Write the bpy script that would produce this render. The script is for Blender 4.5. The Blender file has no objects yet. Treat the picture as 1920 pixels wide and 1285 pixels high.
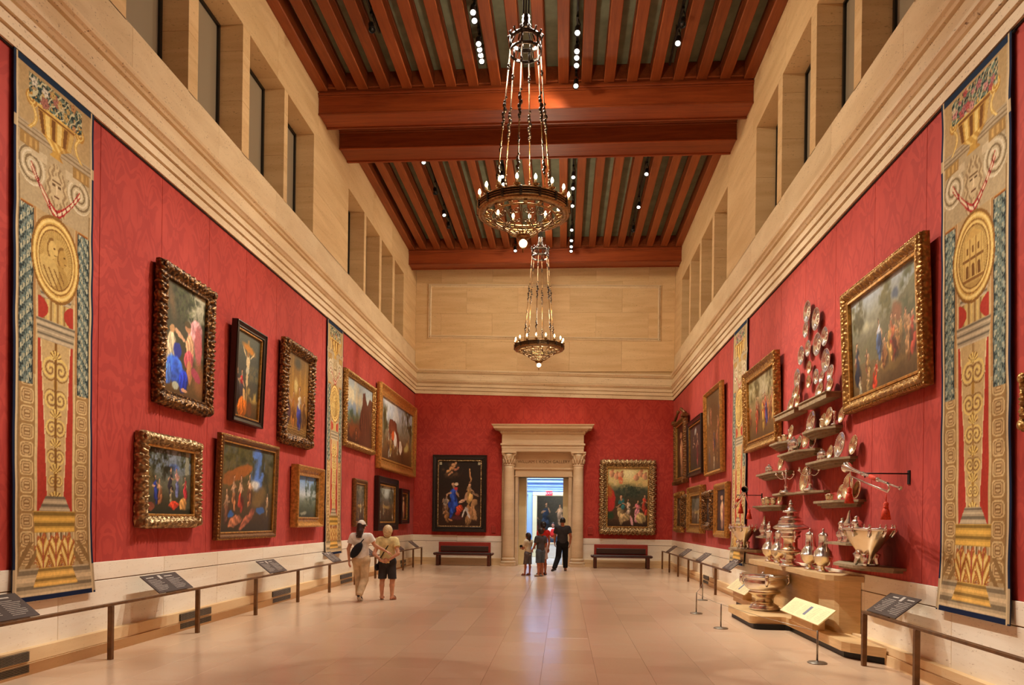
import bpy, math, random
import numpy as np
from mathutils import Matrix, Vector

# ------------------------------------------------------------------ camera, world, lamps, exposure
SC = bpy.context.scene
COL = SC.collection
random.seed(7)
RNG = np.random.default_rng(11)
PI = math.pi

EYE = 1.65
YAW, ROLL = 0.0711, 0.013
FPX = 1350.0                                   # focal length on a 1920 px wide frame


def make_camera():
    cam = bpy.data.cameras.new('camera')
    cam.sensor_width = 36.0
    cam.lens = FPX / 1920 * 36.0
    cam.shift_y = (976.1 - 642.5) / 1920       # rising front, so the walls stay upright
    cam.clip_end = 200
    o = bpy.data.objects.new('camera', cam)
    f = Vector((-math.sin(YAW), math.cos(YAW), 0))
    r = Vector((math.cos(YAW), math.sin(YAW), 0))
    u = Vector((0, 0, 1))
    c, s = math.cos(ROLL), math.sin(ROLL)
    r2, u2 = c * r + s * u, -s * r + c * u
    m = Matrix((r2, u2, -f)).transposed().to_4x4()
    m.translation = (0, 0, EYE)
    o.matrix_world = m
    COL.objects.link(o)
    SC.camera = o


make_camera()
vs = SC.view_settings
vs.view_transform = 'Standard'
vs.look = 'None'
vs.exposure = 0.0
vs.gamma = 1.0
vs.use_curve_mapping = False
SC.cycles.use_denoising = True
SC.cycles.max_bounces = 7
SC.cycles.diffuse_bounces = 4
SC.cycles.glossy_bounces = 3
SC.cycles.transmission_bounces = 3
SC.cycles.caustics_reflective = False
SC.cycles.caustics_refractive = False
SC.cycles.sample_clamp_indirect = 4.0
SC.cycles.sample_clamp_direct = 20.0

wd = bpy.data.worlds.new('night_outside')
wd.use_nodes = True
wd.node_tree.nodes['Background'].inputs[0].default_value = (.55, .6, .7, 1)
wd.node_tree.nodes['Background'].inputs[1].default_value = 0.05
SC.world = wd

# the room: x across, y away from the camera, z up
XL, XR, YB, YN = -5.55, 3.93, 26.35, -5.0
RED_T = {'l': 6.31, 'r': 6.06}
RED_B = {'l': 1.085, 'r': 1.01}
SILL = {'l': 7.88, 'r': 7.66}
HEAD = {'l': 10.05, 'r': 9.95}
JOIST_Z, PANEL_Z = 11.12, 11.48
WARM = (1.0, .80, .56)
NEUT = (1.0, .945, .84)


def lamp(name, kind, loc, power, color=WARM, size=.1, target=None, angle=60, blend=.8, size_y=None, spread=None):
    d = bpy.data.lights.new(name, kind)
    d.energy = power
    d.color = color
    if kind == 'AREA':
        d.shape = 'RECTANGLE' if size_y else 'SQUARE'
        d.size = size
        if size_y:
            d.size_y = size_y
        if spread:
            d.spread = math.radians(spread)
    else:
        d.shadow_soft_size = size
    if kind == 'SPOT':
        d.spot_size = math.radians(angle)
        d.spot_blend = blend
    o = bpy.data.objects.new(name, d)
    o.location = loc
    if target is not None:
        o.rotation_euler = (Vector(target) - Vector(loc)).to_track_quat('-Z', 'Y').to_euler()
    COL.objects.link(o)
    return o


WASH = 2150
FLOOD, FCOL = 300, (1.0, .84, .60)
# the track spots: each washes a stretch of wall from further down the room, as the picture shadows tell
for yy in (6.5, 9.3, 12.1, 14.9, 18.6, 21.4, 24.4):
    lamp('track_or_fill_spot', 'SPOT', (.15, yy, 10.85), WASH * 1.0, NEUT, .045, (XL, yy - 4.2, 2.6), 42, 1.0)
    lamp('track_or_fill_spot', 'SPOT', (-1.77, yy, 10.85), WASH * 1.15, NEUT, .045, (XR, yy - 4.2, 2.4), 42, 1.0)
lamp('track_or_fill_spot', 'SPOT', (-3.7, 20.6, 10.85), 1000, NEUT, .05, (-3.9, YB, 2.0), 34, 1.0)
lamp('track_or_fill_spot', 'SPOT', (2.1, 20.4, 10.85), 1000, NEUT, .05, (2.4, YB, 2.0), 34, 1.0)
lamp('track_or_fill_spot', 'SPOT', (.15, 21.5, 10.85), 700, NEUT, .05, (-.8, YB, 2.5), 36, 1.0)
lamp('track_or_fill_spot', 'SPOT', (-1.77, 14.1, 10.85), 1700, NEUT, .045, (3.8, 11.4, 2.4), 36, 1.0)
lamp('track_or_fill_spot', 'SPOT', (2.1, 14.1, 10.85), 900, NEUT, .05, (3.6, 11.6, 1.4), 34, 1.0)
# added fill floods to brighten the stone above the cornice and the end wall
for yy in (8.0, 12.6, 15.1, 19.6, 23.5):
    lamp('fill_flood', 'SPOT', (-1.77, yy - .9, 10.8), FLOOD, FCOL, .12, (XR, yy + 1.0, 7.6), 120, 1.0)
    lamp('fill_flood', 'SPOT', (.15, yy, 10.8), FLOOD, FCOL, .12, (XL, yy + 1.0, 7.6), 120, 1.0)
lamp('fill_flood', 'SPOT', (-.8, 19.0, 10.6), FLOOD * 1.1, FCOL, .12, (-.8, YB, 8.6), 90, 1.0)
# floor pools
for yy in (8.5, 14.3, 20.0, 24.0):
    lamp('track_or_fill_spot', 'SPOT', (.15, yy, 10.85), 1300, NEUT, .05, (-.6, yy - 1.0, 0), 70, 1.0)
lamp('track_or_fill_spot', 'SPOT', (-1.77, 8.6, 10.85), 900, NEUT, .05, (-3.8, 14.3, .9), 26, 1.0)  # added fill spot to brighten the backs of the two women
lamp('track_or_fill_spot', 'SPOT', (.15, 16.9 + 2.5, 10.85), 800, NEUT, .05, (-.7, 21.8, .9), 26, 1.0)  # added fill spot, brightens the small group before the doorway
# the blue hall beyond the doorway
lamp('hall_lamp', 'AREA', (-.8, 31.0, 5.2), 420, (.84, .91, 1.0), 3.0, (-.8, 31.2, 0))
lamp('hall_lamp', 'AREA', (.4, 35.6, 4.4), 110, (1, .9, .75), 1.5, (-.2, 36.8, 1))


# ------------------------------------------------------------------ helpers
def lin(c):
    a = np.asarray(c, float) / 255.0
    return np.where(a <= .04045, a / 12.92, ((a + .055) / 1.055) ** 2.4)


def tag(o, label=None, cat=None, group=None, kind=None):
    if label: o['label'] = label
    if cat: o['category'] = cat
    if group: o['group'] = group
    if kind: o['kind'] = kind
    return o


def empty(name, loc=(0, 0, 0), rz=0.0, label=None, cat=None, group=None, kind=None, rx=0.0):
    o = bpy.data.objects.new(name, None)
    o.empty_display_size = .1
    o.location = loc
    o.rotation_euler = (rx, 0, rz)
    COL.objects.link(o)
    return tag(o, label, cat, group, kind)


class MB:
    def __init__(self):
        self.v, self.f, self.s = [], [], []
        self.M = None

    def add(self, v, f, smooth=False):
        n = len(self.v)
        if self.M is not None:
            v = [self.M @ Vector(p) for p in v]
        self.v += [tuple(p) for p in v]
        self.f += [tuple(i + n for i in q) for q in f]
        self.s += [smooth] * len(f)
        return self

    def box(self, x0, x1, y0, y1, z0, z1):
        v = [(x0, y0, z0), (x1, y0, z0), (x1, y1, z0), (x0, y1, z0), (x0, y0, z1), (x1, y0, z1), (x1, y1, z1), (x0, y1, z1)]
        return self.add(v, [(0, 3, 2, 1), (4, 5, 6, 7), (0, 1, 5, 4), (1, 2, 6, 5), (2, 3, 7, 6), (3, 0, 4, 7)])

    def bev(self, x0, x1, y0, y1, z0, z1, b=.004):
        """box with chamfered edges"""
        v, idx = [], {}
        X, Y, Z = (x0, x1), (y0, y1), (z0, z1)
        sg = lambda i: 1 - 2 * i
        for i in (0, 1):
            for j in (0, 1):
                for k in (0, 1):
                    for a in range(3):
                        p = [X[i], Y[j], Z[k]]
                        for q, t in ((0, i), (1, j), (2, k)):
                            if q != a:
                                p[q] += b * sg(t)
                        idx[i, j, k, a] = len(v)
                        v.append(tuple(p))
        f = []
        for a in range(3):
            o1, o2 = (a + 1) % 3, (a + 2) % 3
            for t in (0, 1):
                q = []
                for (m, n) in ((0, 0), (1, 0), (1, 1), (0, 1)):
                    key = [0, 0, 0]; key[a] = t; key[o1] = m; key[o2] = n
                    q.append(idx[tuple(key) + (a,)])
                f.append(q if t else q[::-1])
        for a in range(3):
            o1, o2 = (a + 1) % 3, (a + 2) % 3
            for m in (0, 1):
                for n in (0, 1):
                    k0 = [0, 0, 0]; k0[o1] = m; k0[o2] = n
                    k1 = list(k0); k1[a] = 1
                    q = [idx[tuple(k0) + (o1,)], idx[tuple(k1) + (o1,)], idx[tuple(k1) + (o2,)], idx[tuple(k0) + (o2,)]]
                    f.append(q if (m == n) else q[::-1])
        for key in [(i, j, k) for i in (0, 1) for j in (0, 1) for k in (0, 1)]:
            q = [idx[key + (0,)], idx[key + (1,)], idx[key + (2,)]]
            f.append(q if sum(key) % 2 else q[::-1])
        return self.add(v, f)

    def prism(self, poly, z0, z1):
        n = len(poly)
        v = [(x, y, z0) for x, y in poly] + [(x, y, z1) for x, y in poly]
        return self.add(v, [tuple(range(n))[::-1], tuple(range(n, 2 * n))] + [(i, (i + 1) % n, n + (i + 1) % n, n + i) for i in range(n)])

    def loft(self, rings, closed_ring=True, caps=True, smooth=False):
        n = len(rings[0])
        v = [p for r in rings for p in r]
        f = []
        for a in range(len(rings) - 1):
            for i in range(n if closed_ring else n - 1):
                j = (i + 1) % n
                f.append((a * n + i, a * n + j, (a + 1) * n + j, (a + 1) * n + i))
        if caps and closed_ring:
            f += [tuple(range(n))[::-1], tuple(range((len(rings) - 1) * n, len(rings) * n))]
        return self.add(v, f, smooth)

    def lathe(self, prof, n=24, c=(0, 0, 0), axis='z', sy=1.0, smooth=True, flute=0, fl_amp=0.0):
        """prof: (r, h) pairs"""
        v, f = [], []
        for r, h in prof:
            for i in range(n):
                a = 2 * PI * i / n
                rr = r * (1 + fl_amp * math.cos(flute * a)) if flute else r
                x, y = rr * math.cos(a), rr * math.sin(a) * sy
                p = (x, y, h) if axis == 'z' else ((x, h, y) if axis == 'y' else (h, x, y))
                v.append((p[0] + c[0], p[1] + c[1], p[2] + c[2]))
        for k in range(len(prof) - 1):
            for i in range(n):
                j = (i + 1) % n
                q = (k * n + i, k * n + j, (k + 1) * n + j, (k + 1) * n + i)
                f.append(q if axis != 'y' else q[::-1])
        m = len(prof) - 1
        ring = prof[0] == prof[m]                     # a closed section is a hoop: no discs
        if prof[0][0] > 1e-4 and not ring: f.append(tuple(range(n))[::-1])
        if prof[m][0] > 1e-4 and not ring: f.append(tuple(range(m * n, m * n + n)))
        return self.add(v, f, smooth)

    def tube(self, pts, r, n=8, cap=True, closed=False):
        P = [Vector(p) for p in pts]
        m = len(P)
        R = r if isinstance(r, (list, tuple)) else [r] * m
        rings = []
        nx = None
        for i in range(m):
            if closed:
                d = P[(i + 1) % m] - P[i - 1]
            else:
                d = P[min(i + 1, m - 1)] - P[max(i - 1, 0)]
            d.normalize()
            if nx is None:
                nx = d.orthogonal().normalized()
            else:
                nx = (nx - d * nx.dot(d))
                nx = nx.normalized() if nx.length > 1e-6 else d.orthogonal().normalized()
            b = d.cross(nx)
            rings.append([P[i] + (nx * math.cos(2 * PI * k / n) + b * math.sin(2 * PI * k / n)) * R[i] for k in range(n)])
        if closed:
            rings.append(rings[0])
        return self.loft(rings, True, cap and not closed, True)

    def ball(self, c, r, n=12, m=8, s=(1, 1, 1)):
        prof = [(math.sin(PI * k / m) * r, -math.cos(PI * k / m) * r) for k in range(m + 1)]
        v, f = [], []
        for q, h in prof:
            for i in range(n):
                a = 2 * PI * i / n
                v.append((c[0] + q * math.cos(a) * s[0], c[1] + q * math.sin(a) * s[1], c[2] + h * s[2]))
        for k in range(m):
            for i in range(n):
                j = (i + 1) % n
                f.append((k * n + i, k * n + j, (k + 1) * n + j, (k + 1) * n + i))
        return self.add(v, f, True)

    def mesh(self, name, mat=None):
        me = bpy.data.meshes.new(name)
        me.from_pydata(self.v, [], self.f)
        me.polygons.foreach_set('use_smooth', self.s)
        if mat: me.materials.append(mat)
        me.update()
        return me

    def build(self, name, mat=None, parent=None, label=None, cat=None, group=None, kind=None, loc=None, rz=0.0):
        return link(name, self.mesh(name, mat), parent, label, cat, group, kind, loc, rz)


def link(name, me, parent=None, label=None, cat=None, group=None, kind=None, loc=None, rz=0.0, rx=0.0):
    o = bpy.data.objects.new(name, me)
    if parent: o.parent = parent
    if loc is not None: o.location = loc
    if rz or rx: o.rotation_euler = (rx, 0, rz)
    COL.objects.link(o)
    return tag(o, label, cat, group, kind)


def copy_tree(o, parent=None):
    c = o.copy()
    COL.objects.link(c)
    c.parent = parent
    for ch in list(o.children):
        copy_tree(ch, c)
    return c


def grid_mesh(name, P, colors=None, mat=None, smooth=True):
    """P: (h, w, 3) points -> quad mesh with a point colour attribute"""
    h, w = P.shape[:2]
    me = bpy.data.meshes.new(name)
    idx = np.arange(h * w).reshape(h, w)
    q = np.stack([idx[:-1, :-1], idx[:-1, 1:], idx[1:, 1:], idx[1:, :-1]], -1).reshape(-1, 4)
    return raw_mesh(name, P.reshape(-1, 3), q, None if colors is None else colors.reshape(-1, 3), mat, smooth)


def raw_mesh(name, V, Q, colors=None, mat=None, smooth=True):
    me = bpy.data.meshes.new(name)
    k = Q.shape[1]
    me.vertices.add(len(V)); me.vertices.foreach_set('co', np.asarray(V, np.float32).ravel())
    me.loops.add(Q.size); me.loops.foreach_set('vertex_index', Q.astype(np.int32).ravel())
    me.polygons.add(len(Q)); me.polygons.foreach_set('loop_start', np.arange(0, Q.size, k, dtype=np.int32))
    me.polygons.foreach_set('use_smooth', np.full(len(Q), smooth))
    me.update(calc_edges=True)
    if colors is not None:
        at = me.color_attributes.new('paint', 'FLOAT_COLOR', 'POINT')
        at.data.foreach_set('color', np.concatenate([colors, np.ones((len(colors), 1))], 1).astype(np.float32).ravel())
    if mat: me.materials.append(mat)
    return me


# ------------------------------------------------------------------ materials
class NT:
    def __init__(self, name):
        self.m = bpy.data.materials.new(name)
        self.m.use_nodes = True
        self.t = self.m.node_tree
        self.b = self.t.nodes['Principled BSDF']

    def n(self, typ, **kw):
        o = self.t.nodes.new(typ)
        for k, v in kw.items():
            if k in o.inputs: o.inputs[k].default_value = v
            else: setattr(o, k, v)
        return o

    def l(self, a, b): self.t.links.new(a, b)

    def coord(self, kind='Object', scale=(1, 1, 1), loc=(0, 0, 0)):
        tc = self.n('ShaderNodeTexCoord')
        mp = self.n('ShaderNodeMapping')
        mp.inputs['Scale'].default_value = scale
        mp.inputs['Location'].default_value = loc
        self.l(tc.outputs[kind], mp.inputs['Vector'])
        return mp.outputs[0]

    def noise(self, vec, scale, detail=4, rough=.55, dist=0.0):
        n = self.n('ShaderNodeTexNoise', Scale=scale, Detail=detail, Roughness=rough, Distortion=dist)
        self.l(vec, n.inputs['Vector'])
        return n.outputs['Fac']

    def ramp(self, fac, stops):
        r = self.n('ShaderNodeValToRGB')
        e = r.color_ramp.elements
        while len(e) < len(stops): e.new(.5)
        for i, (p, c) in enumerate(stops):
            e[i].position = p
            e[i].color = (c, c, c, 1) if isinstance(c, (int, float)) else tuple(lin(c)) + (1,)
        self.l(fac, r.inputs[0])
        return r.outputs[0]

    def mix(self, fac, a, b, mode='MIX'):
        m = self.n('ShaderNodeMix', data_type='RGBA', blend_type=mode)
        for sock, val in ((m.inputs[0], fac), (m.inputs[6], a), (m.inputs[7], b)):
            if isinstance(val, bpy.types.NodeSocket): self.l(val, sock)
            elif isinstance(val, (int, float)): sock.default_value = val
            else: sock.default_value = tuple(lin(val)) + (1,)
        return m.outputs[2]

    def math(self, op, a, b=0.0):
        m = self.n('ShaderNodeMath', operation=op)
        for sock, val in ((m.inputs[0], a), (m.inputs[1], b)):
            if isinstance(val, bpy.types.NodeSocket): self.l(val, sock)
            else: sock.default_value = val
        return m.outputs[0]

    def bump(self, h, strength=.3, dist=.01):
        b = self.n('ShaderNodeBump', Strength=strength, Distance=dist)
        self.l(h, b.inputs['Height'])
        self.l(b.outputs[0], self.b.inputs['Normal'])

    def out(self, color=None, rough=.5, metal=0.0, spec=.5, **kw):
        if color is not None:
            if isinstance(color, bpy.types.NodeSocket): self.l(color, self.b.inputs['Base Color'])
            else: self.b.inputs['Base Color'].default_value = tuple(lin(color)) + (1,)
        if isinstance(rough, bpy.types.NodeSocket): self.l(rough, self.b.inputs['Roughness'])
        else: self.b.inputs['Roughness'].default_value = rough
        self.b.inputs['Metallic'].default_value = metal
        self.b.inputs['Specular IOR Level'].default_value = spec
        for k, v in kw.items(): self.b.inputs[k].default_value = v
        return self.m


def simple(name, c, rough=.5, metal=0.0, var=.12, scale=30, spec=.5, bump=0.0):
    t = NT(name)
    v = t.coord()
    f = t.noise(v, scale)
    c = np.array(c, float)
    col = t.mix(t.ramp(f, [(.3, 0.0), (.7, 1.0)]), c * (1 - var), np.minimum(c * (1 + var), 255))
    if bump: t.bump(f, bump)
    return t.out(col, rough, metal, spec)


def emissive(name, c, strength):
    t = NT(name)
    t.out(c, .4)
    t.b.inputs['Emission Color'].default_value = tuple(lin(c)) + (1,)
    t.b.inputs['Emission Strength'].default_value = strength
    return t.m


def stone(name, c0, c1, pits=.5, band=(1, 1, 9), rough=.55, pit_c=(120, 88, 58), per_object=.10):
    """travertine: pale beds, darker streaks and small pits"""
    t = NT(name)
    v = t.coord('Object')
    vb = t.coord('Object', band)
    info = t.n('ShaderNodeObjectInfo')
    off = t.n('ShaderNodeVectorMath', operation='ADD')
    t.l(vb, off.inputs[0])
    cb = t.n('ShaderNodeCombineXYZ')
    t.l(t.math('MULTIPLY', info.outputs['Random'], 37.0), cb.inputs[2])
    t.l(t.math('MULTIPLY', info.outputs['Random'], 11.0), cb.inputs[0])
    t.l(cb.outputs[0], off.inputs[1])
    f1 = t.noise(off.outputs[0], .9, 6, .6, .6)
    base = t.mix(t.ramp(f1, [(.32, 0.0), (.68, 1.0)]), c0, c1)
    f2 = t.noise(off.outputs[0], 5.5, 5, .65, .3)
    vp = t.coord('Object', (band[0] * 1.0, band[1] * 1.0, band[2] * .45))
    f3 = t.noise(vp, 34, 3, .6)
    pit = t.math('MULTIPLY', t.ramp(f3, [(.60, 0.0), (.66, 1.0)]), t.ramp(f2, [(.45, 0.0), (.62, 1.0)]))
    col = t.mix(t.math('MULTIPLY', pit, pits), base, pit_c)
    lvl = t.math('ADD', t.math('MULTIPLY', info.outputs['Random'], per_object), 1.0 - per_object * .6)
    hs = t.n('ShaderNodeHueSaturation')
    t.l(lvl, hs.inputs['Value']); t.l(col, hs.inputs['Color'])
    t.bump(t.math('SUBTRACT', t.math('MULTIPLY', f2, .3), pit), .25, .006)
    return t.out(hs.outputs[0], rough, 0, .35)


def damask():
    """red silk: a mirrored ornamental figure, slightly deeper and glossier than its ground"""
    t = NT('red_damask')
    tc = t.n('ShaderNodeTexCoord')
    sp = t.n('ShaderNodeSeparateXYZ')
    t.l(tc.outputs['Object'], sp.inputs[0])
    along = t.math('ADD', sp.outputs[0], sp.outputs[1])
    u = t.math('PINGPONG', along, .36)
    z = sp.outputs[2]
    row = t.math('PINGPONG', z, 1.35)
    cb = t.n('ShaderNodeCombineXYZ')
    t.l(t.math('MULTIPLY', u, 1.0), cb.inputs[0])
    t.l(t.math('MULTIPLY', z, .62), cb.inputs[1])
    t.l(t.math('MULTIPLY', row, .15), cb.inputs[2])
    f = t.noise(cb.outputs[0], 3.2, 2.5, .55, 1.1)
    fig = t.math('PINGPONG', t.math('MULTIPLY', f, 5.0), .5)
    fig = t.ramp(fig, [(.20, 0.0), (.30, 1.0)])
    fine = t.noise(tc.outputs['Object'], 2.0, 5, .6)
    ground = t.mix(t.ramp(fine, [(.3, 0.0), (.7, 1.0)]), (176, 58, 47), (190, 70, 57))
    deep = t.mix(.5, (154, 44, 38), (147, 41, 36))
    col = t.mix(t.math('MULTIPLY', fig, .42), ground, deep)
    t.bump(fig, .06, .004)
    return t.out(col, .66, 0, .16, **{'Sheen Weight': .07, 'Sheen Roughness': .5})


def wood(name, c0, c1, rough=.5, axis=(9, .6, 9), spec=.3):
    t = NT(name)
    v = t.coord('Object', axis)
    f = t.noise(v, 1.2, 6, .6, .8)
    g = t.noise(v, 9.0, 3, .6)
    info = t.n('ShaderNodeObjectInfo')
    col = t.mix(t.ramp(f, [(.3, 0.0), (.72, 1.0)]), c0, c1)
    col = t.mix(t.math('MULTIPLY', t.ramp(g, [(.45, 0.0), (.75, 1.0)]), .25), col, np.array(c0) * .75)
    hs = t.n('ShaderNodeHueSaturation')
    t.l(t.math('ADD', t.math('MULTIPLY', info.outputs['Random'], .30), .86), hs.inputs['Value'])
    t.l(col, hs.inputs['Color'])
    return t.out(hs.outputs[0], rough, 0, spec)


def floor_mat(name, island=False):
    t = NT(name)
    if island:
        rnd = t.n('ShaderNodeNewGeometry').outputs['Random Per Island']
    else:
        rnd = t.n('ShaderNodeObjectInfo').outputs['Random']
    geo = t.n('ShaderNodeNewGeometry')
    cb = t.n('ShaderNodeVectorMath', operation='ADD')
    c3 = t.n('ShaderNodeCombineXYZ')
    t.l(t.math('MULTIPLY', rnd, 90.0), c3.inputs[2])
    t.l(geo.outputs['Position'], cb.inputs[0]); t.l(c3.outputs[0], cb.inputs[1])
    f = t.noise(cb.outputs[0], 1.6, 6, .62, .5)
    g = t.noise(cb.outputs[0], 40, 3, .6)
    base = t.mix(t.ramp(rnd, [(.0, .2), (1.0, .75)]), (212, 180, 148), (224, 194, 162))
    base = t.mix(t.math('MULTIPLY', t.ramp(f, [(.35, 0.0), (.7, 1.0)]), .5), base, (214, 174, 142))
    base = t.mix(t.math('MULTIPLY', t.ramp(g, [(.55, 0.0), (.75, 1.0)]), .12), base, (170, 132, 100))
    rg = t.math('ADD', t.math('MULTIPLY', f, .10), t.math('ADD', t.math('MULTIPLY', rnd, .04), .16))
    return t.out(base, rg, 0, .42)


def silver_mat(name, c=(252, 250, 246), rough=.14, cast=.25):
    t = NT(name)
    v = t.coord('Object')
    f = t.noise(v, 55, 3, .6)
    g = t.noise(v, 6, 3, .5)
    col = t.mix(t.math('MULTIPLY', t.ramp(g, [(.4, 0.0), (.7, 1.0)]), cast), c, (236, 214, 174))
    t.bump(t.ramp(f, [(.45, 0.0), (.6, 1.0)]), .10, .004)
    return t.out(col, rough, .94)


def carved(name, light, dark, metal=.55, rough=.38, scale=26, amount=.8):
    t = NT(name)
    v = t.coord('Object')
    n = t.n('ShaderNodeTexVoronoi', Scale=scale)
    n.feature = 'SMOOTH_F1'
    t.l(v, n.inputs['Vector'])
    f = t.ramp(n.outputs['Distance'], [(.18, 0.0), (.55, 1.0)])
    g = t.noise(v, scale * .8, 4, .6)
    col = t.mix(t.math('MULTIPLY', f, amount), light, dark)
    col = t.mix(t.math('MULTIPLY', t.ramp(g, [(.5, 0.0), (.66, 1.0)]), .6 * amount), col, dark)
    t.bump(t.math('SUBTRACT', g, f), .7, .012)
    return t.out(col, rough, metal, .5)


def paint_mat(name, rough=.45, weave=0.0, spec=.35):
    t = NT(name)
    a = t.n('ShaderNodeAttribute', attribute_name='paint')
    col = a.outputs['Color']
    if weave:
        v = t.coord('Object', (weave, weave, weave))
        w = t.noise(v, 1.0, 2, .6)
        col = t.mix(.22, col, t.ramp(w, [(.25, .25), (.75, 1.0)]), 'MULTIPLY')
        t.bump(w, .15, .003)
    return t.out(col, rough, 0, spec)


M = {}
M['trav_hi'] = stone('travertine_upper', (210, 176, 128), (228, 198, 152), .7, (.55, .55, 5))
M['trav_corn'] = stone('travertine_cornice', (220, 196, 158), (238, 218, 184), .9, (.8, .8, 3.2))
M['trav_lo'] = stone('travertine_wainscot', (238, 222, 196), (250, 240, 220), .55, (.5, .5, 5), pit_c=(140, 104, 74))
M['trav_door'] = stone('travertine_door', (216, 186, 146), (230, 204, 166), .4, (.6, .6, 4))
M['groove'] = simple('stone_joint', (120, 84, 52), .8)
M['damask'] = damask()
M['piping'] = simple('dark_edge_cord', (46, 24, 22), .8)
M['wood_joist'] = wood('joist_wood', (122, 58, 26), (152, 80, 40), .5)
M['wood_beam'] = wood('beam_wood', (122, 52, 23), (154, 74, 34), .45, (.6, 9, 9))
M['panel'] = simple('grey_green_panel', (128, 134, 110), .7, var=.10, scale=3)
M['tile'] = floor_mat('floor_tile')
M['tile_far'] = floor_mat('floor_tile_far', True)
M['grout'] = simple('floor_grout', (150, 112, 82), .7)
M['plinth'] = stone('plinth_stone', (226, 190, 140), (238, 208, 162), .2, (.6, .6, 4))
M['black'] = simple('black_metal', (22, 20, 19), .45, .3)
M['win_frame'] = simple('window_frame_black', (18, 16, 14), .4)
M['iron'] = simple('dark_wrought_iron', (62, 50, 40), .38, .85, .35, 40, bump=.2)
M['gilt'] = simple('pale_gilt_metal', (158, 126, 82), .32, .8, .25, 30, bump=.15)
M['scroll_iron'] = simple('scroll_iron', (118, 96, 72), .35, .85, .3, 40)
M['bronze'] = simple('gilded_bronze', (128, 96, 58), .3, .9, .35, 35, bump=.2)
M['rail'] = simple('brown_bronze_rail', (112, 78, 46), .4, .35, .15, 12)
M['label'] = simple('dark_label_plate', (74, 62, 56), .42, .1, .08, 20)
M['print'] = simple('pale_print', (196, 186, 172), .6)
M['cream'] = simple('cream_label_board', (240, 224, 172), .5, 0, .03, 20)
M['inkprint'] = simple('grey_ink', (214, 198, 150), .6)
M['ink'] = simple('dark_ink', (110, 112, 130), .6)
M['silver'] = silver_mat('polished_silver')
M['silver_warm'] = silver_mat('gilt_silver', (246, 230, 196), .2, .8)
M['shelf'] = simple('olive_stone_shelf', (150, 128, 96), .6, 0, .12, 14)
M['steel'] = simple('brushed_steel_post', (150, 142, 128), .35, .8)
M['gold'] = carved('carved_gold', (206, 158, 84), (92, 54, 24), .6, .36, 24, .55)
M['gold_pale'] = carved('carved_pale_gold', (222, 190, 134), (84, 52, 26), .6, .34, 22, .75)
M['gold_dark'] = carved('carved_dark_gold', (170, 122, 66), (44, 24, 12), .55, .4, 26, .9)
M['gold_plain'] = simple('gilt_moulding', (196, 146, 76), .35, .6, .2, 18)
M['ebony'] = simple('ebonised_wood', (30, 22, 18), .3, 0, .2, 20, spec=.6)
M['brown_frame'] = simple('brown_gilt_frame', (116, 78, 40), .42, .35, .25, 24, bump=.3)
M['paint'] = paint_mat('oil_paint', .42)
M['tapestry'] = paint_mat('woven_tapestry', .85, 160, .1)
M['lining'] = simple('blue_lining', (34, 44, 66), .9)
M['bench_wood'] = wood('bench_wood', (66, 30, 20), (96, 44, 28), .35, (.6, 9, 9), .5)
M['bench_pad'] = simple('bench_leather', (70, 44, 34), .4, 0, .1, 40, bump=.15)
M['bench_red'] = simple('bench_red_back', (158, 48, 36), .45, 0, .1, 30)
M['oak'] = wood('oak_plinth', (196, 158, 108), (220, 186, 136), .45, (.7, .7, 8), .35)
M['red_cord'] = simple('red_cord', (214, 66, 34), .7, 0, .15, 60)
M['blue_wall'] = simple('pale_blue_wall', (158, 190, 236), .7, 0, .03, 3)
M['cream_paint'] = simple('cream_paint', (236, 222, 176), .5, 0, .03, 3)
M['hall_floor'] = simple('hall_floor_stone', (206, 196, 180), .22, 0, .06, 2)
M['bulb'] = emissive('lit_bulb', (255, 226, 170), 14)
M['globe'] = emissive('lit_globe', (255, 232, 190), 9)
M['lens'] = emissive('lit_lens', (255, 244, 226), 10)
M['dead_lens'] = simple('unlit_lens', (120, 118, 116), .15, .6)
M['candle'] = simple('ivory_candle', (226, 206, 160), .5)
M['exit_red'] = emissive('exit_red', (196, 30, 50), .6)
M['exit_white'] = emissive('exit_white', (255, 180, 190), 1.2)
t = NT('grey_window_glass')
M['glass'] = t.out((150, 138, 118), .35, 0, .5)


# ------------------------------------------------------------------ the room: walls
OPEN = {'l': [(8.66, 10.15), (10.43, 11.91), (12.19, 13.74), (13.92, 15.41), (17.95, 19.41), (19.62, 21.06), (21.31, 22.71), (23.0, 24.3)],
        'r': [(8.55, 10.02), (10.27, 11.79), (12.06, 13.59), (13.87, 15.40), (18.05, 19.6), (19.85, 21.4), (21.65, 23.15), (23.4, 24.9)]}
TOPZ = 11.9


def wx(side, d0, d1):
    """x range of something reaching from d0 to d1 out of a side wall"""
    return (XL + d0, XL + d1) if side == 'l' else (XR - d1, XR - d0)


def wbox(mb, side, d0, d1, y0, y1, z0, z1, bev=0):
    a, b = wx(side, d0, d1)
    return mb.bev(a, b, y0, y1, z0, z1, bev) if bev else mb.box(a, b, y0, y1, z0, z1)


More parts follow.
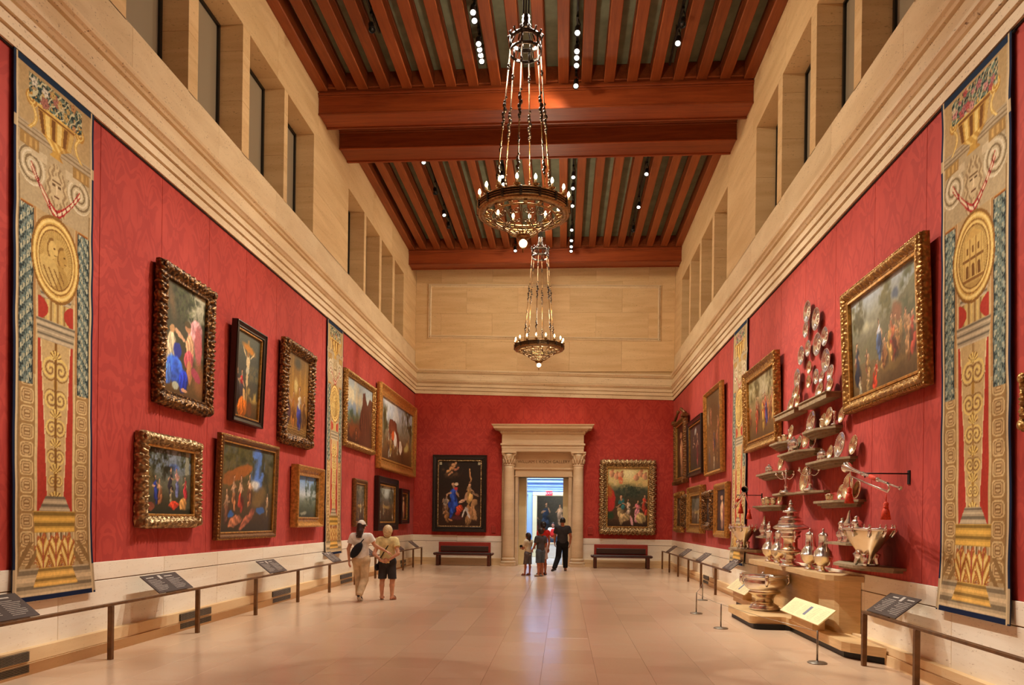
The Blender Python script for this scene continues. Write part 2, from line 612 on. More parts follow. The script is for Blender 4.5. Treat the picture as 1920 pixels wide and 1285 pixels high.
NAME = {'l': 'left', 'r': 'right'}
WALL = {}
nwin = 0
for sd in 'lr':
    m = MB()
    wbox(m, sd, -.7, -.05, YN, YB + .6, -.1, SILL[sd] - .02)
    wbox(m, sd, -.7, -.5, YN, YB + .6, SILL[sd] - .02, TOPZ)
    wall = m.build('wall_' + NAME[sd], M['trav_hi'], kind='structure')
    WALL[sd] = wall
    # red silk hangings, seam by seam
    zt, zb = RED_T[sd], RED_B[sd]
    y = YN
    while y < YB:
        y1 = min(y + 1.32, YB)
        wbox(MB(), sd, -.05, 0.0, y + .0025, y1 - .0025, zb, zt, .004).build('fabric_panel', M['damask'], wall)
        y = y1
    mb = MB()
    wbox(mb, sd, -.01, .014, YN, YB, zt - .022, zt)
    mb.build('edge_cord', M['piping'], wall)
    # wainscot slabs in two courses with a shadow joint between
    y, k = YN, 0
    while y < YB:
        y1 = min(y + (1.75, 2.1, 1.55)[k % 3], YB)
        wbox(MB(), sd, -.05, .02, y + .002, y1 - .002, zb - .21, zb, .004).build('wainscot_slab', M['trav_lo'], wall)
        wbox(MB(), sd, -.05, .016, y + .002, y1 - .002, .2, zb - .222, .004).build('wainscot_slab', M['trav_lo'], wall)
        y, k = y1, k + 1
    wbox(MB(), sd, -.05, .004, YN, YB, zb - .24, zb - .2).build('wainscot_joint', M['groove'], wall)
    # plinth
    pt = .265 if sd == 'l' else .22
    m = MB()
    wbox(m, sd, 0, .10, YN, YB, .128, pt)
    wbox(m, sd, 0, .115, YN, YB, 0, .118)
    wbox(m, sd, 0, .09, YN, YB, .11, .13)
    m.build('baseboard_' + NAME[sd], M['plinth'], kind='structure')
    # upper wall: piers between the clerestory openings, blocks elsewhere
    ys = [YN] + [v for p in OPEN[sd] for v in p] + [YB + .01]
    for i in range(0, len(ys), 2):
        a, b = ys[i], ys[i + 1]
        n = max(1, round((b - a) / 1.9))
        for j in range(n):
            ya, yb = a + (b - a) * j / n, a + (b - a) * (j + 1) / n
            zz = [SILL[sd] - .02, 8.75, 9.6, HEAD[sd]] if b - a < .5 else [SILL[sd] - .02, 8.9, HEAD[sd]]
            for z0, z1 in zip(zz[:-1], zz[1:]):
                wbox(MB(), sd, -.5, 0, ya + .0015, yb - .0015, z0 + .0015, z1 - .0015, .003).build('pier_block' if b - a < .5 else 'wall_block', M['trav_hi'], wall)
    y, k = YN, 0
    while y < YB:
        y1 = min(y + 2.3, YB)
        wbox(MB(), sd, -.5, 0, y + .0015, y1 - .0015, HEAD[sd], TOPZ, .003).build('header_block', M['trav_hi'], wall)
        wbox(MB(), sd, -.5, .0, y + .0015, y1 - .0015, RED_T[sd] + .8, SILL[sd], .003).build('ledge_block', M['trav_corn'], wall)
        y, k = y1, k + 1
    # windows: black frame, grey pane, set deep in their reveals
    for a, b in OPEN[sd]:
        nwin += 1
        z0, z1 = SILL[sd], HEAD[sd]
        m = MB()
        for q in ((a, a + .05, z0, z1), (b - .055, b, z0, z1), (a + .05, b - .055, z0, z0 + .11), (a + .05, b - .055, z1 - .05, z1)):
            wbox(m, sd, -.47, -.40, *q)
        wn = m.build('window_%d' % nwin, M['win_frame'], kind='structure')
        wbox(MB(), sd, -.455, -.44, a + .04, b - .04, z0 + .09, z1 - .04).build('pane', M['glass'], wn)


# cornice: one moulded section run along each wall, mitred by crossing in the corners
CORN = [(0, 0), (.04, 0), (.04, .115), (.015, .12), (.015, .135), (.065, .14), (.065, .245), (.035, .25), (.035, .265), (.09, .27), (.09, .365), (.06, .37), (.06, .385),
        (.10, .40), (.125, .43), (.15, .45), (.155, .47), (.155, .49), (.05, .495), (.05, .51), (.075, .515), (.075, .735), (.05, .74), (.05, .76), (.10, .77),
        (.12, .80), (.155, .82), (.17, .85), (.17, .875), (.08, .88), (.08, .905), (.03, .91), (0, .92)]


def run(mb, A, B):
    n = len(A)
    return mb.add(A + B, [(i, i + 1, n + i + 1, n + i) for i in range(n - 1)])


nt = 0
for sd in 'lr':
    A = [(XL + d if sd == 'l' else XR - d, YN, RED_T[sd] + h) for d, h in CORN]
    B = [(p[0], YB, p[2]) for p in A]
    nt += 1
    run(MB(), A, B).build('trim_%d' % nt, M['trav_corn'], kind='structure')
for yy, s in ((YB, 1), (YN, -1)):
    A = [(XL, yy - s * d, RED_T['l'] + h) for d, h in CORN]
    B = [(XR, yy - s * d, RED_T['r'] + h) for d, h in CORN]
    nt += 1
    run(MB(), A, B).build('trim_%d' % nt, M['trav_corn'], kind='structure')

# end wall with its doorway
DX0, DX1, DZ = -1.66, .17, 3.24
DEX0, DEX1 = -1.78, .31
m = MB()
for x0, x1, z0, z1 in ((XL, DX0 - .1, -.1, 7.2), (DX1 + .1, XR, -.1, 7.2), (DX0 - .1, DX1 + .1, DZ, 7.2), (XL, XR, 7.1, TOPZ)):
    m.box(x0, x1, YB + .05, YB + .55, z0, z1)
WB = m.build('wall_back', M['trav_hi'], kind='structure')


def lerp(a, b, t): return a + (b - a) * t


def zrow(a, b, x): return lerp(a, b, (x - XL) / (XR - XL))


xs = [XL, -4.3, -3.25, -2.27, -1.5, -.75, 0.0, .72, 1.8, 2.85, XR]
for a, b in zip(xs[:-1], xs[1:]):
    zb0, zb1 = zrow(RED_B['l'], RED_B['r'], a), zrow(RED_B['l'], RED_B['r'], b)
    if -2.28 < a and b < .73: zb0 = zb1 = 4.6
    zt0, zt1 = zrow(RED_T['l'], RED_T['r'], a), zrow(RED_T['l'], RED_T['r'], b)
    a, b = a + .0012, b - .0012
    v = [(a, YB, zb0), (b, YB, zb1), (b, YB, zt1), (a, YB, zt0), (a, YB + .05, zb0), (b, YB + .05, zb1), (b, YB + .05, zt1), (a, YB + .05, zt0)]
    MB().add(v, [(0, 1, 2, 3), (5, 4, 7, 6), (0, 4, 5, 1), (3, 2, 6, 7), (0, 3, 7, 4), (1, 5, 6, 2)]).build('fabric_panel', M['damask'], WB)
for x0, x1 in ((XL, -3.9), (-3.9, -2.25), (.7, 2.3), (2.3, XR)):
    zb = zrow(RED_B['l'], RED_B['r'], (x0 + x1) / 2)
    MB().bev(x0 + .002, x1 - .002, YB - .02, YB + .05, zb - .21, zb, .004).build('wainscot_slab', M['trav_lo'], WB)
    MB().bev(x0 + .002, x1 - .002, YB - .016, YB + .05, .2, zb - .222, .004).build('wainscot_slab', M['trav_lo'], WB)
    MB().box(x0, x1, YB - .004, YB + .05, zb - .24, zb - .2).build('wainscot_joint', M['groove'], WB)
m = MB()
for x0, x1 in ((XL, -2.25), (.7, XR)):
    m.box(x0, x1, YB - .10, YB, .128, .25).box(x0, x1, YB - .115, YB, 0, .118).box(x0, x1, YB - .09, YB, .11, .13)
m.build('baseboard_back', M['plinth'], kind='structure')
# stone blocks above the cornice and the framed blind panel
for r, (z0, z1) in enumerate(((7.1, 8.2), (8.2, 9.25), (9.25, 10.4), (10.4, TOPZ))):
    w = (XR - XL) / 5
    off = w / 2 if r % 2 else 0
    x = XL - off
    while x < XR - .01:
        a, b = max(x, XL), min(x + w, XR)
        MB().bev(a + .0015, b - .0015, YB, YB + .05, z0 + .0015, z1 - .0015, .003).build('wall_block', M['trav_hi'], WB)
        x += w
PX0, PX1 = -5.02, 3.38


def pan(x, t): return zrow(10.30, 10.16, x) if t else zrow(8.42, 8.24, x)


for a, b in (((PX0, 0), (PX1, 0)), ((PX0, 1), (PX1, 1)), ((PX0, 0), (PX0, 1)), ((PX1, 0), (PX1, 1))):
    m = MB()
    p, q = Vector((a[0], YB, pan(*a))), Vector((b[0], YB, pan(*b)))
    d = (q - p).normalized()
    n = Vector((0, -1, 0))
    s = d.cross(n)
    prof = [(-.06, 0), (-.05, .05), (-.02, .055), (-.012, .012), (.012, .012), (.02, .05), (.045, .03), (.06, 0)]
    m.loft([[pt + s * u + n * h for u, h in prof] for pt in (p - d * .05, q + d * .05)])
    m.build('panel_moulding', M['trav_corn'], WB)
# wall behind the camera
m = MB()
m.box(XL, XR, YN - .5, YN - .05, -.1, TOPZ)
WF = m.build('wall_front', M['trav_hi'], kind='structure')
MB().box(XL, XR, YN - .05, YN, 1.05, 6.2).build('fabric_panel', M['damask'], WF)

# ------------------------------------------------------------------ floor
m = MB()
m.box(XL - .6, XR + .6, YN - .5, 38.0, -.3, -.006)
FLOOR = m.build('floor', M['grout'], kind='structure')
NXT = 16
TW, TL = (XR - XL) / NXT, .92
tile_me = {}


def tile_mesh(w, l):
    key = (round(w, 3), round(l, 3))
    if key not in tile_me:
        tile_me[key] = MB().bev(-w / 2 + .0012, w / 2 - .0012, -l / 2 + .0012, l / 2 - .0012, -.02, 0, .0012).mesh('tile', M['tile'])
    return tile_me[key]


spots = []
for i in range(NXT):
    y = YN - (TL / 2 if i % 2 else 0)
    while y < YB - .01:
        a, b = max(y, YN), min(y + TL, YB)
        if b - a > .05:
            spots.append((XL + (i + .5) * TW, (a + b) / 2, b - a))
        y += TL
near = sorted([s for s in spots if s[1] > 6.2], key=lambda s: s[1])[:298]
far = [s for s in spots if s not in set(near)]
for x, y, l in near:
    link('tile', tile_mesh(TW, l), FLOOR, loc=(x, y, 0))
m = MB()
for x, y, l in far:
    m.bev(x - TW / 2 + .0012, x + TW / 2 - .0012, y - l / 2 + .0012, y + l / 2 - .0012, -.02, 0, .0012)
m.build('tile_field', M['tile_far'], FLOOR, kind='stuff')
MB().box(-6, 4.6, YB + .56, 38, -.02, 0).build('hall_floor', M['hall_floor'], FLOOR)
MB().bev(DX0, DX1, YB, YB + .56, -.02, .002, .002).build('threshold', M['trav_door'], FLOOR)

# ------------------------------------------------------------------ ceiling
m = MB()
m.box(XL - .6, XR + .6, YN - .5, YB + .6, PANEL_Z + .03, TOPZ + .2)
CEIL = m.build('ceiling', M['wood_joist'], kind='structure')
JX = [-5.02 + .4905 * i for i in range(18)]
BAYS = [(-4.9, 4.5), (6.2, 15.62), (17.85, 25.0)]
for y0, y1 in BAYS:
    jm = MB().bev(-.112, .112, y0, y1, JOIST_Z, PANEL_Z + .02, .012)
    jm.box(-.122, .122, y0, y1, JOIST_Z + .24, JOIST_Z + .27)
    me = jm.mesh('joist', M['wood_joist'])
    edges = [XL + .22] + JX + [XR - .22]
    for x in JX:
        link('joist', me, CEIL, loc=(x, 0, 0))
    for k in range(len(edges) - 1):
        a = edges[k] + (.112 if k else 0); b = edges[k + 1] - (.112 if k < len(edges) - 2 else 0)
        MB().box(a, b, y0, y1, PANEL_Z, PANEL_Z + .03).build('ceiling_panel', M['panel'], CEIL)
        MB().bev(a, b, y1 - .05, y1, JOIST_Z + .03, PANEL_Z, .01).build('end_block', M['wood_joist'], CEIL)
    for x0, x1 in ((XL, XL + .22), (XR - .22, XR)):
        q = MB().bev(x0, x1, y0, y1, JOIST_Z - .02, PANEL_Z + .02, .015)
        q.build('edge_board', M['wood_joist'], CEIL)
for y0, y1 in ((4.5, 5.1), (5.6, 6.2), (15.66, 16.25), (17.15, 17.80), (25.02, 25.55)):
    m = MB()
    m.bev(XL, XR, y0, y1, 10.63, JOIST_Z + .3, .012)
    m.build('beam', M['wood_beam'], CEIL)
    m = MB()
    m.bev(XL, XR, y0 - .055, y0, JOIST_Z - .09, JOIST_Z - .03, .012).bev(XL, XR, y0 - .03, y0, JOIST_Z - .13, JOIST_Z - .09, .008)
    m.build('crown_strip', M['wood_beam'], CEIL)
    m = MB()
    m.bev(XL, XR, y1 - .04, y1 + .02, 10.60, 10.66, .012).bev(XL, XR, y0 - .02, y0 + .03, 10.605, 10.65, .01)
    m.build('lower_bead', M['wood_beam'], CEIL)
for y0, y1 in ((5.1, 5.6), (16.25, 17.15), (25.55, YB)):
    MB().box(XL, XR, y0, y1, JOIST_Z, JOIST_Z + .1).build('soffit_board', M['wood_joist'], CEIL)

# ------------------------------------------------------------------ doorway
door = MB()
for a, b in ((DEX0, DX0), (DX1, DEX1)):            # architrave uprights
    door.bev(a, b, YB - .08, YB + .55, 0, DZ + .02, .01)
    door.box(min(a, b) + .02, max(a, b) - .03, YB - .1, YB, 0, DZ)
DOOR = door.build('door_1', M['trav_door'], kind='structure')
m = MB()
m.bev(DEX0, DEX1, YB - .08, YB + .55, DZ, DZ + .28, .01).box(DEX0 - .03, DEX1 + .03, YB - .12, YB, DZ + .02, DZ + .05)
m.box(DEX0 - .03, DEX1 + .03, YB - .13, YB, DZ + .28, DZ + .33).box(DEX0 - .03, DEX1 + .03, YB - .1, YB, DZ + .25, DZ + .28)
m.build('door_lintel', M['trav_door'], DOOR)
MB().box(DEX0 - .05, DEX1 + .05, YB - .05, YB + .05, DZ + .33, 4.14).build('name_panel', M['trav_door'], DOOR)
ENT = MB()
CXL, CXR = -1.985, .515
ENT.bev(-2.25, .70, YB - .42, YB, 4.14, 4.25, .006).bev(-2.26, .71, YB - .43, YB, 4.25, 4.36, .006).bev(-2.30, .75, YB - .47, YB, 4.36, 4.43, .012)
ENT.build('architrave', M['trav_door'], DOOR)
MB().bev(-2.25, .70, YB - .42, YB, 4.43, 4.76, .006).build('frieze', M['trav_door'], DOOR)
m = MB()
rings = []
for z, o in ((4.76, .0), (4.79, .04), (4.80, .05), (4.86, .06), (4.87, .10), (4.93, .17), (4.95, .28), (5.0, .29), (5.02, .30), (5.07, .35), (5.09, .355)):
    x0, x1, y0 = -2.25 - o, .70 + o, YB - .42 - o
    rings.append([(x0, YB, z), (x0, y0, z), (x1, y0, z), (x1, YB, z)])
m.loft(rings)
m.build('door_cornice', M['trav_door'], DOOR)
dm = MB().box(-.022, .022, -.05, .0, 0, .075).mesh('dentil', M['trav_door'])
x = -2.28
while x < .74:
    link('dentil', dm, DOOR, loc=(x, YB - .465, 4.80))
    x += .088
for cx in (CXL, CXR):
    cy = YB - .2
    m = MB()
    m.lathe([(.205, .30), (.212, .36), (.208, 1.2), (.198, 2.4), (.182, 3.55), (.190, 3.62)], 28, (cx, cy, 0))
    co = m.build('column', M['trav_door'], DOOR)
    m = MB()
    m.bev(cx - .27, cx + .27, cy - .27, cy + .27, 0, .09, .006)
    m.lathe([(.265, .09), (.285, .11), (.285, .15), (.25, .17), (.225, .19), (.225, .20), (.245, .22), (.25, .25), (.225, .28), (.215, .30)], 28, (cx, cy, 0))
    m.build('column_base', M['trav_door'], co)
    m = MB()
    m.lathe([(.19, 3.62), (.205, 3.64), (.205, 3.67), (.18, 3.69), (.175, 3.80), (.19, 3.95), (.235, 4.06)], 28, (cx, cy, 0))
    m.bev(cx - .27, cx + .27, cy - .25, cy + .22, 4.08, 4.14, .01)
    for k in range(12):                               # acanthus leaves
        a = 2 * PI * k / 12
        for z0, h, r0 in ((3.70, .18, .18), (3.82, .2, .185)):
            aa = a + (PI / 12 if h > .19 else 0)
            pts = [(cx + (r0 + .055 * (s ** 2.5) + .012) * math.cos(aa), cy + (r0 + .055 * (s ** 2.5) + .012) * math.sin(aa), z0 + h * s) for s in (0, .35, .7, .92, 1.0)]
            m.tube(pts, [.03, .042, .036, .026, .012], 6)
    for sx in (-1, 1):                                # corner volutes
        for sy in (-1, 1):
            pts = []
            for k in range(16):
                th = k / 15 * 3.6 * PI
                rr = .06 * (1 - k / 19)
                pts.append((cx + sx * (.2 + rr * math.cos(th) * .9), cy + sy * (.2 + rr * math.cos(th) * .5), 4.03 + rr * math.sin(th)))
            m.tube(pts, .016, 6)
    m.build('capital', M['trav_door'], co)


def text_obj(s, size, name, mat, M4, parent=None, depth=.006):
    cu = bpy.data.curves.new('letters', 'FONT')
    cu.body = s
    cu.align_x = 'CENTER'; cu.align_y = 'CENTER'
    cu.size = size
    cu.extrude = depth
    to = bpy.data.objects.new('letters', cu)
    COL.objects.link(to)
    dg = bpy.context.evaluated_depsgraph_get()
    me = bpy.data.meshes.new_from_object(to.evaluated_get(dg))
    bpy.data.objects.remove(to)
    me.transform(M4)
    me.materials.clear(); me.materials.append(mat)
    return link(name, me, parent)


FACE = Matrix.Rotation(PI / 2, 4, 'X')                # text upright, read from -y
text_obj('WILLIAM I. KOCH GALLERY', .155, 'lettering', M['groove'], Matrix.Translation((-.735, YB - .052, 3.80)) @ FACE, DOOR)

# passage and the blue hall
m = MB()
m.box(-1.9, -1.39, YB + .55, YB + 1.25, 0, 4.4).box(-.02, .5, YB + .55, YB + 1.25, 0, 4.4).box(-1.9, .5, YB + .55, YB + 1.25, 3.62, 4.4)
m.build('wall_passage', M['cream_paint'], kind='structure')
m = MB()
m.box(-6, -1.41, 33, 33.3, 0, 6).box(.9, 4.6, 33, 33.3, 0, 6).box(-1.41, .9, 33, 33.3, 2.96, 6)
m.box(-6.2, -6, YB + .6, 38.2, 0, 6).box(4.6, 4.8, YB + .6, 38.2, 0, 6).box(-6, -1.9, YB + .56, YB + .7, 0, 6).box(.5, 4.6, YB + .56, YB + .7, 0, 6)
m.box(-1.9, .5, YB + 1.0, YB + 1.25, 4.4, 6)
m.box(-6, 4.6, 38, 38.2, 0, 6)
m.build('wall_hall', M['blue_wall'], kind='structure')
MB().box(-6.2, 4.8, YB + .6, 38.2, 6, 6.2).build('ceiling_hall', M['blue_wall'], kind='structure')
m = MB()
for z, d, h in ((3.02, .05, .06), (3.12, .03, .03), (3.22, .05, .04), (3.40, .12, .1), (3.55, .16, .05), (3.8, .05, .05)):
    m.box(-5.9, 4.5, 33 - d, 33, z, z + h)
m.box(-1.98, -1.66, 32.9, 33, 0, 3.0).box(-2.02, -1.62, 32.86, 33, 2.84, 2.92)
m.build('trim_%d' % (nt + 1), M['blue_wall'], kind='structure')
m = MB()
m.bev(-1.41, -1.21, 32.9, 33.3, 0, 2.79, .02).bev(.7, .9, 32.9, 33.3, 0, 2.79, .02).bev(-1.41, .9, 32.9, 33.3, 2.79, 2.96, .02)
m.build('door_2', M['cream_paint'], kind='structure')
ex = empty('exit_sign', (-.66, 32.84, 2.80), label='red lit exit sign on the cream frame of the far doorway', cat='sign')
MB().bev(-.15, .15, -.03, .03, 0, .21, .01).build('sign_box', M['exit_red'], ex)
text_obj('EXIT', .15, 'lettering', M['exit_white'], Matrix.Translation((0, -.034, .10)) @ FACE, ex, .002)
d = empty('reception_desk', (-.50, 32.3, 0), label='pale stone desk in the blue hall beyond the doorway', cat='desk')
MB().bev(-.34, .34, -.25, .25, 0, .62, .01).build('desk_body', M['trav_lo'], d)
MB().bev(-.38, .38, -.28, .28, .62, .67, .01).build('desk_top', M['plinth'], d)


# ------------------------------------------------------------------ painted surfaces: a small brush kit working on arrays
def smooth_noise(h, w, cells, rng):
    gy, gx = max(2, int(cells * h / max(w, 1)) + 2), cells + 2
    g = rng.random((gy, gx))
    ys, xs = np.linspace(0, gy - 1.001, h), np.linspace(0, gx - 1.001, w)
    y0, x0 = ys.astype(int), xs.astype(int)
    fy, fx = ys - y0, xs - x0
    fy, fx = (fy * fy * (3 - 2 * fy))[:, None], (fx * fx * (3 - 2 * fx))[None]
    a, b = g[y0][:, x0], g[y0][:, x0 + 1]
    c, d = g[y0 + 1][:, x0], g[y0 + 1][:, x0 + 1]
    return (a * (1 - fx) + b * fx) * (1 - fy) + (c * (1 - fx) + d * fx) * fy


class Paint:
    """sRGB 0..255 picture; x to the right 0..1, y upward 0..1"""
    def __init__(self, W, H, cell=.014, seed=1):
        self.w, self.h = max(24, int(W / cell)), max(24, int(H / cell))
        self.asp = H / W
        self.rng = np.random.default_rng(seed)
        self.x = np.linspace(0, 1, self.w)[None] * np.ones((self.h, 1))
        self.y = np.linspace(0, 1, self.h)[:, None] * np.ones((1, self.w))
        self.a = np.zeros((self.h, self.w, 3))
        self.fold = smooth_noise(self.h, self.w, 8, self.rng)
        # a slightly restless hand
        k = .024
        self.X = self.x + k * (smooth_noise(self.h, self.w, 14, self.rng) - .5) + .6 * k * (smooth_noise(self.h, self.w, 34, self.rng) - .5)
        self.Y = self.y + (k * (smooth_noise(self.h, self.w, 14, self.rng) - .5) + .6 * k * (smooth_noise(self.h, self.w, 34, self.rng) - .5)) / self.asp

    def put(self, mask, col):
        mask = np.clip(mask, 0, 1)[..., None]
        self.a = self.a * (1 - mask) + np.array(col, float) * mask
        return self

    def grad(self, stops):
        ps = [p for p, c in stops]
        for k in range(3):
            self.a[..., k] = np.interp(self.Y, ps, [c[k] for p, c in stops])
        return self

    def ell(self, x, y, rx, ry, col, ang=0, soft=.25, al=1.0, shade=0.0):
        c, s = math.cos(ang), math.sin(ang)
        dx, dy = (self.X - x), (self.Y - y) * self.asp
        u, v = (dx * c + dy * s) / rx, (-dx * s + dy * c) / (ry * self.asp)
        d = np.sqrt(u * u + v * v)
        if soft < .5: soft *= .55
        m = np.clip((1 - d) / soft, 0, 1) * al
        cc = col
        if shade:                                      # turned form, with folds across anything large enough to be cloth
            f = 1 + shade * (-.6 * u + .6 * v)
            if rx > .075:
                f = f * (1 + .17 * np.sin(u * 8 + v * 3.5 + 7 * self.fold) + .09 * np.sin(u * 19 - v * 6 + 8 * self.fold))
            cc = np.array(col, float) * f[..., None]
        m = m[..., None]
        self.a = self.a * (1 - m) + cc * m
        return self

    def poly(self, pts, col, al=1.0):
        m = np.zeros((self.h, self.w), bool)
        n = len(pts)
        for i in range(n):
            x0, y0 = pts[i]; x1, y1 = pts[(i + 1) % n]
            with np.errstate(divide='ignore', invalid='ignore'):
                t = (self.Y < y1) != (self.Y < y0)
                xx = (x1 - x0) * (self.Y - y0) / ((y1 - y0) if y1 != y0 else 1e-9) + x0
            m ^= t & (self.X < xx)
        return self.put(m * al, col)

    def cloud(self, x, y, rx, ry, col, al=.8, cells=9):
        n = smooth_noise(self.h, self.w, cells, self.rng) * .65 + smooth_noise(self.h, self.w, cells * 3, self.rng) * .35
        d = np.sqrt(((self.X - x) / rx) ** 2 + ((self.Y - y) / ry) ** 2)
        return self.put(np.clip((1.15 - d) * 2.2, 0, 1) * np.clip((n - .38) * 4, 0, 1) * al, col)

    def foliage(self, x, y, rx, ry, dark, lite, cells=16):
        self.cloud(x, y, rx, ry, dark, 1.0, cells)
        self.cloud(x - rx * .1, y + ry * .1, rx * .85, ry * .85, lite, .5, cells * 2)
        return self

    def fig(self, x, y, h, robe, skin=(206, 160, 122), hair=(70, 46, 30), lean=0.0, seated=False, robe2=None):
        """a clothed figure standing at (x, y), laid in with a handful of loose strokes"""
        r = self.rng
        A = self.asp
        robe = np.array(robe, float); up = np.array(robe2, float) if robe2 is not None else robe * .95
        w = h * .15 * A
        L = lambda t: x + lean * t * h
        self.ell(x + w * .3, y + h * .22, w * 1.3, h * .25, robe * .42, 0, .5, .8)
        if seated:
            self.ell(x + w * .9, y + h * .2, w * 1.3, h * .15, robe * .8, .5, .4, 1, .3)
        for k in range(7):
            t = k / 6
            self.ell(L(.3) + w * (r.random() - .5) * 1.2, y + h * (.06 + .4 * t), w * r.uniform(.3, .62), h * r.uniform(.08, .2), robe * r.uniform(.6, 1.15), r.uniform(-.35, .35), .45, .95, .3)
        for k in range(4):
            self.ell(L(.6) + w * (r.random() - .5) * .7, y + h * r.uniform(.52, .72), w * r.uniform(.35, .6), h * r.uniform(.07, .13), up * r.uniform(.7, 1.15), r.uniform(-.5, .5), .4, .95, .3)
        sk = np.array(skin, float)
        for sg in (-1, 1):
            self.ell(L(.6) + sg * w * .75, y + h * r.uniform(.55, .68), w * .2, h * .12, sk * r.uniform(.75, 1.05), sg * r.uniform(.3, 1.3), .45, .9, .2)
        hr = h * .045 * A
        self.ell(L(.8), y + h * .80, hr * .8, h * .05, sk * .8, 0, .4)
        self.ell(L(.86), y + h * .885, hr * 1.15, h * .062, hair, 0, .35)
        self.ell(L(.86) + hr * r.uniform(-.3, .4), y + h * .872, hr * .82, h * .050, sk, 0, .35, 1, .25)
        return self

    def done(self, grain=.07):
        n = 1 + grain * (smooth_noise(self.h, self.w, 50, self.rng) - .5) * 2 + grain * (self.rng.random((self.h, self.w)) - .5)
        return lin(np.clip(self.a * n[..., None], 0, 255))


SK = (214, 168, 128)
SKL = (232, 200, 160)


def pic_a(p):      # robed woman in blue seated below a standing winged youth in rose
    p.grad([(0, (92, 66, 36)), (.12, (104, 78, 44)), (.3, (70, 62, 40)), (.7, (66, 66, 48)), (1, (84, 80, 60))])
    p.cloud(.85, .75, .3, .4, (196, 190, 160), .9, 5).foliage(.5, .85, .35, .25, (44, 50, 30), (84, 96, 50))
    p.ell(.18, .8, .1, .2, (150, 110, 74), .3, .9, .6)
    p.ell(.74, .62, .2, .13, (216, 150, 150), .3, .3, 1, .3).ell(.82, .52, .1, .2, (190, 100, 100), .1, .4)
    p.ell(.86, .22, .2, .2, (150, 96, 60), .2, .5, .8)
    p.ell(.62, .47, .11, .13, (222, 168, 124), .1, .25, 1, .3).ell(.60, .36, .12, .09, (206, 92, 100), 0, .3, 1, .3)
    p.ell(.62, .25, .06, .12, (190, 130, 86), .1, .3, 1, .2).ell(.56, .64, .075, .05, (196, 140, 96), 0, .3).ell(.55, .67, .08, .035, (80, 66, 36), 0, .4)
    p.ell(.38, .55, .16, .025, (220, 170, 128), -.4, .4).ell(.78, .24, .15, .05, (170, 70, 86), -.5, .4)
    p.ell(.20, .42, .11, .14, (224, 204, 164), .1, .25, 1, .3).ell(.2, .57, .06, .04, (196, 150, 100), 0, .3).ell(.08, .36, .05, .14, (206, 178, 136), .1, .4)
    p.ell(.33, .4, .1, .08, (40, 54, 150), 0, .4)
    p.ell(.3, .22, .25, .13, (54, 100, 214), -.5, .3, 1, .5).ell(.48, .15, .12, .12, (34, 62, 190), -.2, .35, 1, .5).ell(.12, .18, .1, .1, (84, 130, 224), 0, .4, 1, .4)
    p.ell(.5, .07, .09, .02, (216, 160, 120), 0, .4).ell(.3, .09, .08, .04, (180, 184, 160), 0, .4)


def pic_b(p):      # dark sky, pale upright figure over mourners
    p.grad([(0, (70, 52, 30)), (.15, (96, 72, 40)), (.3, (74, 72, 58)), (.6, (74, 78, 70)), (1, (88, 92, 76))])
    p.cloud(.8, .35, .3, .15, (206, 168, 84), .8, 6).cloud(.8, .55, .3, .1, (130, 120, 80), .6)
    p.poly([(.47, .1), (.53, .1), (.53, .93), (.47, .93)], (150, 122, 74))
    p.ell(.52, .82, .33, .06, (196, 128, 44), -.2, .5)
    p.ell(.36, .77, .14, .015, (222, 192, 140), -.9, .5).ell(.68, .76, .14, .015, (222, 192, 140), .7, .5)
    p.ell(.51, .67, .08, .10, (226, 200, 150), 0, .3).ell(.5, .56, .07, .05, (200, 190, 160), 0, .3).ell(.5, .46, .045, .1, (214, 184, 134), 0, .35).ell(.5, .75, .05, .035, (150, 110, 66), 0, .4)
    p.fig(.12, .12, .48, (44, 38, 40)).fig(.3, .16, .42, (60, 56, 64), robe2=(180, 40, 44))
    p.ell(.36, .12, .2, .14, (196, 104, 34), -.4, .3, 1, .4).ell(.4, .28, .05, .08, (214, 170, 110), .2, .4).ell(.65, .12, .1, .1, (110, 66, 36), 0, .4)


def pic_c(p):      # golden interior with a woman in blue and white
    p.grad([(0, (96, 70, 34)), (.2, (150, 104, 46)), (.6, (166, 122, 56)), (1, (120, 92, 52))])
    for x in (.1, .3, .62, .85): p.ell(x, .6, .05, .5, (196, 150, 70), 0, .7, .6)
    p.ell(.5, .9, .2, .1, (80, 76, 60), 0, .6).ell(.45, .62, .1, .12, (212, 188, 120), 0, .5)
    p.fig(.15, .15, .5, (74, 50, 60)).fig(.36, .12, .45, (170, 108, 46)).fig(.62, .1, .56, (64, 70, 150), robe2=(206, 196, 170)).fig(.85, .15, .42, (140, 92, 44))
    for k in range(4): p.poly([(0, .02 + .03 * k), (1, .0 + .03 * k), (1, .012 + .03 * k), (0, .032 + .03 * k)], (196, 158, 92), .5)


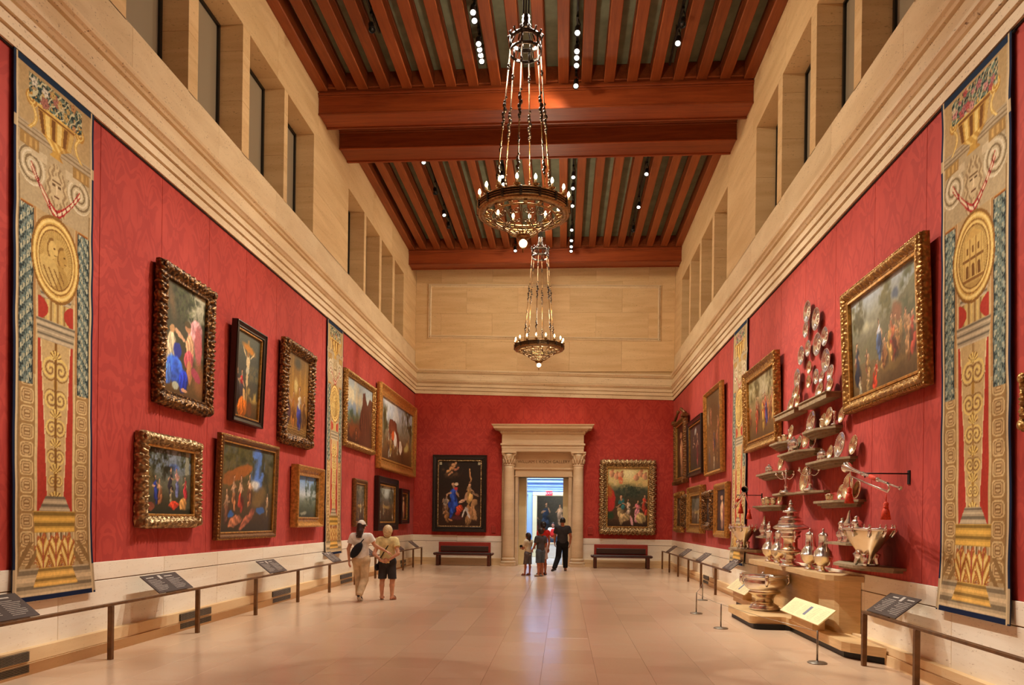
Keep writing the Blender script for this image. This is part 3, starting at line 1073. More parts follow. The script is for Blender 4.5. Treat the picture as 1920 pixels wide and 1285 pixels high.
def pic_d(p):      # figures beneath dark trees, a pale column at right
    p.grad([(0, (36, 38, 26)), (.25, (66, 62, 40)), (.5, (110, 112, 92)), (.75, (120, 134, 150)), (1, (150, 158, 166))])
    p.ell(.6, .72, .14, .06, (96, 122, 186), 0, .5).foliage(.2, .78, .42, .34, (34, 36, 22), (62, 64, 30)).foliage(.85, .85, .2, .2, (48, 54, 34), (78, 84, 50))
    p.poly([(.84, .6), (.93, .6), (.92, 1), (.85, 1)], (150, 150, 128)).poly([(.78, .1), (1, .1), (1, .64), (.78, .62)], (84, 84, 66), .8)
    p.ell(.1, .5, .12, .25, (104, 88, 48), 0, .6, .7)
    p.fig(.22, .18, .44, (44, 64, 150)).fig(.3, .16, .4, (150, 96, 62), robe2=(200, 150, 110)).fig(.52, .3, .42, (60, 56, 70)).fig(.66, .3, .44, (120, 130, 180), robe2=(206, 150, 140))
    p.fig(.54, .2, .26, (200, 184, 140)).ell(.6, .16, .11, .07, (212, 70, 44), 0, .35, 1, .4).fig(.84, .22, .4, (206, 60, 70)).ell(.8, .18, .1, .1, (206, 150, 84), .3, .35, 1, .3).ell(.12, .14, .1, .07, (130, 70, 50), 0, .4)


def pic_e(p):      # a grove with resting figures, a slot of blue sky
    p.grad([(0, (56, 46, 30)), (.3, (84, 66, 40)), (.6, (104, 88, 52)), (1, (84, 92, 84))])
    p.ell(.66, .75, .16, .3, (90, 130, 206), .1, .4).ell(.62, .55, .12, .08, (226, 220, 200), 0, .5, .9)
    p.foliage(.25, .85, .4, .3, (74, 72, 36), (116, 104, 52)).foliage(.9, .75, .2, .4, (52, 54, 34), (78, 76, 42)).foliage(.48, .8, .16, .25, (60, 62, 34), (96, 92, 46))
    p.ell(.3, .66, .3, .09, (170, 98, 40), .25, .35, .9).ell(.15, .6, .1, .08, (150, 92, 44), 0, .4).ell(.72, .42, .2, .12, (120, 96, 54), .5, .5)
    for x, y, h, c in ((.12, .12, .4, (150, 100, 70)), (.24, .26, .4, (196, 130, 80)), (.36, .24, .42, (206, 74, 50)), (.52, .3, .4, (170, 110, 70)), (.88, .22, .26, (190, 160, 110))):
        p.fig(x, y, h, c, robe2=SK)
    p.ell(.75, .26, .1, .05, (66, 98, 150), 0, .4).ell(.5, .15, .18, .06, (160, 92, 66), .5, .4, 1, .3).ell(.28, .13, .14, .06, (176, 110, 76), .2, .4, 1, .3).ell(.2, .2, .06, .04, (60, 100, 160), 0, .4)


def pic_f(p):      # small bright landscape with ruins
    p.grad([(0, (52, 54, 40)), (.25, (84, 92, 66)), (.4, (120, 128, 110)), (.55, (196, 206, 204)), (1, (96, 146, 214))])
    p.foliage(.5, .72, .1, .28, (66, 84, 74), (110, 126, 104)).foliage(.82, .55, .2, .28, (74, 92, 78), (104, 118, 96)).foliage(.95, .85, .12, .2, (60, 70, 50), (90, 96, 66)).foliage(.6, .4, .2, .12, (70, 84, 60), (96, 104, 74))
    p.ell(.35, .12, .2, .05, (150, 150, 124), .1, .5)


def pic_h(p):      # rocky height against a bright sky
    p.grad([(0, (66, 38, 22)), (.3, (110, 66, 36)), (.45, (110, 120, 90)), (.7, (190, 196, 180)), (1, (150, 160, 164))])
    p.cloud(.3, .8, .3, .3, (226, 206, 160), .8, 5).cloud(.25, .55, .3, .12, (120, 146, 176), .8)
    p.poly([(.5, .0), (1, 0), (1, .82), (.9, .84), (.8, .7), (.7, .92), (.62, .88), (.58, .6), (.5, .4)], (92, 52, 32))
    for k in range(12): p.ell(.55 + .04 * k, .35 + .04 * (k % 5), .02, .2, (130, 76, 44) if k % 2 else (66, 36, 24), .1, .6, .7)
    p.foliage(.2, .4, .25, .14, (60, 84, 62), (110, 130, 90)).cloud(.25, .2, .3, .15, (150, 80, 40), .7).fig(.4, .05, .22, (190, 110, 60))


def pic_i(p):      # wide hunt-like tumult, rock and sky
    p.grad([(0, (84, 58, 34)), (.3, (120, 90, 52)), (.55, (140, 140, 120)), (.8, (176, 190, 206)), (1, (160, 176, 196))])
    p.cloud(.3, .85, .4, .2, (214, 216, 210), .8, 6).foliage(.85, .75, .22, .3, (58, 62, 36), (96, 92, 50)).foliage(.08, .6, .14, .3, (66, 66, 38), (110, 104, 56))
    p.poly([(.2, .35), (.24, .62), (.34, .72), (.46, .66), (.55, .45), (.6, .3)], (110, 60, 38)).ell(.36, .55, .1, .1, (140, 80, 50), 0, .6, .7)
    rng = random.Random(4)
    for k in range(16):
        x, y = rng.uniform(.05, .95), rng.uniform(.05, .35)
        p.fig(x, y, rng.uniform(.16, .3), rng.choice([(200, 90, 40), (230, 220, 200), (190, 150, 70), (120, 60, 40), (214, 170, 90), (84, 66, 44), (206, 196, 160)]), lean=rng.uniform(-.2, .2))
    p.ell(.42, .4, .05, .16, (230, 226, 214), .4, .35).ell(.6, .3, .05, .14, (236, 230, 216), .5, .35).ell(.36, .45, .04, .1, (214, 96, 44), .2, .35).ell(.8, .35, .1, .08, (196, 190, 120), .3, .5)


def pic_tall(p, sky=(170, 176, 170), robe=(190, 176, 150)):
    p.grad([(0, (58, 44, 30)), (.35, (92, 70, 44)), (.6, (104, 98, 84)), (1, sky)])
    p.foliage(.2, .8, .3, .3, (54, 54, 38), (92, 88, 60)).foliage(.85, .7, .2, .3, (60, 58, 42), (96, 90, 64))
    rng = random.Random(int(sum(robe)))
    for k in range(8): p.fig(.1 + .8 * (k % 4) / 3 + rng.uniform(-.05, .05), .08 + .16 * (k // 4), .34, rng.choice([robe, (150, 120, 70), (110, 84, 60), (196, 184, 150)]))
    p.ell(.5, .42, .3, .06, (190, 156, 84), 0, .6, .7)


def pic_k(p):
    pic_tall(p, (196, 206, 196), (206, 196, 170))
    p.ell(.5, .8, .25, .2, (206, 214, 206), 0, .7, .8)


def pic_nude(p):
    p.grad([(0, (44, 28, 20)), (.5, (70, 46, 32)), (1, (50, 36, 28))])
    p.ell(.5, .45, .2, .3, (206, 160, 120), .1, .4, 1, .3).ell(.45, .8, .14, .07, (196, 146, 106), 0, .4).ell(.5, .15, .18, .14, (150, 110, 84), 0, .5).ell(.72, .4, .16, .3, (120, 44, 36), .1, .5)


def pic_gold(p):   # crowded golden altarpiece
    p.grad([(0, (84, 58, 32)), (.4, (120, 84, 46)), (1, (96, 74, 44))])
    rng = random.Random(9)
    for k in range(16):
        p.fig(rng.uniform(.1, .9), .04 + .05 * k, rng.uniform(.16, .26), rng.choice([(196, 120, 84), (206, 180, 140), (120, 60, 50), (150, 110, 60), (90, 90, 120), (214, 190, 150)]), lean=rng.uniform(-.15, .15))


def pic_dark(p, robe=(130, 60, 54)):
    p.grad([(0, (44, 34, 26)), (.5, (70, 56, 46)), (1, (58, 48, 42))])
    p.fig(.6, .1, .75, robe, lean=-.05).fig(.3, .2, .6, (84, 66, 56)).ell(.45, .85, .1, .1, (180, 172, 160), .3, .5, .8)


def pic_m(p):      # assembly with blue, gold and scarlet robes below steep woods
    p.grad([(0, (92, 70, 42)), (.2, (116, 92, 58)), (.45, (104, 96, 70)), (.75, (140, 140, 120)), (1, (170, 182, 196))])
    p.cloud(.3, .85, .35, .22, (216, 206, 164), .8, 6).poly([(0, .35), (.3, .55), (.55, .62), (1, .9), (1, .4), (.5, .3)], (108, 104, 76), .9)
    p.foliage(.55, .8, .1, .22, (88, 86, 50), (120, 112, 66)).foliage(.88, .78, .14, .22, (84, 88, 60), (110, 112, 76)).foliage(.14, .8, .12, .2, (66, 62, 34), (96, 86, 44)).ell(.7, .62, .09, .12, (150, 84, 54), 0, .5, .7).ell(.68, .8, .06, .06, (80, 92, 110), 0, .5)
    rng = random.Random(3)
    for k in range(20):
        x = rng.uniform(.05, .95)
        p.fig(x, .12 + .3 * rng.random() * (.5 + .5 * x), .26, rng.choice([(150, 84, 50), (176, 120, 70), (120, 66, 50), (190, 150, 90), (140, 110, 80)]))
    p.fig(.1, .12, .46, (44, 50, 66)).fig(.45, .32, .36, (84, 108, 150), robe2=(206, 214, 220)).fig(.64, .24, .42, (206, 70, 54), robe2=(190, 110, 70)).fig(.6, .22, .34, (222, 176, 96)).fig(.9, .2, .4, (196, 84, 66)).fig(.83, .24, .4, (206, 160, 110))
    p.ell(.66, .18, .2, .05, (130, 104, 60), .1, .5).fig(.36, .02, .3, (226, 70, 40), lean=.2).fig(.14, .0, .22, (200, 186, 150)).fig(.26, .02, .2, (170, 140, 90))


def pic_n(p):
    p.grad([(0, (90, 66, 36)), (.3, (130, 96, 54)), (.55, (150, 130, 84)), (.8, (190, 180, 140)), (1, (150, 140, 104))])
    p.foliage(.2, .8, .25, .22, (96, 84, 46), (140, 122, 66)).foliage(.85, .8, .2, .25, (84, 72, 40), (124, 106, 60)).cloud(.55, .8, .2, .2, (214, 206, 176), .8)
    rng = random.Random(5)
    for k in range(18): p.fig(.05 + .9 * rng.random(), .2 + .1 * rng.random(), .42, rng.choice([(200, 84, 50), (160, 90, 50), (206, 170, 100), (120, 70, 46), (190, 120, 70)]))
    p.fig(.55, .16, .46, (222, 176, 84)).fig(.66, .18, .46, (84, 84, 150)).fig(.3, .12, .4, (206, 80, 50))


def pic_l(p):      # end wall left: blue-robed figure among others, putti above, all on dark ground
    p.grad([(0, (62, 38, 24)), (.3, (54, 36, 26)), (.6, (44, 32, 24)), (1, (40, 32, 26))])
    p.cloud(.3, .85, .25, .12, (110, 76, 50), .7)
    for x, y, a, c in ((.24, .84, .5, (206, 150, 96)), (.33, .88, -.3, (196, 140, 92)), (.28, .79, .9, (190, 140, 100)), (.42, .86, .2, (176, 110, 80)), (.36, .93, 0, (200, 150, 104))):
        p.ell(x, y, .07, .025, c, a, .5, 1, .4).ell(x + .04, y + .03, .03, .02, np.array(c) * 1.05, 0, .4)
    p.fig(.16, .12, .40, (150, 110, 80), robe2=(170, 150, 130), lean=.15).fig(.22, .06, .26, (176, 120, 72), lean=-.2)
    p.fig(.36, .18, .52, (42, 76, 180), robe2=(58, 98, 206))
    for k in range(9):
        p.ell(.33 + .02 * (k % 4), .24 + .035 * k, .035, .06, ((66, 108, 214), (34, 60, 160), (50, 88, 196))[k % 3], .25, .5, .9)
    p.ell(.41, .57, .05, .03, (200, 60, 60), .3, .4).ell(.42, .635, .05, .028, (232, 204, 170), .2, .35)
    p.fig(.70, .36, .34, (206, 156, 92), lean=.15).fig(.80, .08, .62, (190, 140, 90), robe2=(218, 170, 104), lean=-.12).ell(.74, .76, .02, .10, (206, 150, 100), .2, .4).ell(.72, .86, .02, .02, (214, 160, 110), 0, .4)
    p.ell(.86, .2, .035, .13, (196, 146, 100), .2, .4, 1, .2).ell(.76, .2, .03, .12, (180, 128, 86), -.15, .4, 1, .2)
    p.ell(.50, .27, .09, .06, (206, 78, 46), .2, .4, 1, .4).ell(.46, .2, .06, .05, (170, 54, 40), -.3, .4, 1, .3).ell(.60, .22, .022, .10, (226, 214, 200), -.35, .4).ell(.66, .26, .05, .05, (190, 180, 172), .3, .5).ell(.71, .18, .02, .07, (220, 210, 200), .35, .4)
    p.ell(.56, .385, .10, .026, (218, 170, 138), .5, .4, 1, .2).ell(.64, .42, .035, .025, (206, 156, 120), 0, .4).ell(.44, .13, .16, .04, (96, 44, 46), 0, .5).ell(.30, .1, .07, .015, (200, 140, 96), -.5, .4)
    p.put(((abs(p.x - .06) < .03) & (abs(p.y - .95) < .022)) | ((abs(p.x - .94) < .03) & (abs(p.y - .95) < .022)), (180, 172, 140))


def pic_r(p):      # end wall right: luminous heaven over seated women and children
    p.grad([(0, (44, 30, 22)), (.15, (84, 60, 40)), (.4, (70, 62, 44)), (.6, (76, 80, 62)), (.75, (214, 190, 120)), (1, (226, 206, 140))])
    p.ell(.52, .9, .22, .18, (250, 236, 176), 0, .8).foliage(.55, .6, .35, .12, (48, 58, 46), (76, 88, 64)).ell(.1, .45, .12, .22, (190, 50, 44), 0, .4).ell(.06, .6, .1, .14, (176, 96, 40), .2, .5)
    for x, y in ((.12, .88), (.24, .84), (.34, .86), (.7, .82), (.8, .88), (.9, .84)): p.ell(x, y, .07, .06, (206, 150, 110), .4, .35, 1, .4).ell(x + .02, y + .06, .035, .025, (190, 130, 90), 0, .4)
    p.ell(.33, .78, .06, .07, (224, 120, 80), .2, .4).cloud(.2, .74, .25, .05, (224, 196, 140), .8).cloud(.8, .72, .25, .06, (220, 186, 120), .8)
    p.fig(.36, .08, .48, (232, 198, 140), robe2=(56, 116, 116), seated=True).fig(.52, .22, .26, (232, 206, 176)).fig(.74, .1, .38, (224, 150, 160), robe2=(214, 120, 130), seated=True).ell(.82, .16, .13, .1, (190, 166, 110), .3, .4, 1, .3)
    p.fig(.9, .22, .34, (206, 76, 56)).ell(.1, .2, .1, .08, (44, 66, 40), 0, .5).ell(.6, .12, .03, .1, (236, 176, 176), .2, .4)


def pic_far(p):
    p.grad([(0, (60, 52, 40)), (.5, (74, 70, 60)), (1, (84, 82, 74))])
    p.fig(.2, .15, .55, (60, 76, 104)).fig(.42, .15, .5, (206, 170, 140)).fig(.68, .1, .7, (222, 190, 130)).fig(.85, .1, .6, (190, 160, 120)).fig(.05, .1, .4, (150, 60, 44))


# ------------------------------------------------------------------ picture frames
def frame_mesh(W, H, fw, depth, style, mat, seed=0):
    """mitred moulding; carved styles get swelling leaves along every side and a broken silhouette"""
    prof = {'plain': [(0, 0), (0, .55), (.10, .75), (.18, .72), (.24, .95), (.42, 1.0), (.60, .8), (.72, .55), (.80, .6), (.88, .52), (1, .42), (1, .2)],
            'black': [(0, 0), (0, .8), (.06, 1.0), (.16, 1.0), (.22, .86), (.62, .74), (.70, .84), (.8, .84), (.86, .6), (1, .5), (1, .2)],
            'wide': [(0, 0), (0, .85), (.08, 1.0), (.2, .96), (.35, .7), (.7, .45), (.8, .52), (.9, .5), (1, .36), (1, .2)],
            'carved': [(0, 0), (-.02, .35), (.03, .62), (.14, .82), (.28, .95), (.42, 1.0), (.56, .92), (.68, .72), (.78, .58), (.86, .62), (.93, .5), (1, .42), (1, .2)]}
    prof = prof['carved'] if style in ('carved', 'pierced') else prof[style]
    step = {'carved': .024, 'pierced': .022}.get(style, .07)
    rng = np.random.default_rng(seed)
    cor = [np.array(c, float) for c in ((-W / 2, -H / 2), (W / 2, -H / 2), (W / 2, H / 2), (-W / 2, H / 2))]
    ins = [np.array(c, float) for c in ((1, 1), (-1, 1), (-1, -1), (1, -1))]
    mb = MB()
    for s in range(4):
        A, B, ia, ib = cor[s], cor[(s + 1) % 4], ins[s], ins[(s + 1) % 4]
        L = np.linalg.norm(B - A)
        n = max(2, int(L / step))
        rings = []
        inward = (ia + ib) / 2
        for k in range(n + 1):
            t = k / n
            ring = []
            e = min(t, 1 - t) * L                             # distance from the corner
            fade = min(1, e / (fw * .6)) if n > 4 else 0
            for d, h in prof:
                dd, hh = d, h
                if style in ('carved', 'pierced'):
                    w1 = math.sin(2 * PI * t * max(3, round(L / min(.16, fw * .9))))
                    w2 = math.sin(2 * PI * t * max(5, round(L / min(.085, fw * .45))) + 3 * d)
                    bulge = math.sin(PI * min(max(d, 0), 1)) ** .7
                    amp = .16 if style == 'carved' else .24
                    hh = h + amp * bulge * (w1 * math.cos(4 * PI * d) * .8 + w2 * .55)
                    if d < .2:
                        dd = d - fade * (.06 if style == 'carved' else .13) * (.5 + .5 * w1) - .03 * fade * w2
                p = A * (1 - t) + B * t + (ia * (1 - t) + ib * t) * (max(dd, 0) if not fade else max(dd, -.2)) * fw if False else None
                base = A + (B - A) * t
                off = (ia * (1 - t) + ib * t)
                # inset d: corners move by (d,d), so interpolate between inset corners
                P = (A + ia * d * fw) * (1 - t) + (B + ib * d * fw) * t + inward * ((dd - d) * fw)
                ring.append((P[0], -hh * depth, P[1]))
            rings.append(ring)
        mb.loft(rings, False, False, style != 'black')
        if style == 'carved' or style == 'pierced':            # corner leaves
            c = A + ia * fw * .42
            mb.ball((c[0], -depth * .95, c[1]), fw * .36, 10, 6, (1, .5, 1))
    # back
    mb.box(-W / 2 + .01, W / 2 - .01, -.012, 0, -H / 2 + .01, H / 2 - .01)
    return mb.mesh('frame', mat)


def painting(label, side, pos, z, size, pic, style='plain', mat='gold_plain', fw=.10, depth=.10, lean=0.0, liner=None, seed=1, group=None, beads=0):
    W, H = size
    a = math.radians(lean)
    rz = {'l': PI / 2, 'r': -PI / 2, 'b': 0}[side]
    stand = .012 + (H / 2 * math.sin(a) if a > 0 else 0)
    loc = {'l': (XL + stand, pos, z), 'r': (XR - stand, pos, z), 'b': (pos, YB - .012, z)}[side]
    root = empty('framed_painting', loc, rz, label, 'painting', group, rx=a)
    link('frame', frame_mesh(W, H, fw, depth, style, M[mat], seed), root)
    w, h = W - 2 * fw + .02, H - 2 * fw + .02
    p = Paint(w, h, max(.008, min(.018, w / 110)), seed)
    pic(p)
    col = p.done()
    P = np.stack([(p.x - .5) * w, np.full_like(p.x, -depth * .28), (p.y - .5) * h], -1)
    link('canvas', grid_mesh('canvas', P, col, M['paint']), root)
    if liner:
        mb = MB()
        lw = fw * .2
        x0, x1, z0, z1 = -w / 2 - .004, w / 2 + .004, -h / 2 - .004, h / 2 + .004
        y0, y1 = -depth * .62, -depth * .25
        mb.bev(x0, x1, y0, y1, z0, z0 + lw, .004).bev(x0, x1, y0, y1, z1 - lw, z1, .004).bev(x0, x0 + lw, y0, y1, z0 + lw, z1 - lw, .004).bev(x1 - lw, x1, y0, y1, z0 + lw, z1 - lw, .004)
        mb.build('inner_slip', M[liner], root)
    if beads:                                                  # a rope of beads round the outer edge
        mb = MB()
        for s in range(4):
            L, K = (W, H)[s % 2], (H, W)[s % 2]
            n = int(L / beads)
            for k in range(n):
                q = -L / 2 + (k + .5) * L / n
                x, zz = ((q, -K / 2 + .02), (K / 2 - .02, q), (q, K / 2 - .02), (-K / 2 + .02, q))[s]
                mb.ball((x, -depth * .72, zz), beads * .42, 6, 4)
        mb.build('bead_rope', M['gold'], root)
    return root


def span(y0, y1, z0, z1): return (y0 + y1) / 2, (z0 + z1) / 2, (abs(y1 - y0), z1 - z0)


def hang(label, side, box, *a, **k):
    p, z, s = span(*box)
    return painting(label, side, p, z, s, *a, **k)


hang('tall dark-framed painting of a blue-robed woman below a rose-draped youth', 'l', (9.30, 10.78, 3.19, 5.12), pic_a, 'pierced', 'gold_dark', .17, .13, 1.2, 'gold_dark', 21)
hang('narrow black-framed painting of a pale figure over mourners under dark sky', 'l', (11.48, 12.66, 3.24, 4.92), pic_b, 'black', 'ebony', .12, .11, 2.2, 'gold_plain', 22)
hang('tall golden interior scene in deep carved bronze frame, left of the far left tapestry', 'l', (13.56, 15.20, 3.13, 5.15), pic_c, 'pierced', 'gold_dark', .2, .15, 1.5, None, 23)
hang('figures under dark trees in a pale gold scalloped frame, beside the left tapestry', 'l', (8.94, 10.46, 1.50, 2.75), pic_d, 'pierced', 'gold_pale', .16, .14, 0, 'gold_plain', 24)
hang('large lower left grove scene with blue sky slot, thin beaded gilt frame', 'l', (11.04, 13.36, 1.27, 2.99), pic_e, 'plain', 'brown_frame', .12, .10, 1.8, 'gold_plain', 25, beads=.05)
hang('small bright landscape with ruins in a deep gold box frame, left wall', 'l', (14.26, 15.85, 1.45, 2.74), pic_f, 'wide', 'gold_plain', .19, .17, .8, 'gold_plain', 26)
hang('rocky landscape against bright sky, gilt frame, just past the far left tapestry', 'l', (17.60, 20.40, 3.47, 5.41), pic_h, 'carved', 'gold', .16, .12, .5, None, 27)
hang('very large turbulent landscape in a wide gilt frame, farthest in the upper left row', 'l', (20.86, 25.95, 3.15, 5.69), pic_i, 'wide', 'gold_plain', .30, .16, .5, 'gold_plain', 28)
hang('small tall muted picture in dark gilt frame behind the capped woman', 'l', (18.57, 19.76, 1.43, 2.71), lambda p: pic_tall(p, (150, 140, 112), (150, 120, 84)), 'plain', 'brown_frame', .13, .10, 0, 'gold_plain', 29)
hang('tall painting of a pale crowd in a broad black frame, lower left wall', 'l', (20.79, 23.30, 1.29, 2.92), pic_k, 'black', 'ebony', .24, .15, 0, 'gold_plain', 30)
hang('small black-framed picture of one pale figure, last on the lower left wall', 'l', (23.94, 25.12, 1.48, 2.68), pic_nude, 'black', 'ebony', .15, .12, 0, 'gold_plain', 31)

hang('largest right-wall painting, an assembly in scarlet robes, rope-edged gold frame', 'r', (7.96, 10.18, 3.16, 4.80), pic_m, 'plain', 'gold', .17, .13, 2.3, 'gold_plain', 41, beads=.045)
hang('golden crowd scene in a gilt frame, upper right wall beside the far right tapestry', 'r', (13.30, 15.60, 3.14, 4.80), pic_n, 'wide', 'gold', .19, .13, 2.0, 'gold_plain', 42)
hang('tall crowded golden altarpiece in a thin gilt frame, tallest of the far right wall', 'r', (17.83, 19.95, 2.91, 5.14), pic_gold, 'plain', 'gold_plain', .10, .12, 1.5, None, 43)
hang('dark figure painting with a black frame, middle of the far upper right row', 'r', (20.30, 22.62, 3.04, 4.71), pic_dark, 'black', 'ebony', .16, .13, 1.2, 'gold_plain', 44)
bp = hang('narrow dark painting in an altar frame with broken top, upper right wall', 'r', (23.0, 25.09, 2.95, 5.05), pic_nude, 'carved', 'brown_frame', .17, .16, 1.0, 'gold_plain', 45)
m = MB()
for sx in (-1, 1):
    m.bev(sx * 1.0 - .14, sx * 1.0 + .14, -.22, -.01, 1.0, 1.10, .012).bev(sx * 1.0 - .12, sx * 1.0 + .12, -.2, -.01, -1.08, -.96, .012)
    pts = [(sx * (1.05 - .75 * t), -.1, 1.12 + .22 * t) for t in (0, .4, .8, 1)]
    m.tube(pts, [.05, .05, .04, .06], 8)
tag(m.build('broken_pediment', M['brown_frame'], bp), kind='stuff')
hang('narrow muted picture in a carved gilt frame, lowest row against the right corner', 'r', (23.62, 25.15, 1.33, 2.67), lambda p: pic_dark(p, (120, 80, 60)), 'carved', 'gold', .2, .13, 0, None, 46)
hang('smallest carved-frame picture, between two larger frames on the far lower right wall', 'r', (22.48, 23.50, 1.51, 2.53), lambda p: pic_dark(p, (96, 90, 90)), 'pierced', 'gold_dark', .22, .15, 0, None, 47)
hang('pale group portrait in a heavy gold frame, centre of the far lower right row', 'r', (20.24, 22.38, 1.35, 2.71), lambda p: pic_tall(p, (130, 130, 120), (196, 184, 160)), 'wide', 'gold', .24, .17, 0, 'gold_plain', 48)
hang('dark red portrait in a deep pierced bronze frame, lower right wall', 'r', (18.93, 20.03, 1.48, 2.49), lambda p: pic_dark(p, (160, 60, 50)), 'pierced', 'gold_dark', .19, .15, 0, None, 49)
hang('standing pale figure in a flat orange-gilt frame, lower right beside the far tapestry', 'r', (17.28, 18.70, 1.29, 2.64), pic_nude, 'plain', 'gold_plain', .17, .12, 0, None, 50)
hang('gold carved frame cut by the right edge, past the near right tapestry', 'r', (4.9, 6.36, 2.45, 2.95), pic_dark, 'carved', 'gold', .13, .12, 0, None, 51)

painting('dark altarpiece with blue-robed woman, broad black frame, left of the doorway', 'b', -3.82, 2.615, (2.0, 2.83), pic_l, 'black', 'ebony', .20, .13, 0, 'gold_pale', 61)
painting('bright altarpiece of seated women in silver-gold carved frame, right of the doorway', 'b', 2.31, 2.54, (2.0, 2.68), pic_r, 'pierced', 'gold_pale', .25, .17, 0, 'gold', 62)
rp = empty('framed_painting', (.1, 37.9, .95), label='dim painting seen through the far cream doorway', cat='painting')
p = Paint(3.4, 2.5, .03, 71); pic_far(p); cc = p.done()
link('canvas', grid_mesh('canvas', np.stack([(p.x - .5) * 3.4, np.full_like(p.x, -.03), p.y * 2.5], -1), cc, M['paint']), rp)
MB().bev(-1.8, 1.8, -.025, 0, -.1, 2.6, .01).build('frame', M['brown_frame'], rp)
for x in (-2.55, .985):
    zz = 1.30
    tag(MB().bev(x - .085, x + .085, YB - .02, YB, zz - .13, zz + .13, .006).build('wall_plaque', M['bench_red']),
        'small dark red switch plate on the end wall, %s of the doorway' % ('left' if x < 0 else 'right'), 'plaque')


# ------------------------------------------------------------------ tapestries
def tapestry_colours(x, z, W, H, seed, medal, flowers):
    """x across -W/2..W/2, z up 0..H; a woven herm with urn, medallion, garlands and acanthus"""
    rng = np.random.default_rng(seed)
    h, w = x.shape
    n1, n2 = smooth_noise(h, w, 18, rng), smooth_noise(h, w, 60, rng)
    a = np.ones((h, w, 3)) * np.array((194, 166, 120.)) * (.93 + .14 * n1)[..., None]
    ax = np.abs(x)

    def put(m, c, al=1.0):
        nonlocal a
        m = (np.clip(m, 0, 1) * al)[..., None]
        a = a * (1 - m) + np.asarray(c, float) * m

    def box(x0, x1, z0, z1): return (x > x0) & (x < x1) & (z > z0) & (z < z1)

    def ell(cx, cz, rx, rz): return np.sqrt(((x - cx) / rx) ** 2 + ((z - cz) / rz) ** 2)

    def lines(c, width, period): return (np.abs(((c / period) % 1) - .5) > .5 - width)
    GOLD, GOLDL, GOLDD = (206, 156, 60), (236, 200, 104), (140, 92, 34)
    TAN, TAND, GREY, RED = (190, 158, 108), (140, 108, 66), (176, 156, 122), (196, 56, 40)
    s = H / 5.63
    # side strips with egg and dart below the garlands
    put(box(-W / 2 + .07, W / 2 - .07, 0, H), (190, 156, 102))
    for sx in (-1, 1):
        u = sx * x
        strip = (u > .30) & (u < .53) & (z > .38 * s) & (z < 2.36 * s)
        put(strip, (170, 128, 72))
        ph = ((z / .235) % 1) - .5
        ph = ((z / .185) % 1) - .5
        dd = ((np.abs(u - .415) / .085) ** 4 + (np.abs(ph) / .40) ** 4) ** .25
        put(strip & (dd < 1.1) & (dd > .9), (222, 186, 122)); put(strip & (dd < .9), (150, 110, 62)); put(strip & (dd < .78), (206, 166, 106)); put(strip & (dd < .55), (140, 100, 56)); put(strip & (dd < .42), (214, 176, 116))
        put(strip & (dd < .5) & (np.abs(ph) < .05), (150, 108, 60)); put((np.abs(u - .295) < .012) & (z < 4.4 * s) & (z > .38 * s), (224, 192, 132)); put((np.abs(u - .532) < .01) & (z < 4.4 * s), (150, 116, 70))
    # red inset panels each side of the tapering shaft
    put((ax < .27) & (z > .95 * s) & (z < 3.25 * s), RED)
    put((np.abs(ax - .275) < .012) & (z > .9 * s) & (z < 3.3 * s), (214, 182, 124))
    tw = .115 + (z / s - .95) * .062
    sh = (ax < tw) & (z > .95 * s) & (z < 2.80 * s)
    put(sh, (206, 170, 108)); put(sh & (ax > tw - .014), (236, 206, 148))
    # scrollwork on the shaft, mirrored
    zz = z / s
    for c0, k, r in ((2.50, 1, .13), (2.18, -1, .11), (1.86, 1, .10), (1.55, -1, .085), (1.28, 1, .07)):
        d = np.sqrt((ax - r * .62) ** 2 + ((zz - c0)) ** 2)
        th = np.arctan2(zz - c0, (ax - r * .62))
        spiral = np.abs(((d / (r * .52)) - k * th / (2 * PI)) % 1 - .5)
        msk = sh & (d < r) & (spiral < .2)
        put(msk, GOLDL); put(sh & (d < r) & (spiral > .36), GOLDD, .8)
        put(sh & (np.sqrt((x / .03) ** 2 + ((zz - c0 + .16) / .07) ** 2) < 1), GOLD); put(sh & (np.abs(ax - .01) < .008), GOLDD)
    for c0 in (2.66, 2.02, 1.70, 1.42, 1.12):
        d = np.sqrt((x / .09) ** 2 + ((zz - c0) / .05) ** 2)
        th = np.arctan2(zz - c0 + .05, x)
        put(sh & (d < 1) & (np.sin(th * 12) > -.1), GOLDL); put(sh & (d < 1) & (np.sin(th * 12) < -.5), GOLDD)
    # mouldings of the pedestal: shaft foot, abacus, little vase
    def mould(z0, z1, w0, w1, c, k=3):
        t = (zz - z0) / (z1 - z0)
        m = (t > 0) & (t < 1) & (ax < w0 + (w1 - w0) * t)
        put(m, c); put(m & (np.sin(t * k * 2 * PI) > .55), np.array(c) * 1.16); put(m & (np.sin(t * k * 2 * PI) < -.6), np.array(c) * .7)
    mould(.95, 1.12, .24, .14, GREY, 2); mould(2.80, 3.02, .27, .30, GREY, 3)
    t = (zz - 3.02) / .22
    vm = (t > 0) & (t < 1) & (ax < .21 - .09 * np.sin(PI * np.clip(t, 0, 1)) ** .8)
    put(vm, (206, 172, 104)); put(vm & (np.sin(x * 60) > .6), GOLDD, .7); put(vm & (np.sin(x * 60) < -.6), GOLDL, .7)
    mould(3.24, 3.42, .22, .27, GREY, 3)
    # foot: gold block, fluted basket wrapped in acanthus, plinth
    mould(.72, .95, .30, .32, GOLD, 2)
    bk = (ax < .27) & (zz > .34) & (zz < .72)
    put(bk, (186, 156, 108)); put(bk & lines(x, .22, .075), (128, 98, 60)); put(bk & lines(x + .02, .12, .075), (222, 196, 146))
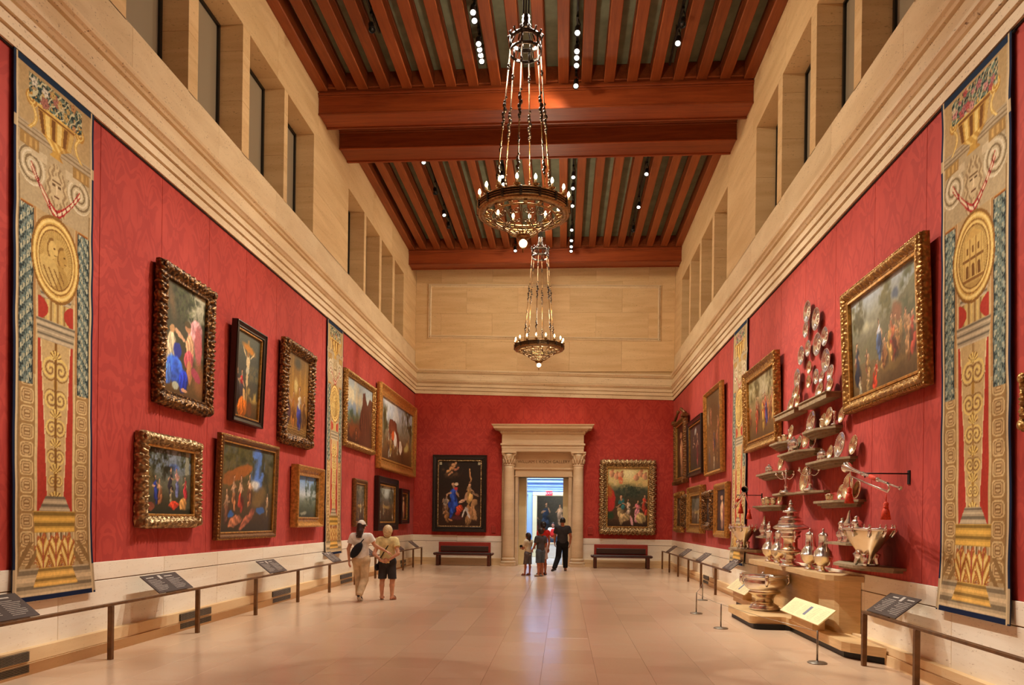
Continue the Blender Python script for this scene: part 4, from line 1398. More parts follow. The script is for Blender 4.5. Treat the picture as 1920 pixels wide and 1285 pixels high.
    for cx in (-.19, 0, .19):
        rx, rz = .12, .20
        d = ell(cx, .50 * s, rx, rz * s)
        th = np.arctan2(zz - .34, (x - cx))
        leaf = (d < 1 + .12 * np.sin(th * 22)) & (zz > .30)
        ribs = np.sin(np.abs(x - cx) / (.30 + zz) * 60 - zz * 34)
        put(leaf, (224, 172, 72)); put(leaf & (ribs > .5), (240, 206, 120)); put(leaf & (ribs < -.55), (168, 96, 40)); put(leaf & (d > .9), (186, 98, 48)); put(leaf & (np.abs(x - cx) < .01), (186, 84, 50))
    put((ax > .29) & (ax < .53) & (zz > .34) & (zz < .62) & (np.sin((ax * 40 + zz * 30)) > .2), (150, 112, 62))
    mould(.02, .34, .62, .52, (196, 170, 128), 2); mould(.14, .34, .33, .25, (220, 168, 76), 2)
    # garlands of pointed leaves
    for sx in (-1, 1):
        u = sx * x - .432
        g = (np.abs(u) < .102) & (zz > 2.28) & (zz < 4.13)
        put(g, (58, 66, 62))
        for ph, off, wd in ((0, -.062, .026), (.5, 0, .032), (0, .062, .026), (.25, -.03, .02), (.75, .03, .02)):
            q = ((zz / .145 + ph) % 1)
            d = np.sqrt(((u - off * (1.2 - .5 * q)) / wd) ** 2 + ((q - .5) / .52) ** 2)
            lf = g & (d < 1)
            put(lf, (110, 132, 128)); put(lf & (q < .55) & (d < .72), (214, 206, 164)); put(lf & (d > .82), (44, 58, 62)); put(lf & (np.abs(u - off) < .006), (120, 132, 112))
        put(g & (n2 > .66), (150, 158, 138), .5)
        put((np.abs(u) < .085) & (zz > 4.13) & (zz < 4.45), (206, 140, 60)); put((np.abs(u) < .085) & (zz > 4.13) & (zz < 4.45) & (np.sin(zz * 90) > .4), (150, 84, 34))
        put((np.abs(u + .12) < .02) & (zz > 2.4) & (zz < 4.4), (176, 118, 60), .7)
    # herm: scroll capital, mask, ribbon swag
    put((ax < .52) & (zz > 4.16) & (zz < 4.86), (186, 160, 116))
    for sx in (-1, 1):
        cx = .36
        d = np.sqrt((sx * x - cx) ** 2 + (zz - 4.56) ** 2)
        th = np.arctan2(zz - 4.56, sx * x - cx)
        sp = np.abs((d / .085 - th / (2 * PI)) % 1 - .5)
        put(d < .2, (200, 178, 136)); put((d < .2) & (sp > .36), (136, 112, 76)); put((d < .2) & (sp < .12), (224, 206, 168))
        put((sx * x > .14) & (sx * x < .36) & (np.abs(zz - 4.72) < .05), (206, 182, 140))
    face = ell(0, 4.42 * s, .14, .27 * s)
    put(face < 1.2, (160, 130, 88)); put((face < 1.2) & (np.sin(ax * 95 + 1.6 * np.sin(zz * 46 + np.sign(x))) > .1), (204, 176, 126)); put(ell(0, 4.47 * s, .095, .15 * s) < 1, (206, 178, 130))
    put((np.abs(ax - .04) < .022) & (np.abs(zz - 4.51) < .014), (110, 80, 48)); put((ax < .014) & (zz > 4.42) & (zz < 4.51), (230, 204, 156)); put((ax < .04) & (np.abs(zz - 4.385) < .01), (120, 80, 50)); put((ax < .07) & (np.abs(zz - 4.55) < .01), (130, 98, 60))
    sw = np.abs(zz - (4.20 + 1.45 * ax ** 1.35))
    band = (ax < .37) & (sw < .035 + .10 * np.maximum(.2 - ax, 0) + .05 * np.maximum(ax - .25, 0))
    put(band, (196, 50, 44)); put(band & (sw < .018), (232, 206, 164)); put(band & (np.sin(x * 70 + zz * 30) > .75), (150, 30, 34))
    # medallion
    d = ell(0, 3.70 * s, .375, .475 * s)
    put(d < 1, (222, 174, 80))
    for r0, r1, c in ((.93, 1.0, (150, 100, 40)), (.84, .9, (244, 210, 120)), (.76, .80, (160, 108, 44)), (.70, .75, (238, 200, 110)), (.66, .69, (140, 92, 38))): put((d > r0) & (d < r1), c)
    fld = d < .66
    put(fld, (206, 166, 84)); put(fld & (np.sin(np.arctan2(zz - 3.7, x) * 60) > .3) & (d > .5), (184, 142, 66))
    if medal == 'bust':
        for ox, oz, c in ((.10, .03, (196, 152, 70)), (-.05, .08, (224, 184, 98))):
            hd = ell(ox, (3.72 + oz) * s, .062, .095 * s)
            put(fld & (hd < 1.35) & (x < ox + .01), (150, 106, 46)); put(fld & (hd < 1), c); put(fld & (np.abs(x - ox - .062) < .014) & (np.abs(zz - 3.71 - oz) < .03), c)
            put(fld & (np.abs(x - ox - .03) < .014) & (np.abs(zz - 3.74 - oz) < .008), (110, 72, 34)); put(fld & (np.abs(x - ox - .04) < .02) & (np.abs(zz - 3.67 - oz) < .006), (110, 72, 34))
            put(fld & (zz < 3.63 + oz) & (ell(ox - .08, (3.47 + oz) * s, .17, .17 * s) < 1), np.array(c) * .95)
        put(fld & (zz < 3.6) & (np.sin(x * 80 + zz * 50) > .6) & (x < .12), (140, 96, 42))
    else:
        put(fld & (ax < .17) & (zz > 3.48) & (zz < 3.90), (222, 180, 92)); put(fld & (ax < .18) & (np.abs(zz - 3.69) < .012), (140, 92, 38)); put(fld & (ax < .19) & (np.abs(zz - 3.475) < .014), (150, 100, 42))
        for cx in (-.1, 0, .1):
            put(fld & (np.abs(x - cx) < .028) & (zz > 3.5) & (zz < 3.60), (132, 86, 36)); put(fld & (ell(cx, 3.60 * s, .028, .03 * s) < 1), (132, 86, 36)); put(fld & (np.abs(x - cx) < .018) & (zz > 3.74) & (zz < 3.82), (132, 86, 36)); put(fld & (np.abs(np.abs(x - cx) - .045) < .005) & (zz > 3.5) & (zz < 3.9), (170, 122, 56))
        put(fld & (zz > 3.9) & (zz < 4.0) & (ax < .17 * (4.0 - zz) / .1), (214, 166, 80)); put(fld & (zz < 3.44), (190, 146, 70))
    # entablature behind the urn
    mm = (zz > 4.86) & (zz < 4.98) & (ax < .56)
    put(mm, (184, 160, 122)); put(mm & (np.sin(zz * 150) > .5), (146, 120, 82)); put((zz > 4.74) & (zz < 4.86) & (ax > .26) & (ax < .52), (170, 128, 66)); put((zz > 4.76) & (zz < 4.84) & (ax > .29) & (ax < .49) & (np.sin(x * 80) > .2), (206, 160, 84))
    # urn with flowers
    t = np.clip((zz - 4.80) / .62, 0, 1)
    uw = np.interp(t, [0, .08, .16, .3, .6, .85, 1.0], [.12, .06, .07, .22, .27, .31, .37])
    um = (zz > 4.80) & (zz < 5.30) & (ax < uw)
    put(um, (206, 154, 60)); put(um & (np.sin(x / (uw + .01) * 9.5) > .45) & (zz > 4.98) & (zz < 5.2), (240, 206, 112)); put(um & (np.sin(x / (uw + .01) * 9.5) < -.55) & (zz > 4.98) & (zz < 5.2), (130, 80, 30))
    put(um & (zz > 5.22), (230, 184, 84)); put(um & (np.abs(zz - 5.22) < .012), (140, 86, 34)); put(um & (zz < 4.97) & (zz > 4.88) & (np.sin(x * 60 + zz * 60) > .3), (236, 196, 100)); put(um & (x > uw * .55), (150, 96, 40), .35)
    for sx in (-1, 1):
        d = np.sqrt((sx * x - .36) ** 2 + (zz - 5.26) ** 2)
        th = np.arctan2(zz - 5.26, sx * x - .36)
        put((d < .085), (190, 134, 52)); put((d < .085) & (np.abs((d / .04 - th / 6.28) % 1 - .5) < .2), (240, 200, 104))
        hp = np.abs(sx * x - (.40 - .10 * np.sin(np.clip((zz - 4.94) / .3, 0, 1) * PI)))
        put((hp < .022) & (zz > 4.94) & (zz < 5.2), (214, 166, 70)); put((hp < .008) & (zz > 4.94) & (zz < 5.2), (244, 210, 124))
    fr = random.Random(seed)
    top = (ax < .40) & (zz > 5.26) & (zz < 5.52)
    put(top & (n2 > .35), (52, 66, 62)); put(top & (np.sin(x * 55 + zz * 70 + n1 * 9) > .4), (108, 126, 104)); put(top & (np.sin(x * 75 - zz * 50 + n1 * 7) > .75), (206, 196, 150))
    for k in range(17):
        fx, fz, r = fr.uniform(-.36, .36), fr.uniform(5.26, 5.50), fr.uniform(.028, .05)
        c = np.array(fr.choice(flowers), float)
        d = np.sqrt((x - fx) ** 2 + (zz - fz) ** 2)
        th = np.arctan2(zz - fz, x - fx)
        pet = d < r * (1 + .22 * np.sin(th * 5 + k))
        put(pet, c * .82); put(pet & (d < r * .75) & (np.sin(th * 5 + k) > -.2), c); put(d < r * .25, c * .6)
    # woven shade lines and the blue border
    a *= (.95 + .1 * n2)[..., None]
    a = a * .84 + .16 * (a @ np.array((.3, .59, .11)))[..., None] * np.array((1.06, 1.0, .9))          # faded wool
    edge = W / 2 - ax
    put(edge < .038, (30, 40, 66)); put((z < .055), (28, 38, 66)); put((z > H - .07), (36, 52, 74)); put((edge > .038) & (edge < .052), (222, 196, 150))
    for zq in (4.92, .18):
        put((np.abs(zz - zq) < (.06 if zq > 1 else .16)) & (edge < .03), (186, 162, 126))
    return lin(np.clip(a, 0, 255))


TAP = {}


def tapestry(label, side, y0, y1, z0, z1, cell, seed, medal, flowers, shear=0.0):
    W, H = y1 - y0, z1 - z0
    nx, nz = int(W / cell), int(H / cell)
    x = np.linspace(-W / 2, W / 2, nx)[None] * np.ones((nz, 1))
    z = np.linspace(0, H, nz)[:, None] * np.ones((1, nx))
    c = tapestry_colours(x / W * 1.21, z, 1.21, H, seed, medal, flowers)
    rng = np.random.default_rng(seed)
    yy = -.035 - .012 * (smooth_noise(nz, nx, 4, rng)) - .03 * np.clip(1 - z / 1.1, 0, 1) ** 2
    # the hem spreads a little where it stands clear of the wainscot
    xx = x * (1 + .05 * np.clip(1 - z / .5, 0, 1)) + shear * (z - H / 2)
    rz = PI / 2 if side == 'l' else -PI / 2
    loc = (XL if side == 'l' else XR, (y0 + y1) / 2, z0)
    root = empty('tapestry', loc, rz, label, 'tapestry')
    P = np.stack([xx, yy, z], -1)
    link('woven_face', grid_mesh('woven_face', P, c, M['tapestry']), root)
    # lining and thickness
    k = max(1, nz // 40)
    mb = MB()
    L = [(xx[i, 0], yy[i, 0], z[i, 0]) for i in list(range(0, nz, k)) + [nz - 1]]
    R = [(xx[i, -1], yy[i, -1], z[i, -1]) for i in list(range(0, nz, k)) + [nz - 1]]
    n = len(L)
    Lb = [(p[0], p[1] + .012, p[2]) for p in L]; Rb = [(p[0], p[1] + .012, p[2]) for p in R]
    mb.loft([L, Lb, Rb, R], False, False, True)
    mb.add([L[0], Lb[0], Rb[0], R[0]], [(0, 1, 2, 3)])
    mb.build('lining', M['lining'], root)
    MB().tube([(-W / 2 + .02, -.02, H - .02), (W / 2 - .02, -.02, H - .02)], .014, 8).build('hanging_rod', M['black'], root)
    return root


FL1 = [(226, 206, 150), (214, 150, 90), (236, 226, 200), (196, 120, 100), (220, 180, 100)]
FL2 = [(226, 150, 140), (214, 96, 90), (236, 214, 170), (230, 190, 120), (206, 120, 120)]
tapestry('near left tapestry with a bust medallion and urn, on the left red wall', 'l', 6.82, 8.04, .745, 6.30, .0095, 3, 'bust', FL1, -.012)
tapestry('near right tapestry with a building medallion and pink flowers, on the right red wall', 'r', 6.60, 7.77, .79, 6.04, .0095, 5, 'house', FL2, -.02)
tapestry('far narrow-looking tapestry between two upper paintings on the left wall', 'l', 16.36, 17.54, .785, 6.28, .022, 7, 'bust', FL1)
tapestry('far tapestry on the right wall behind the hanging trumpet', 'r', 15.76, 17.03, .73, 6.05, .022, 9, 'bust', FL2)


# ------------------------------------------------------------------ chandeliers
def chandelier(x, y, z_rim, z_crown, label, ceiling_z):
    root = empty('chandelier', (x, y, z_rim), label=label, cat='chandelier')
    R0 = .70
    zc = z_crown - z_rim
    m = MB()
    m.lathe([(R0 - .010, .05), (R0 + .010, .05), (R0 + .010, -.05), (R0 - .010, -.05), (R0 - .010, .05)], 64)
    m.build('rim_band', M['iron'], root)
    for zz, r in ((.054, .008), (.018, .004), (-.018, .004), (-.054, .008)):
        MB().lathe([(R0 - .02, zz - r), (R0 + .022, zz - r), (R0 + .027, zz), (R0 + .022, zz + r), (R0 - .02, zz + r), (R0 - .02, zz - r)], 64).build('rim_hoop', M['gilt'], root)
    m = MB()
    m.lathe([(R0 - .01, -.058), (R0 + .004, -.07), (R0 - .03, -.088), (R0 - .095, -.10), (R0 - .10, -.09), (R0 - .01, -.058)], 64)
    m.build('bowl_flange', M['gilt'], root)
    bk = MB().bev(.50, R0 - .08, -.022, .022, -.115, -.095, .004)
    bk.ball((.56, 0, -.105), .03, 8, 6, (1, 1.3, .6))
    bme = bk.mesh('flange_bracket', M['gilt'])
    for k in range(16):
        link('flange_bracket', bme, root, rz=2 * PI * (k + .28) / 16)
    for rr, zz in ((.505, -.11), (.22, -.335)):
        MB().tube([(rr * math.cos(2 * PI * k / 48), rr * math.sin(2 * PI * k / 48), zz) for k in range(48)], .015, 6, closed=True).build('bowl_ring', M['gilt'], root)

    def bowl(t): return (.50 - .42 * t ** 1.15, -.115 - .27 * t ** .85)
    # sixteen openwork leaves with curling scrolls
    rib = MB()
    pts = [(bowl(t)[0], 0, bowl(t)[1]) for t in np.linspace(0, 1, 8)]
    rib.tube(pts, .009, 5)
    for sg in (-1, 1):
        for t0, rad in ((.08, .062), (.42, .040)):
            c = bowl(t0 + .08)
            q = []
            for k in range(20):
                th = k / 19 * 3.4 * PI
                rr = rad * (1 - k / 23)
                du, dv = rr * math.cos(th), rr * math.sin(th)
                tt = t0 + .1 + dv * 1.6
                b = bowl(max(0.0, min(1, tt)))
                q.append((b[0], sg * (rad * 1.15 + du) * 1.0, b[1]))
            rib.tube(q, .0065, 4)
    rme = rib.mesh('scroll_leaf', M['scroll_iron'])
    for k in range(12):
        link('scroll_leaf', rme, root, rz=2 * PI * k / 12)
    # alternating glass-like bosses between flange and band: small stepped blocks
    bm = MB().bev(R0 - .025, R0 + .038, -.022, .022, -.065, .065, .008).mesh('rim_block', M['iron'])
    for k in range(16):
        link('rim_block', bm, root, rz=2 * PI * k / 16)
    cup = MB().lathe([(.012, .06), (.02, .075), (.05, .09), (.055, .10), (.03, .105), (.02, .11)], 12, (R0, 0, 0)).mesh('candle_cup', M['bronze'])
    cand = MB().lathe([(.0165, .10), (.0165, .165), (.008, .17)], 10, (R0, 0, 0)).mesh('candle', M['candle'])
    blb = MB().lathe([(.006, .165), (.02, .185), (.024, .205), (.018, .232), (.008, .252), (.0, .26)], 10, (R0, 0, 0)).mesh('bulb', M['bulb'])
    for k in range(16):
        a = 2 * PI * (k + .78) / 16
        c = link('candle', cand, root, rz=a)
        link('bulb', blb, c)
        link('candle_cup', cup, c)
    # centre: boss, globe and finial
    MB().lathe([(.10, -.38), (.12, -.40), (.10, -.43), (.055, -.445), (.06, -.46)], 20).build('centre_boss', M['bronze'], root)
    MB().ball((0, 0, -.51), .062, 18, 12).build('globe_bulb', M['globe'], root)
    m = MB()
    for k in range(6):
        a = 2 * PI * k / 6
        m.tube([(.058 * math.cos(a), .058 * math.sin(a), -.45), (.073 * math.cos(a), .073 * math.sin(a), -.51), (.045 * math.cos(a), .045 * math.sin(a), -.57), (0, 0, -.60)], .005, 5)
    m.lathe([(.015, -.59), (.02, -.605), (.008, -.62), (.012, -.64), (.0, -.67)], 10)
    m.build('globe_cage', M['bronze'], root)
    # six hanging rods with cast knots
    for k in range(6):
        a = 2 * PI * k / 6 + .35
        p0 = Vector((.245 * math.cos(a), .245 * math.sin(a), zc - .08))
        p1 = Vector((.46 * math.cos(a), .46 * math.sin(a), .05))
        m = MB()
        m.tube([p0, p1], .0105, 7)
        rod = m.build('hanging_rod', M['bronze'], root)
        m = MB()
        for c0, L, w in ((.12, .05, .018), (.40, .16, .030), (.47, .1, .022), (.64, .08, .016), (.80, .12, .026)):
            for j in range(7):
                t = c0 + (j / 6 - .5) * L
                q = p0.lerp(p1, t)
                s = math.sin(PI * (j + .5) / 7)
                m.ball(q + Vector((.4 * w * math.cos(2.2 * j), .4 * w * math.sin(2.2 * j), 0)), w * (.45 + .6 * s), 7, 5, (1, 1, 1.3))
        tag(m.build('cast_knot', M['iron'], rod), kind='stuff')
        mm = MB().tube([p1, p1 + Vector((.24 * math.cos(a), .24 * math.sin(a), -.02))], .012, 6)
        mm.build('rim_arm', M['iron'], root)
    # crown: two hoops held apart by posts
    for z0, z1 in ((.05, .115), (-.125, -.075)):
        MB().lathe([(.238, zc + z0), (.252, zc + z0), (.256, zc + (z0 + z1) / 2), (.252, zc + z1), (.238, zc + z1), (.238, zc + z0)], 40).build('crown_hoop', M['iron'], root)
    pmesh = MB().tube([(.245, 0, zc - .10), (.252, 0, zc), (.245, 0, zc + .08)], [.012, .017, .012], 7).mesh('crown_post', M['iron'])
    for k in range(6):
        link('crown_post', pmesh, root, rz=2 * PI * k / 6 + .35)
    m = MB()
    for k in range(14):
        a = 2 * PI * k / 14
        m.tube([(.25 * math.cos(a), .25 * math.sin(a), zc + .11), (.27 * math.cos(a), .27 * math.sin(a), zc + .16), (.245 * math.cos(a), .245 * math.sin(a), zc + .19)], [.014, .016, .005], 5)
    tag(m.build('crown_cresting', M['iron'], root), kind='stuff')
    for k in range(6):
        a = 2 * PI * k / 6 + .1
        MB().tube([(.25 * math.cos(a), .25 * math.sin(a), zc - .05), (.17 * math.cos(a), .17 * math.sin(a), zc + .16), (.05 * math.cos(a), .05 * math.sin(a), zc + .30), (0, 0, zc + .36)], .011, 6).build('crown_stay', M['iron'], root)
    m = MB()
    m.lathe([(.05, zc + .27), (.075, zc + .31), (.05, zc + .36), (.06, zc + .40), (.05, zc + .44), (.055, zc + .47)], 12, flute=6, fl_amp=.15)
    m.build('knot_stem', M['iron'], root)
    m = MB()
    for dx, dy in ((-.04, 0), (.04, 0), (0, -.03)):
        m.tube([(dx, dy, zc + .44), (dx, dy, ceiling_z - z_rim)], .013, 6)
    m.build('suspension_cable', M['black'], root)
    MB().lathe([(.10, ceiling_z - z_rim - .06), (.12, ceiling_z - z_rim - .02), (.12, ceiling_z - z_rim)], 16).build('ceiling_plate', M['black'], root)
    lamp('chandelier_glow', 'POINT', (x, y, z_rim + .9), 230, (1, .80, .56), .2)
    return root


chandelier(-.68, 11.2, 6.48, 9.05, 'near bronze ring chandelier with lit candle bulbs, hanging before the first roof beam', 11.12)
chandelier(-.77, 21.0, 6.70, 9.44, 'far smaller-looking ring chandelier with lit bulbs, hanging before the end wall', 11.12)

# ------------------------------------------------------------------ ceiling tracks and spot heads
TRK = {}
for nm, x, y0, y1, desc in (('a', -1.77, 9, 14.9, 'black lighting track in the near bay, left of the near chandelier'), ('b', .15, 9, 15.6, 'black lighting track in the near bay, right of the near chandelier'),
                            ('c', 2.1, 10, 15.3, 'black lighting track in the near bay, farthest right'), ('d', -3.75, 9, 14.0, 'black lighting track in the near bay, farthest left'),
                            ('e', -1.77, 18.2, 24.9, 'black lighting track in the far bay, left of centre'), ('f', .15, 18.2, 24.9, 'black lighting track in the far bay, right of centre, most heads'),
                            ('g', 2.1, 18.2, 24.5, 'black lighting track in the far bay, farthest right'), ('h', -3.75, 18.2, 24.5, 'black lighting track in the far bay, farthest left')):
    r = empty('lighting_track', (x, (y0 + y1) / 2, 11.24), label=desc, cat='light track')
    L = (y1 - y0) / 2
    MB().bev(-.022, .022, -L, L, 0, .05, .004).build('rail', M['black'], r)
    m = MB()
    k = -L + .2
    while k < L:
        m.tube([(0, k, .05), (0, k, .24)], .008, 5)
        k += 1.4
    m.build('hanger', M['black'], r)
    MB().bev(-.03, .03, -L - .02, -L + .14, -.01, .055, .004).build('feed_box', M['black'], r)


def spot_head(x, y, z, target, lit, label):
    r = empty('spotlight', (x, y, z), label=label, cat='spotlight')
    d = (Vector(target) - Vector((x, y, z))).normalized()
    q = d.to_track_quat('-Z', 'Y').to_matrix().to_4x4()
    body = MB(); body.M = q
    body.lathe([(.03, .12), (.05, .11), (.056, .05), (.06, -.06), (.068, -.10), (.062, -.10), (.055, -.075)], 16)
    body.build('canister', M['black'], r)
    ln = MB(); ln.M = q
    ln.lathe([(.047, -.085), (.03, -.08), (0, -.078)], 16)
    ln.build('lens', M['lens'] if lit else M['dead_lens'], r)
    st = MB()
    st.tube([(0, 0, .02), (.05, 0, .10), (.0, 0, 11.24 - z)], .010, 5)
    st.bev(-.025, .025, -.06, .06, 11.19 - z, 11.24 - z, .004)
    st.build('stem', M['black'], r)


HEADS = [('a', 13.08, 1), ('a', 13.3, 1), ('a', 13.95, 1), ('a', 14.12, 1), ('a', 14.29, 1), ('a', 14.48, 1), ('b', 13.73, 1), ('b', 14.27, 1), ('b', 14.47, 1), ('b', 14.71, 1), ('b', 15.4, 1),
         ('c', 14.13, 1), ('d', 13.43, 0), ('c', 13.6, 0), ('e', 19.36, 1), ('e', 19.8, 1), ('f', 19.48, 1), ('f', 20.13, 1), ('f', 21.25, 1), ('f', 23.0, 1), ('f', 23.87, 1), ('f', 24.4, 1), ('f', 24.8, 1),
         ('g', 19.39, 1), ('g', 21.41, 1), ('g', 23.1, 0), ('h', 21.73, 1), ('h', 22.6, 0), ('h', 20.23, 0), ('e', 24.7, 1), ('h', 18.5, 1)]
TX = {'a': -1.77, 'b': .15, 'c': 2.1, 'd': -3.75, 'e': -1.77, 'f': .15, 'g': 2.1, 'h': -3.75}
TD = {'a': 'near bay track left of the near chandelier', 'b': 'near bay track right of the near chandelier', 'c': 'near bay farthest right track', 'd': 'near bay farthest left track',
      'e': 'far bay track left of centre', 'f': 'far bay track right of centre', 'g': 'far bay farthest right track', 'h': 'far bay farthest left track'}
ORD = ['nearest', 'second nearest', 'third nearest', 'fourth nearest', 'fifth nearest', 'sixth nearest', 'seventh nearest', 'eighth nearest', 'ninth nearest']
cnt = {}
for k, yy, lit in sorted(HEADS, key=lambda h: h[1]):
    i = cnt.get(k, 0); cnt[k] = i + 1
    tgt = (TX[k] * .4 - .2, yy - 4.5, 3.0)
    spot_head(TX[k], yy, 10.98, tgt, lit, '%s %s spotlight on the %s' % (ORD[i], 'lit' if lit else 'unlit', TD[k]))

# ------------------------------------------------------------------ barrier rails with their label plates
RAILZ = .645


def barrier(side, x, posts, y0, y1, label):
    r = empty('barrier_rail', (x, posts[0], 0), label=label, cat='barrier')
    MB().bev(-.024, .024, y0 - posts[0], y1 - posts[0], RAILZ - .032, RAILZ, .004).build('rail_bar', M['rail'], r)
    pm = MB().bev(-.026, .026, -.026, .026, 0, RAILZ - .032, .004)
    me = pm.mesh('post', M['rail'])
    for p in posts:
        link('post', me, r, loc=(0, p - posts[0], 0))
    return r


barrier('l', -5.14, [5.9, 7.88, 9.84, 11.77, 13.70, 15.6, 17.55, 19.5, 21.3], 3.0, 21.4, 'long brown metal rail on posts along the left wall, ending near the two women')
barrier('l', -5.10, [22.75, 24.3, 25.75], 22.0, 25.8, 'short last stretch of brown rail in the left corner by the bench')
barrier('r', 3.53, [8.70, 7.45, 5.6], 3.0, 8.73, 'near right brown metal rail running out of frame beside the plinth')
barrier('r', 3.50, [16.8, 18.55, 20.4, 22.2, 24.0, 25.7], 15.35, 25.75, 'far right brown metal rail below the small portraits')


def label_plate(side, x, y0, y1, label, depth=.27, rise=.21, big=False):
    """a plate hinged on the rail and tilted up towards the wall"""
    L = y1 - y0
    s = -1 if side == 'l' else 1
    r = empty('label_plate', (x, (y0 + y1) / 2, RAILZ + .010), label=label, cat='label')
    a = math.atan2(rise, depth)
    # local: u along y, v up the slope
    hyp = math.hypot(depth, rise)
    mt = Matrix(((0, s * math.cos(a), -s * math.sin(a), 0), (1, 0, 0, 0), (0, math.sin(a), math.cos(a), 0), (0, 0, 0, 1)))
    b = MB(); b.M = mt
    b.bev(-L / 2, L / 2, 0, hyp, -.006, .006, .003)
    b.build('plate', M['label'], r)
    t = MB(); t.M = mt
    rng = random.Random(int(y0 * 100))
    z1 = .0072
    f = -1 if side == 'l' else 1                     # reading direction
    for c in (-1, 1):
        u0 = c * L * .25
        t.box(u0 - L * .17, u0 + L * (.02 + .05 * rng.random()), hyp * .82, hyp * .865, .006, z1)
        for k in range(9):
            w = L * .19 * (1 if k % 4 else .7)
            t.box(u0 - L * .19, u0 - L * .19 + w * 2 * (.8 + .2 * rng.random()), hyp * (.14 + .07 * k), hyp * (.14 + .07 * k) + .005, .006, z1)
    tag(t.build('print_lines', M['print'], r), kind='stuff')
    fr = MB(); fr.M = mt
    for c in (-.05, ):
        fr.box(L * c - .03, L * c + .03, hyp * .72, hyp * .93, .006, .0068)
    fr.build('print_picture', M['print'], r)
    br = MB(); br.bev(-.012 if side == 'l' else -.012, .012, -L * .3, L * .3, -.009, -.002, .002)
    br.build('bracket', M['rail'], r)


for y0, y1, d in ((6.06, 6.76, 'dark label plate on the rail, nearest on the left, below the near tapestry'), (8.87, 9.71, 'dark label plate on the left rail below the scalloped gold frame'),
                  (12.36, 13.14, 'dark label plate on the left rail below the large grove picture'), (15.85, 16.45, 'dark label plate on the left rail before the far tapestry'),
                  (18.94, 19.6, 'dark label plate on the left rail just behind the capped woman'), (22.5, 23.1, 'dark label plate on the left rail beyond the yellow-shirted woman'), (24.9, 25.5, 'last dark label plate on the left rail, at the corner')):
    label_plate('l', -5.14, y0, y1, d)
for y0, y1, d in ((7.92, 8.64, 'dark label plate on the near right rail beside the stone plinth'), (15.4, 16.15, 'dark label plate on the far right rail below the far tapestry'),
                  (18.6, 19.35, 'dark label plate on the far right rail, second from its near end'), (21.35, 22.15, 'dark label plate on the far right rail, third from its near end'), (24.1, 24.8, 'farthest dark label plate on the right rail, near the bench')):
    label_plate('r', 3.53 if y0 < 9 else 3.50, y0, y1, d)


# ------------------------------------------------------------------ floor vents in the plinth
def vent(side, y0, y1, label):
    x = XL + .10 if side == 'l' else XR - .10
    s = 1 if side == 'l' else -1
    r = empty('floor_vent', (x, (y0 + y1) / 2, .02), label=label, cat='vent')
    L = (y1 - y0) / 2
    for z0, z1 in ((.125, .225), (.01, .09)):
        MB().box(min(0, s * .017), max(0, s * .017), -L, L, z0, z1).build('grille_back', M['black'], r)
        n = 7 if z0 > .1 else 5
        sm = MB().box(min(s * .012, s * .024), max(s * .012, s * .024), -L, L, 0, .006).mesh('slat', M['steel'])
        for k in range(n):
            link('slat', sm, r, loc=(0, 0, z0 + (k + .5) * (z1 - z0) / n))


for y0, y1, d in ((6.2, 7.0, 'slatted floor vent in the left plinth, nearest, cut by the frame edge'), (9.92, 10.82, 'slatted floor vent in the left plinth behind the second rail post'), (13.2, 14.08, 'slatted floor vent in the left plinth below the grove picture'),
                  (17.35, 18.3, 'slatted floor vent in the left plinth beside the capped woman'), (23.9, 24.7, 'small far floor vent in the left plinth near the corner')):
    vent('l', y0, y1, d)
vent('r', 19.2, 19.9, 'small floor vent in the right plinth below the far portraits')


# ------------------------------------------------------------------ benches before the end wall
def bench(x, y, label):
    r = empty('bench', (x, y, 0), label=label, cat='bench')
    W = 1.03
    MB().bev(-W, W, -.24, .24, .375, .42, .008).build('seat_frame', M['bench_wood'], r)
    MB().bev(-W + .03, W - .03, -.22, .2, .42, .47, .02).build('seat_pad', M['bench_pad'], r)
    MB().bev(-W + .08, W - .08, .2, .25, .44, .84, .012).build('back_frame', M['bench_red'], r)
    MB().bev(-W + .16, W - .16, .165, .2, .50, .70, .014).build('back_pad', M['bench_pad'], r)
    for sx in (-1, 1):
        for sy in (-1, 1):
            MB().bev(sx * (W - .11) - .055, sx * (W - .11) + .055, sy * .19 - .045, sy * .19 + .045, 0, .375, .008).build('leg', M['bench_wood'], r)
        q = MB().tube([(sx * W, -.24, .425), (sx * W, .22, .425)], .045, 10)
        q.build('end_roll', M['bench_wood'], r)


bench(-3.56, 25.75, 'dark wooden bench with red back, left of the doorway')
bench(2.06, 25.65, 'dark wooden bench with red back, right of the doorway')

# ------------------------------------------------------------------ the silver display: plinth
pl = empty('display_plinth', (3.5, 11.9, 0), label='stepped oak-coloured plinth bearing the large silver against the right wall', cat='plinth')
OFF = Vector((-3.5, -11.9, 0))


def ppoly(pts): return [(x - 3.5, y - 11.9) for x, y in pts]


def arc(cx, cy, r, a0, a1, n=6): return [(cx + r * math.cos(math.radians(lerp(a0, a1, k / n))), cy + r * math.sin(math.radians(lerp(a0, a1, k / n)))) for k in range(n + 1)]


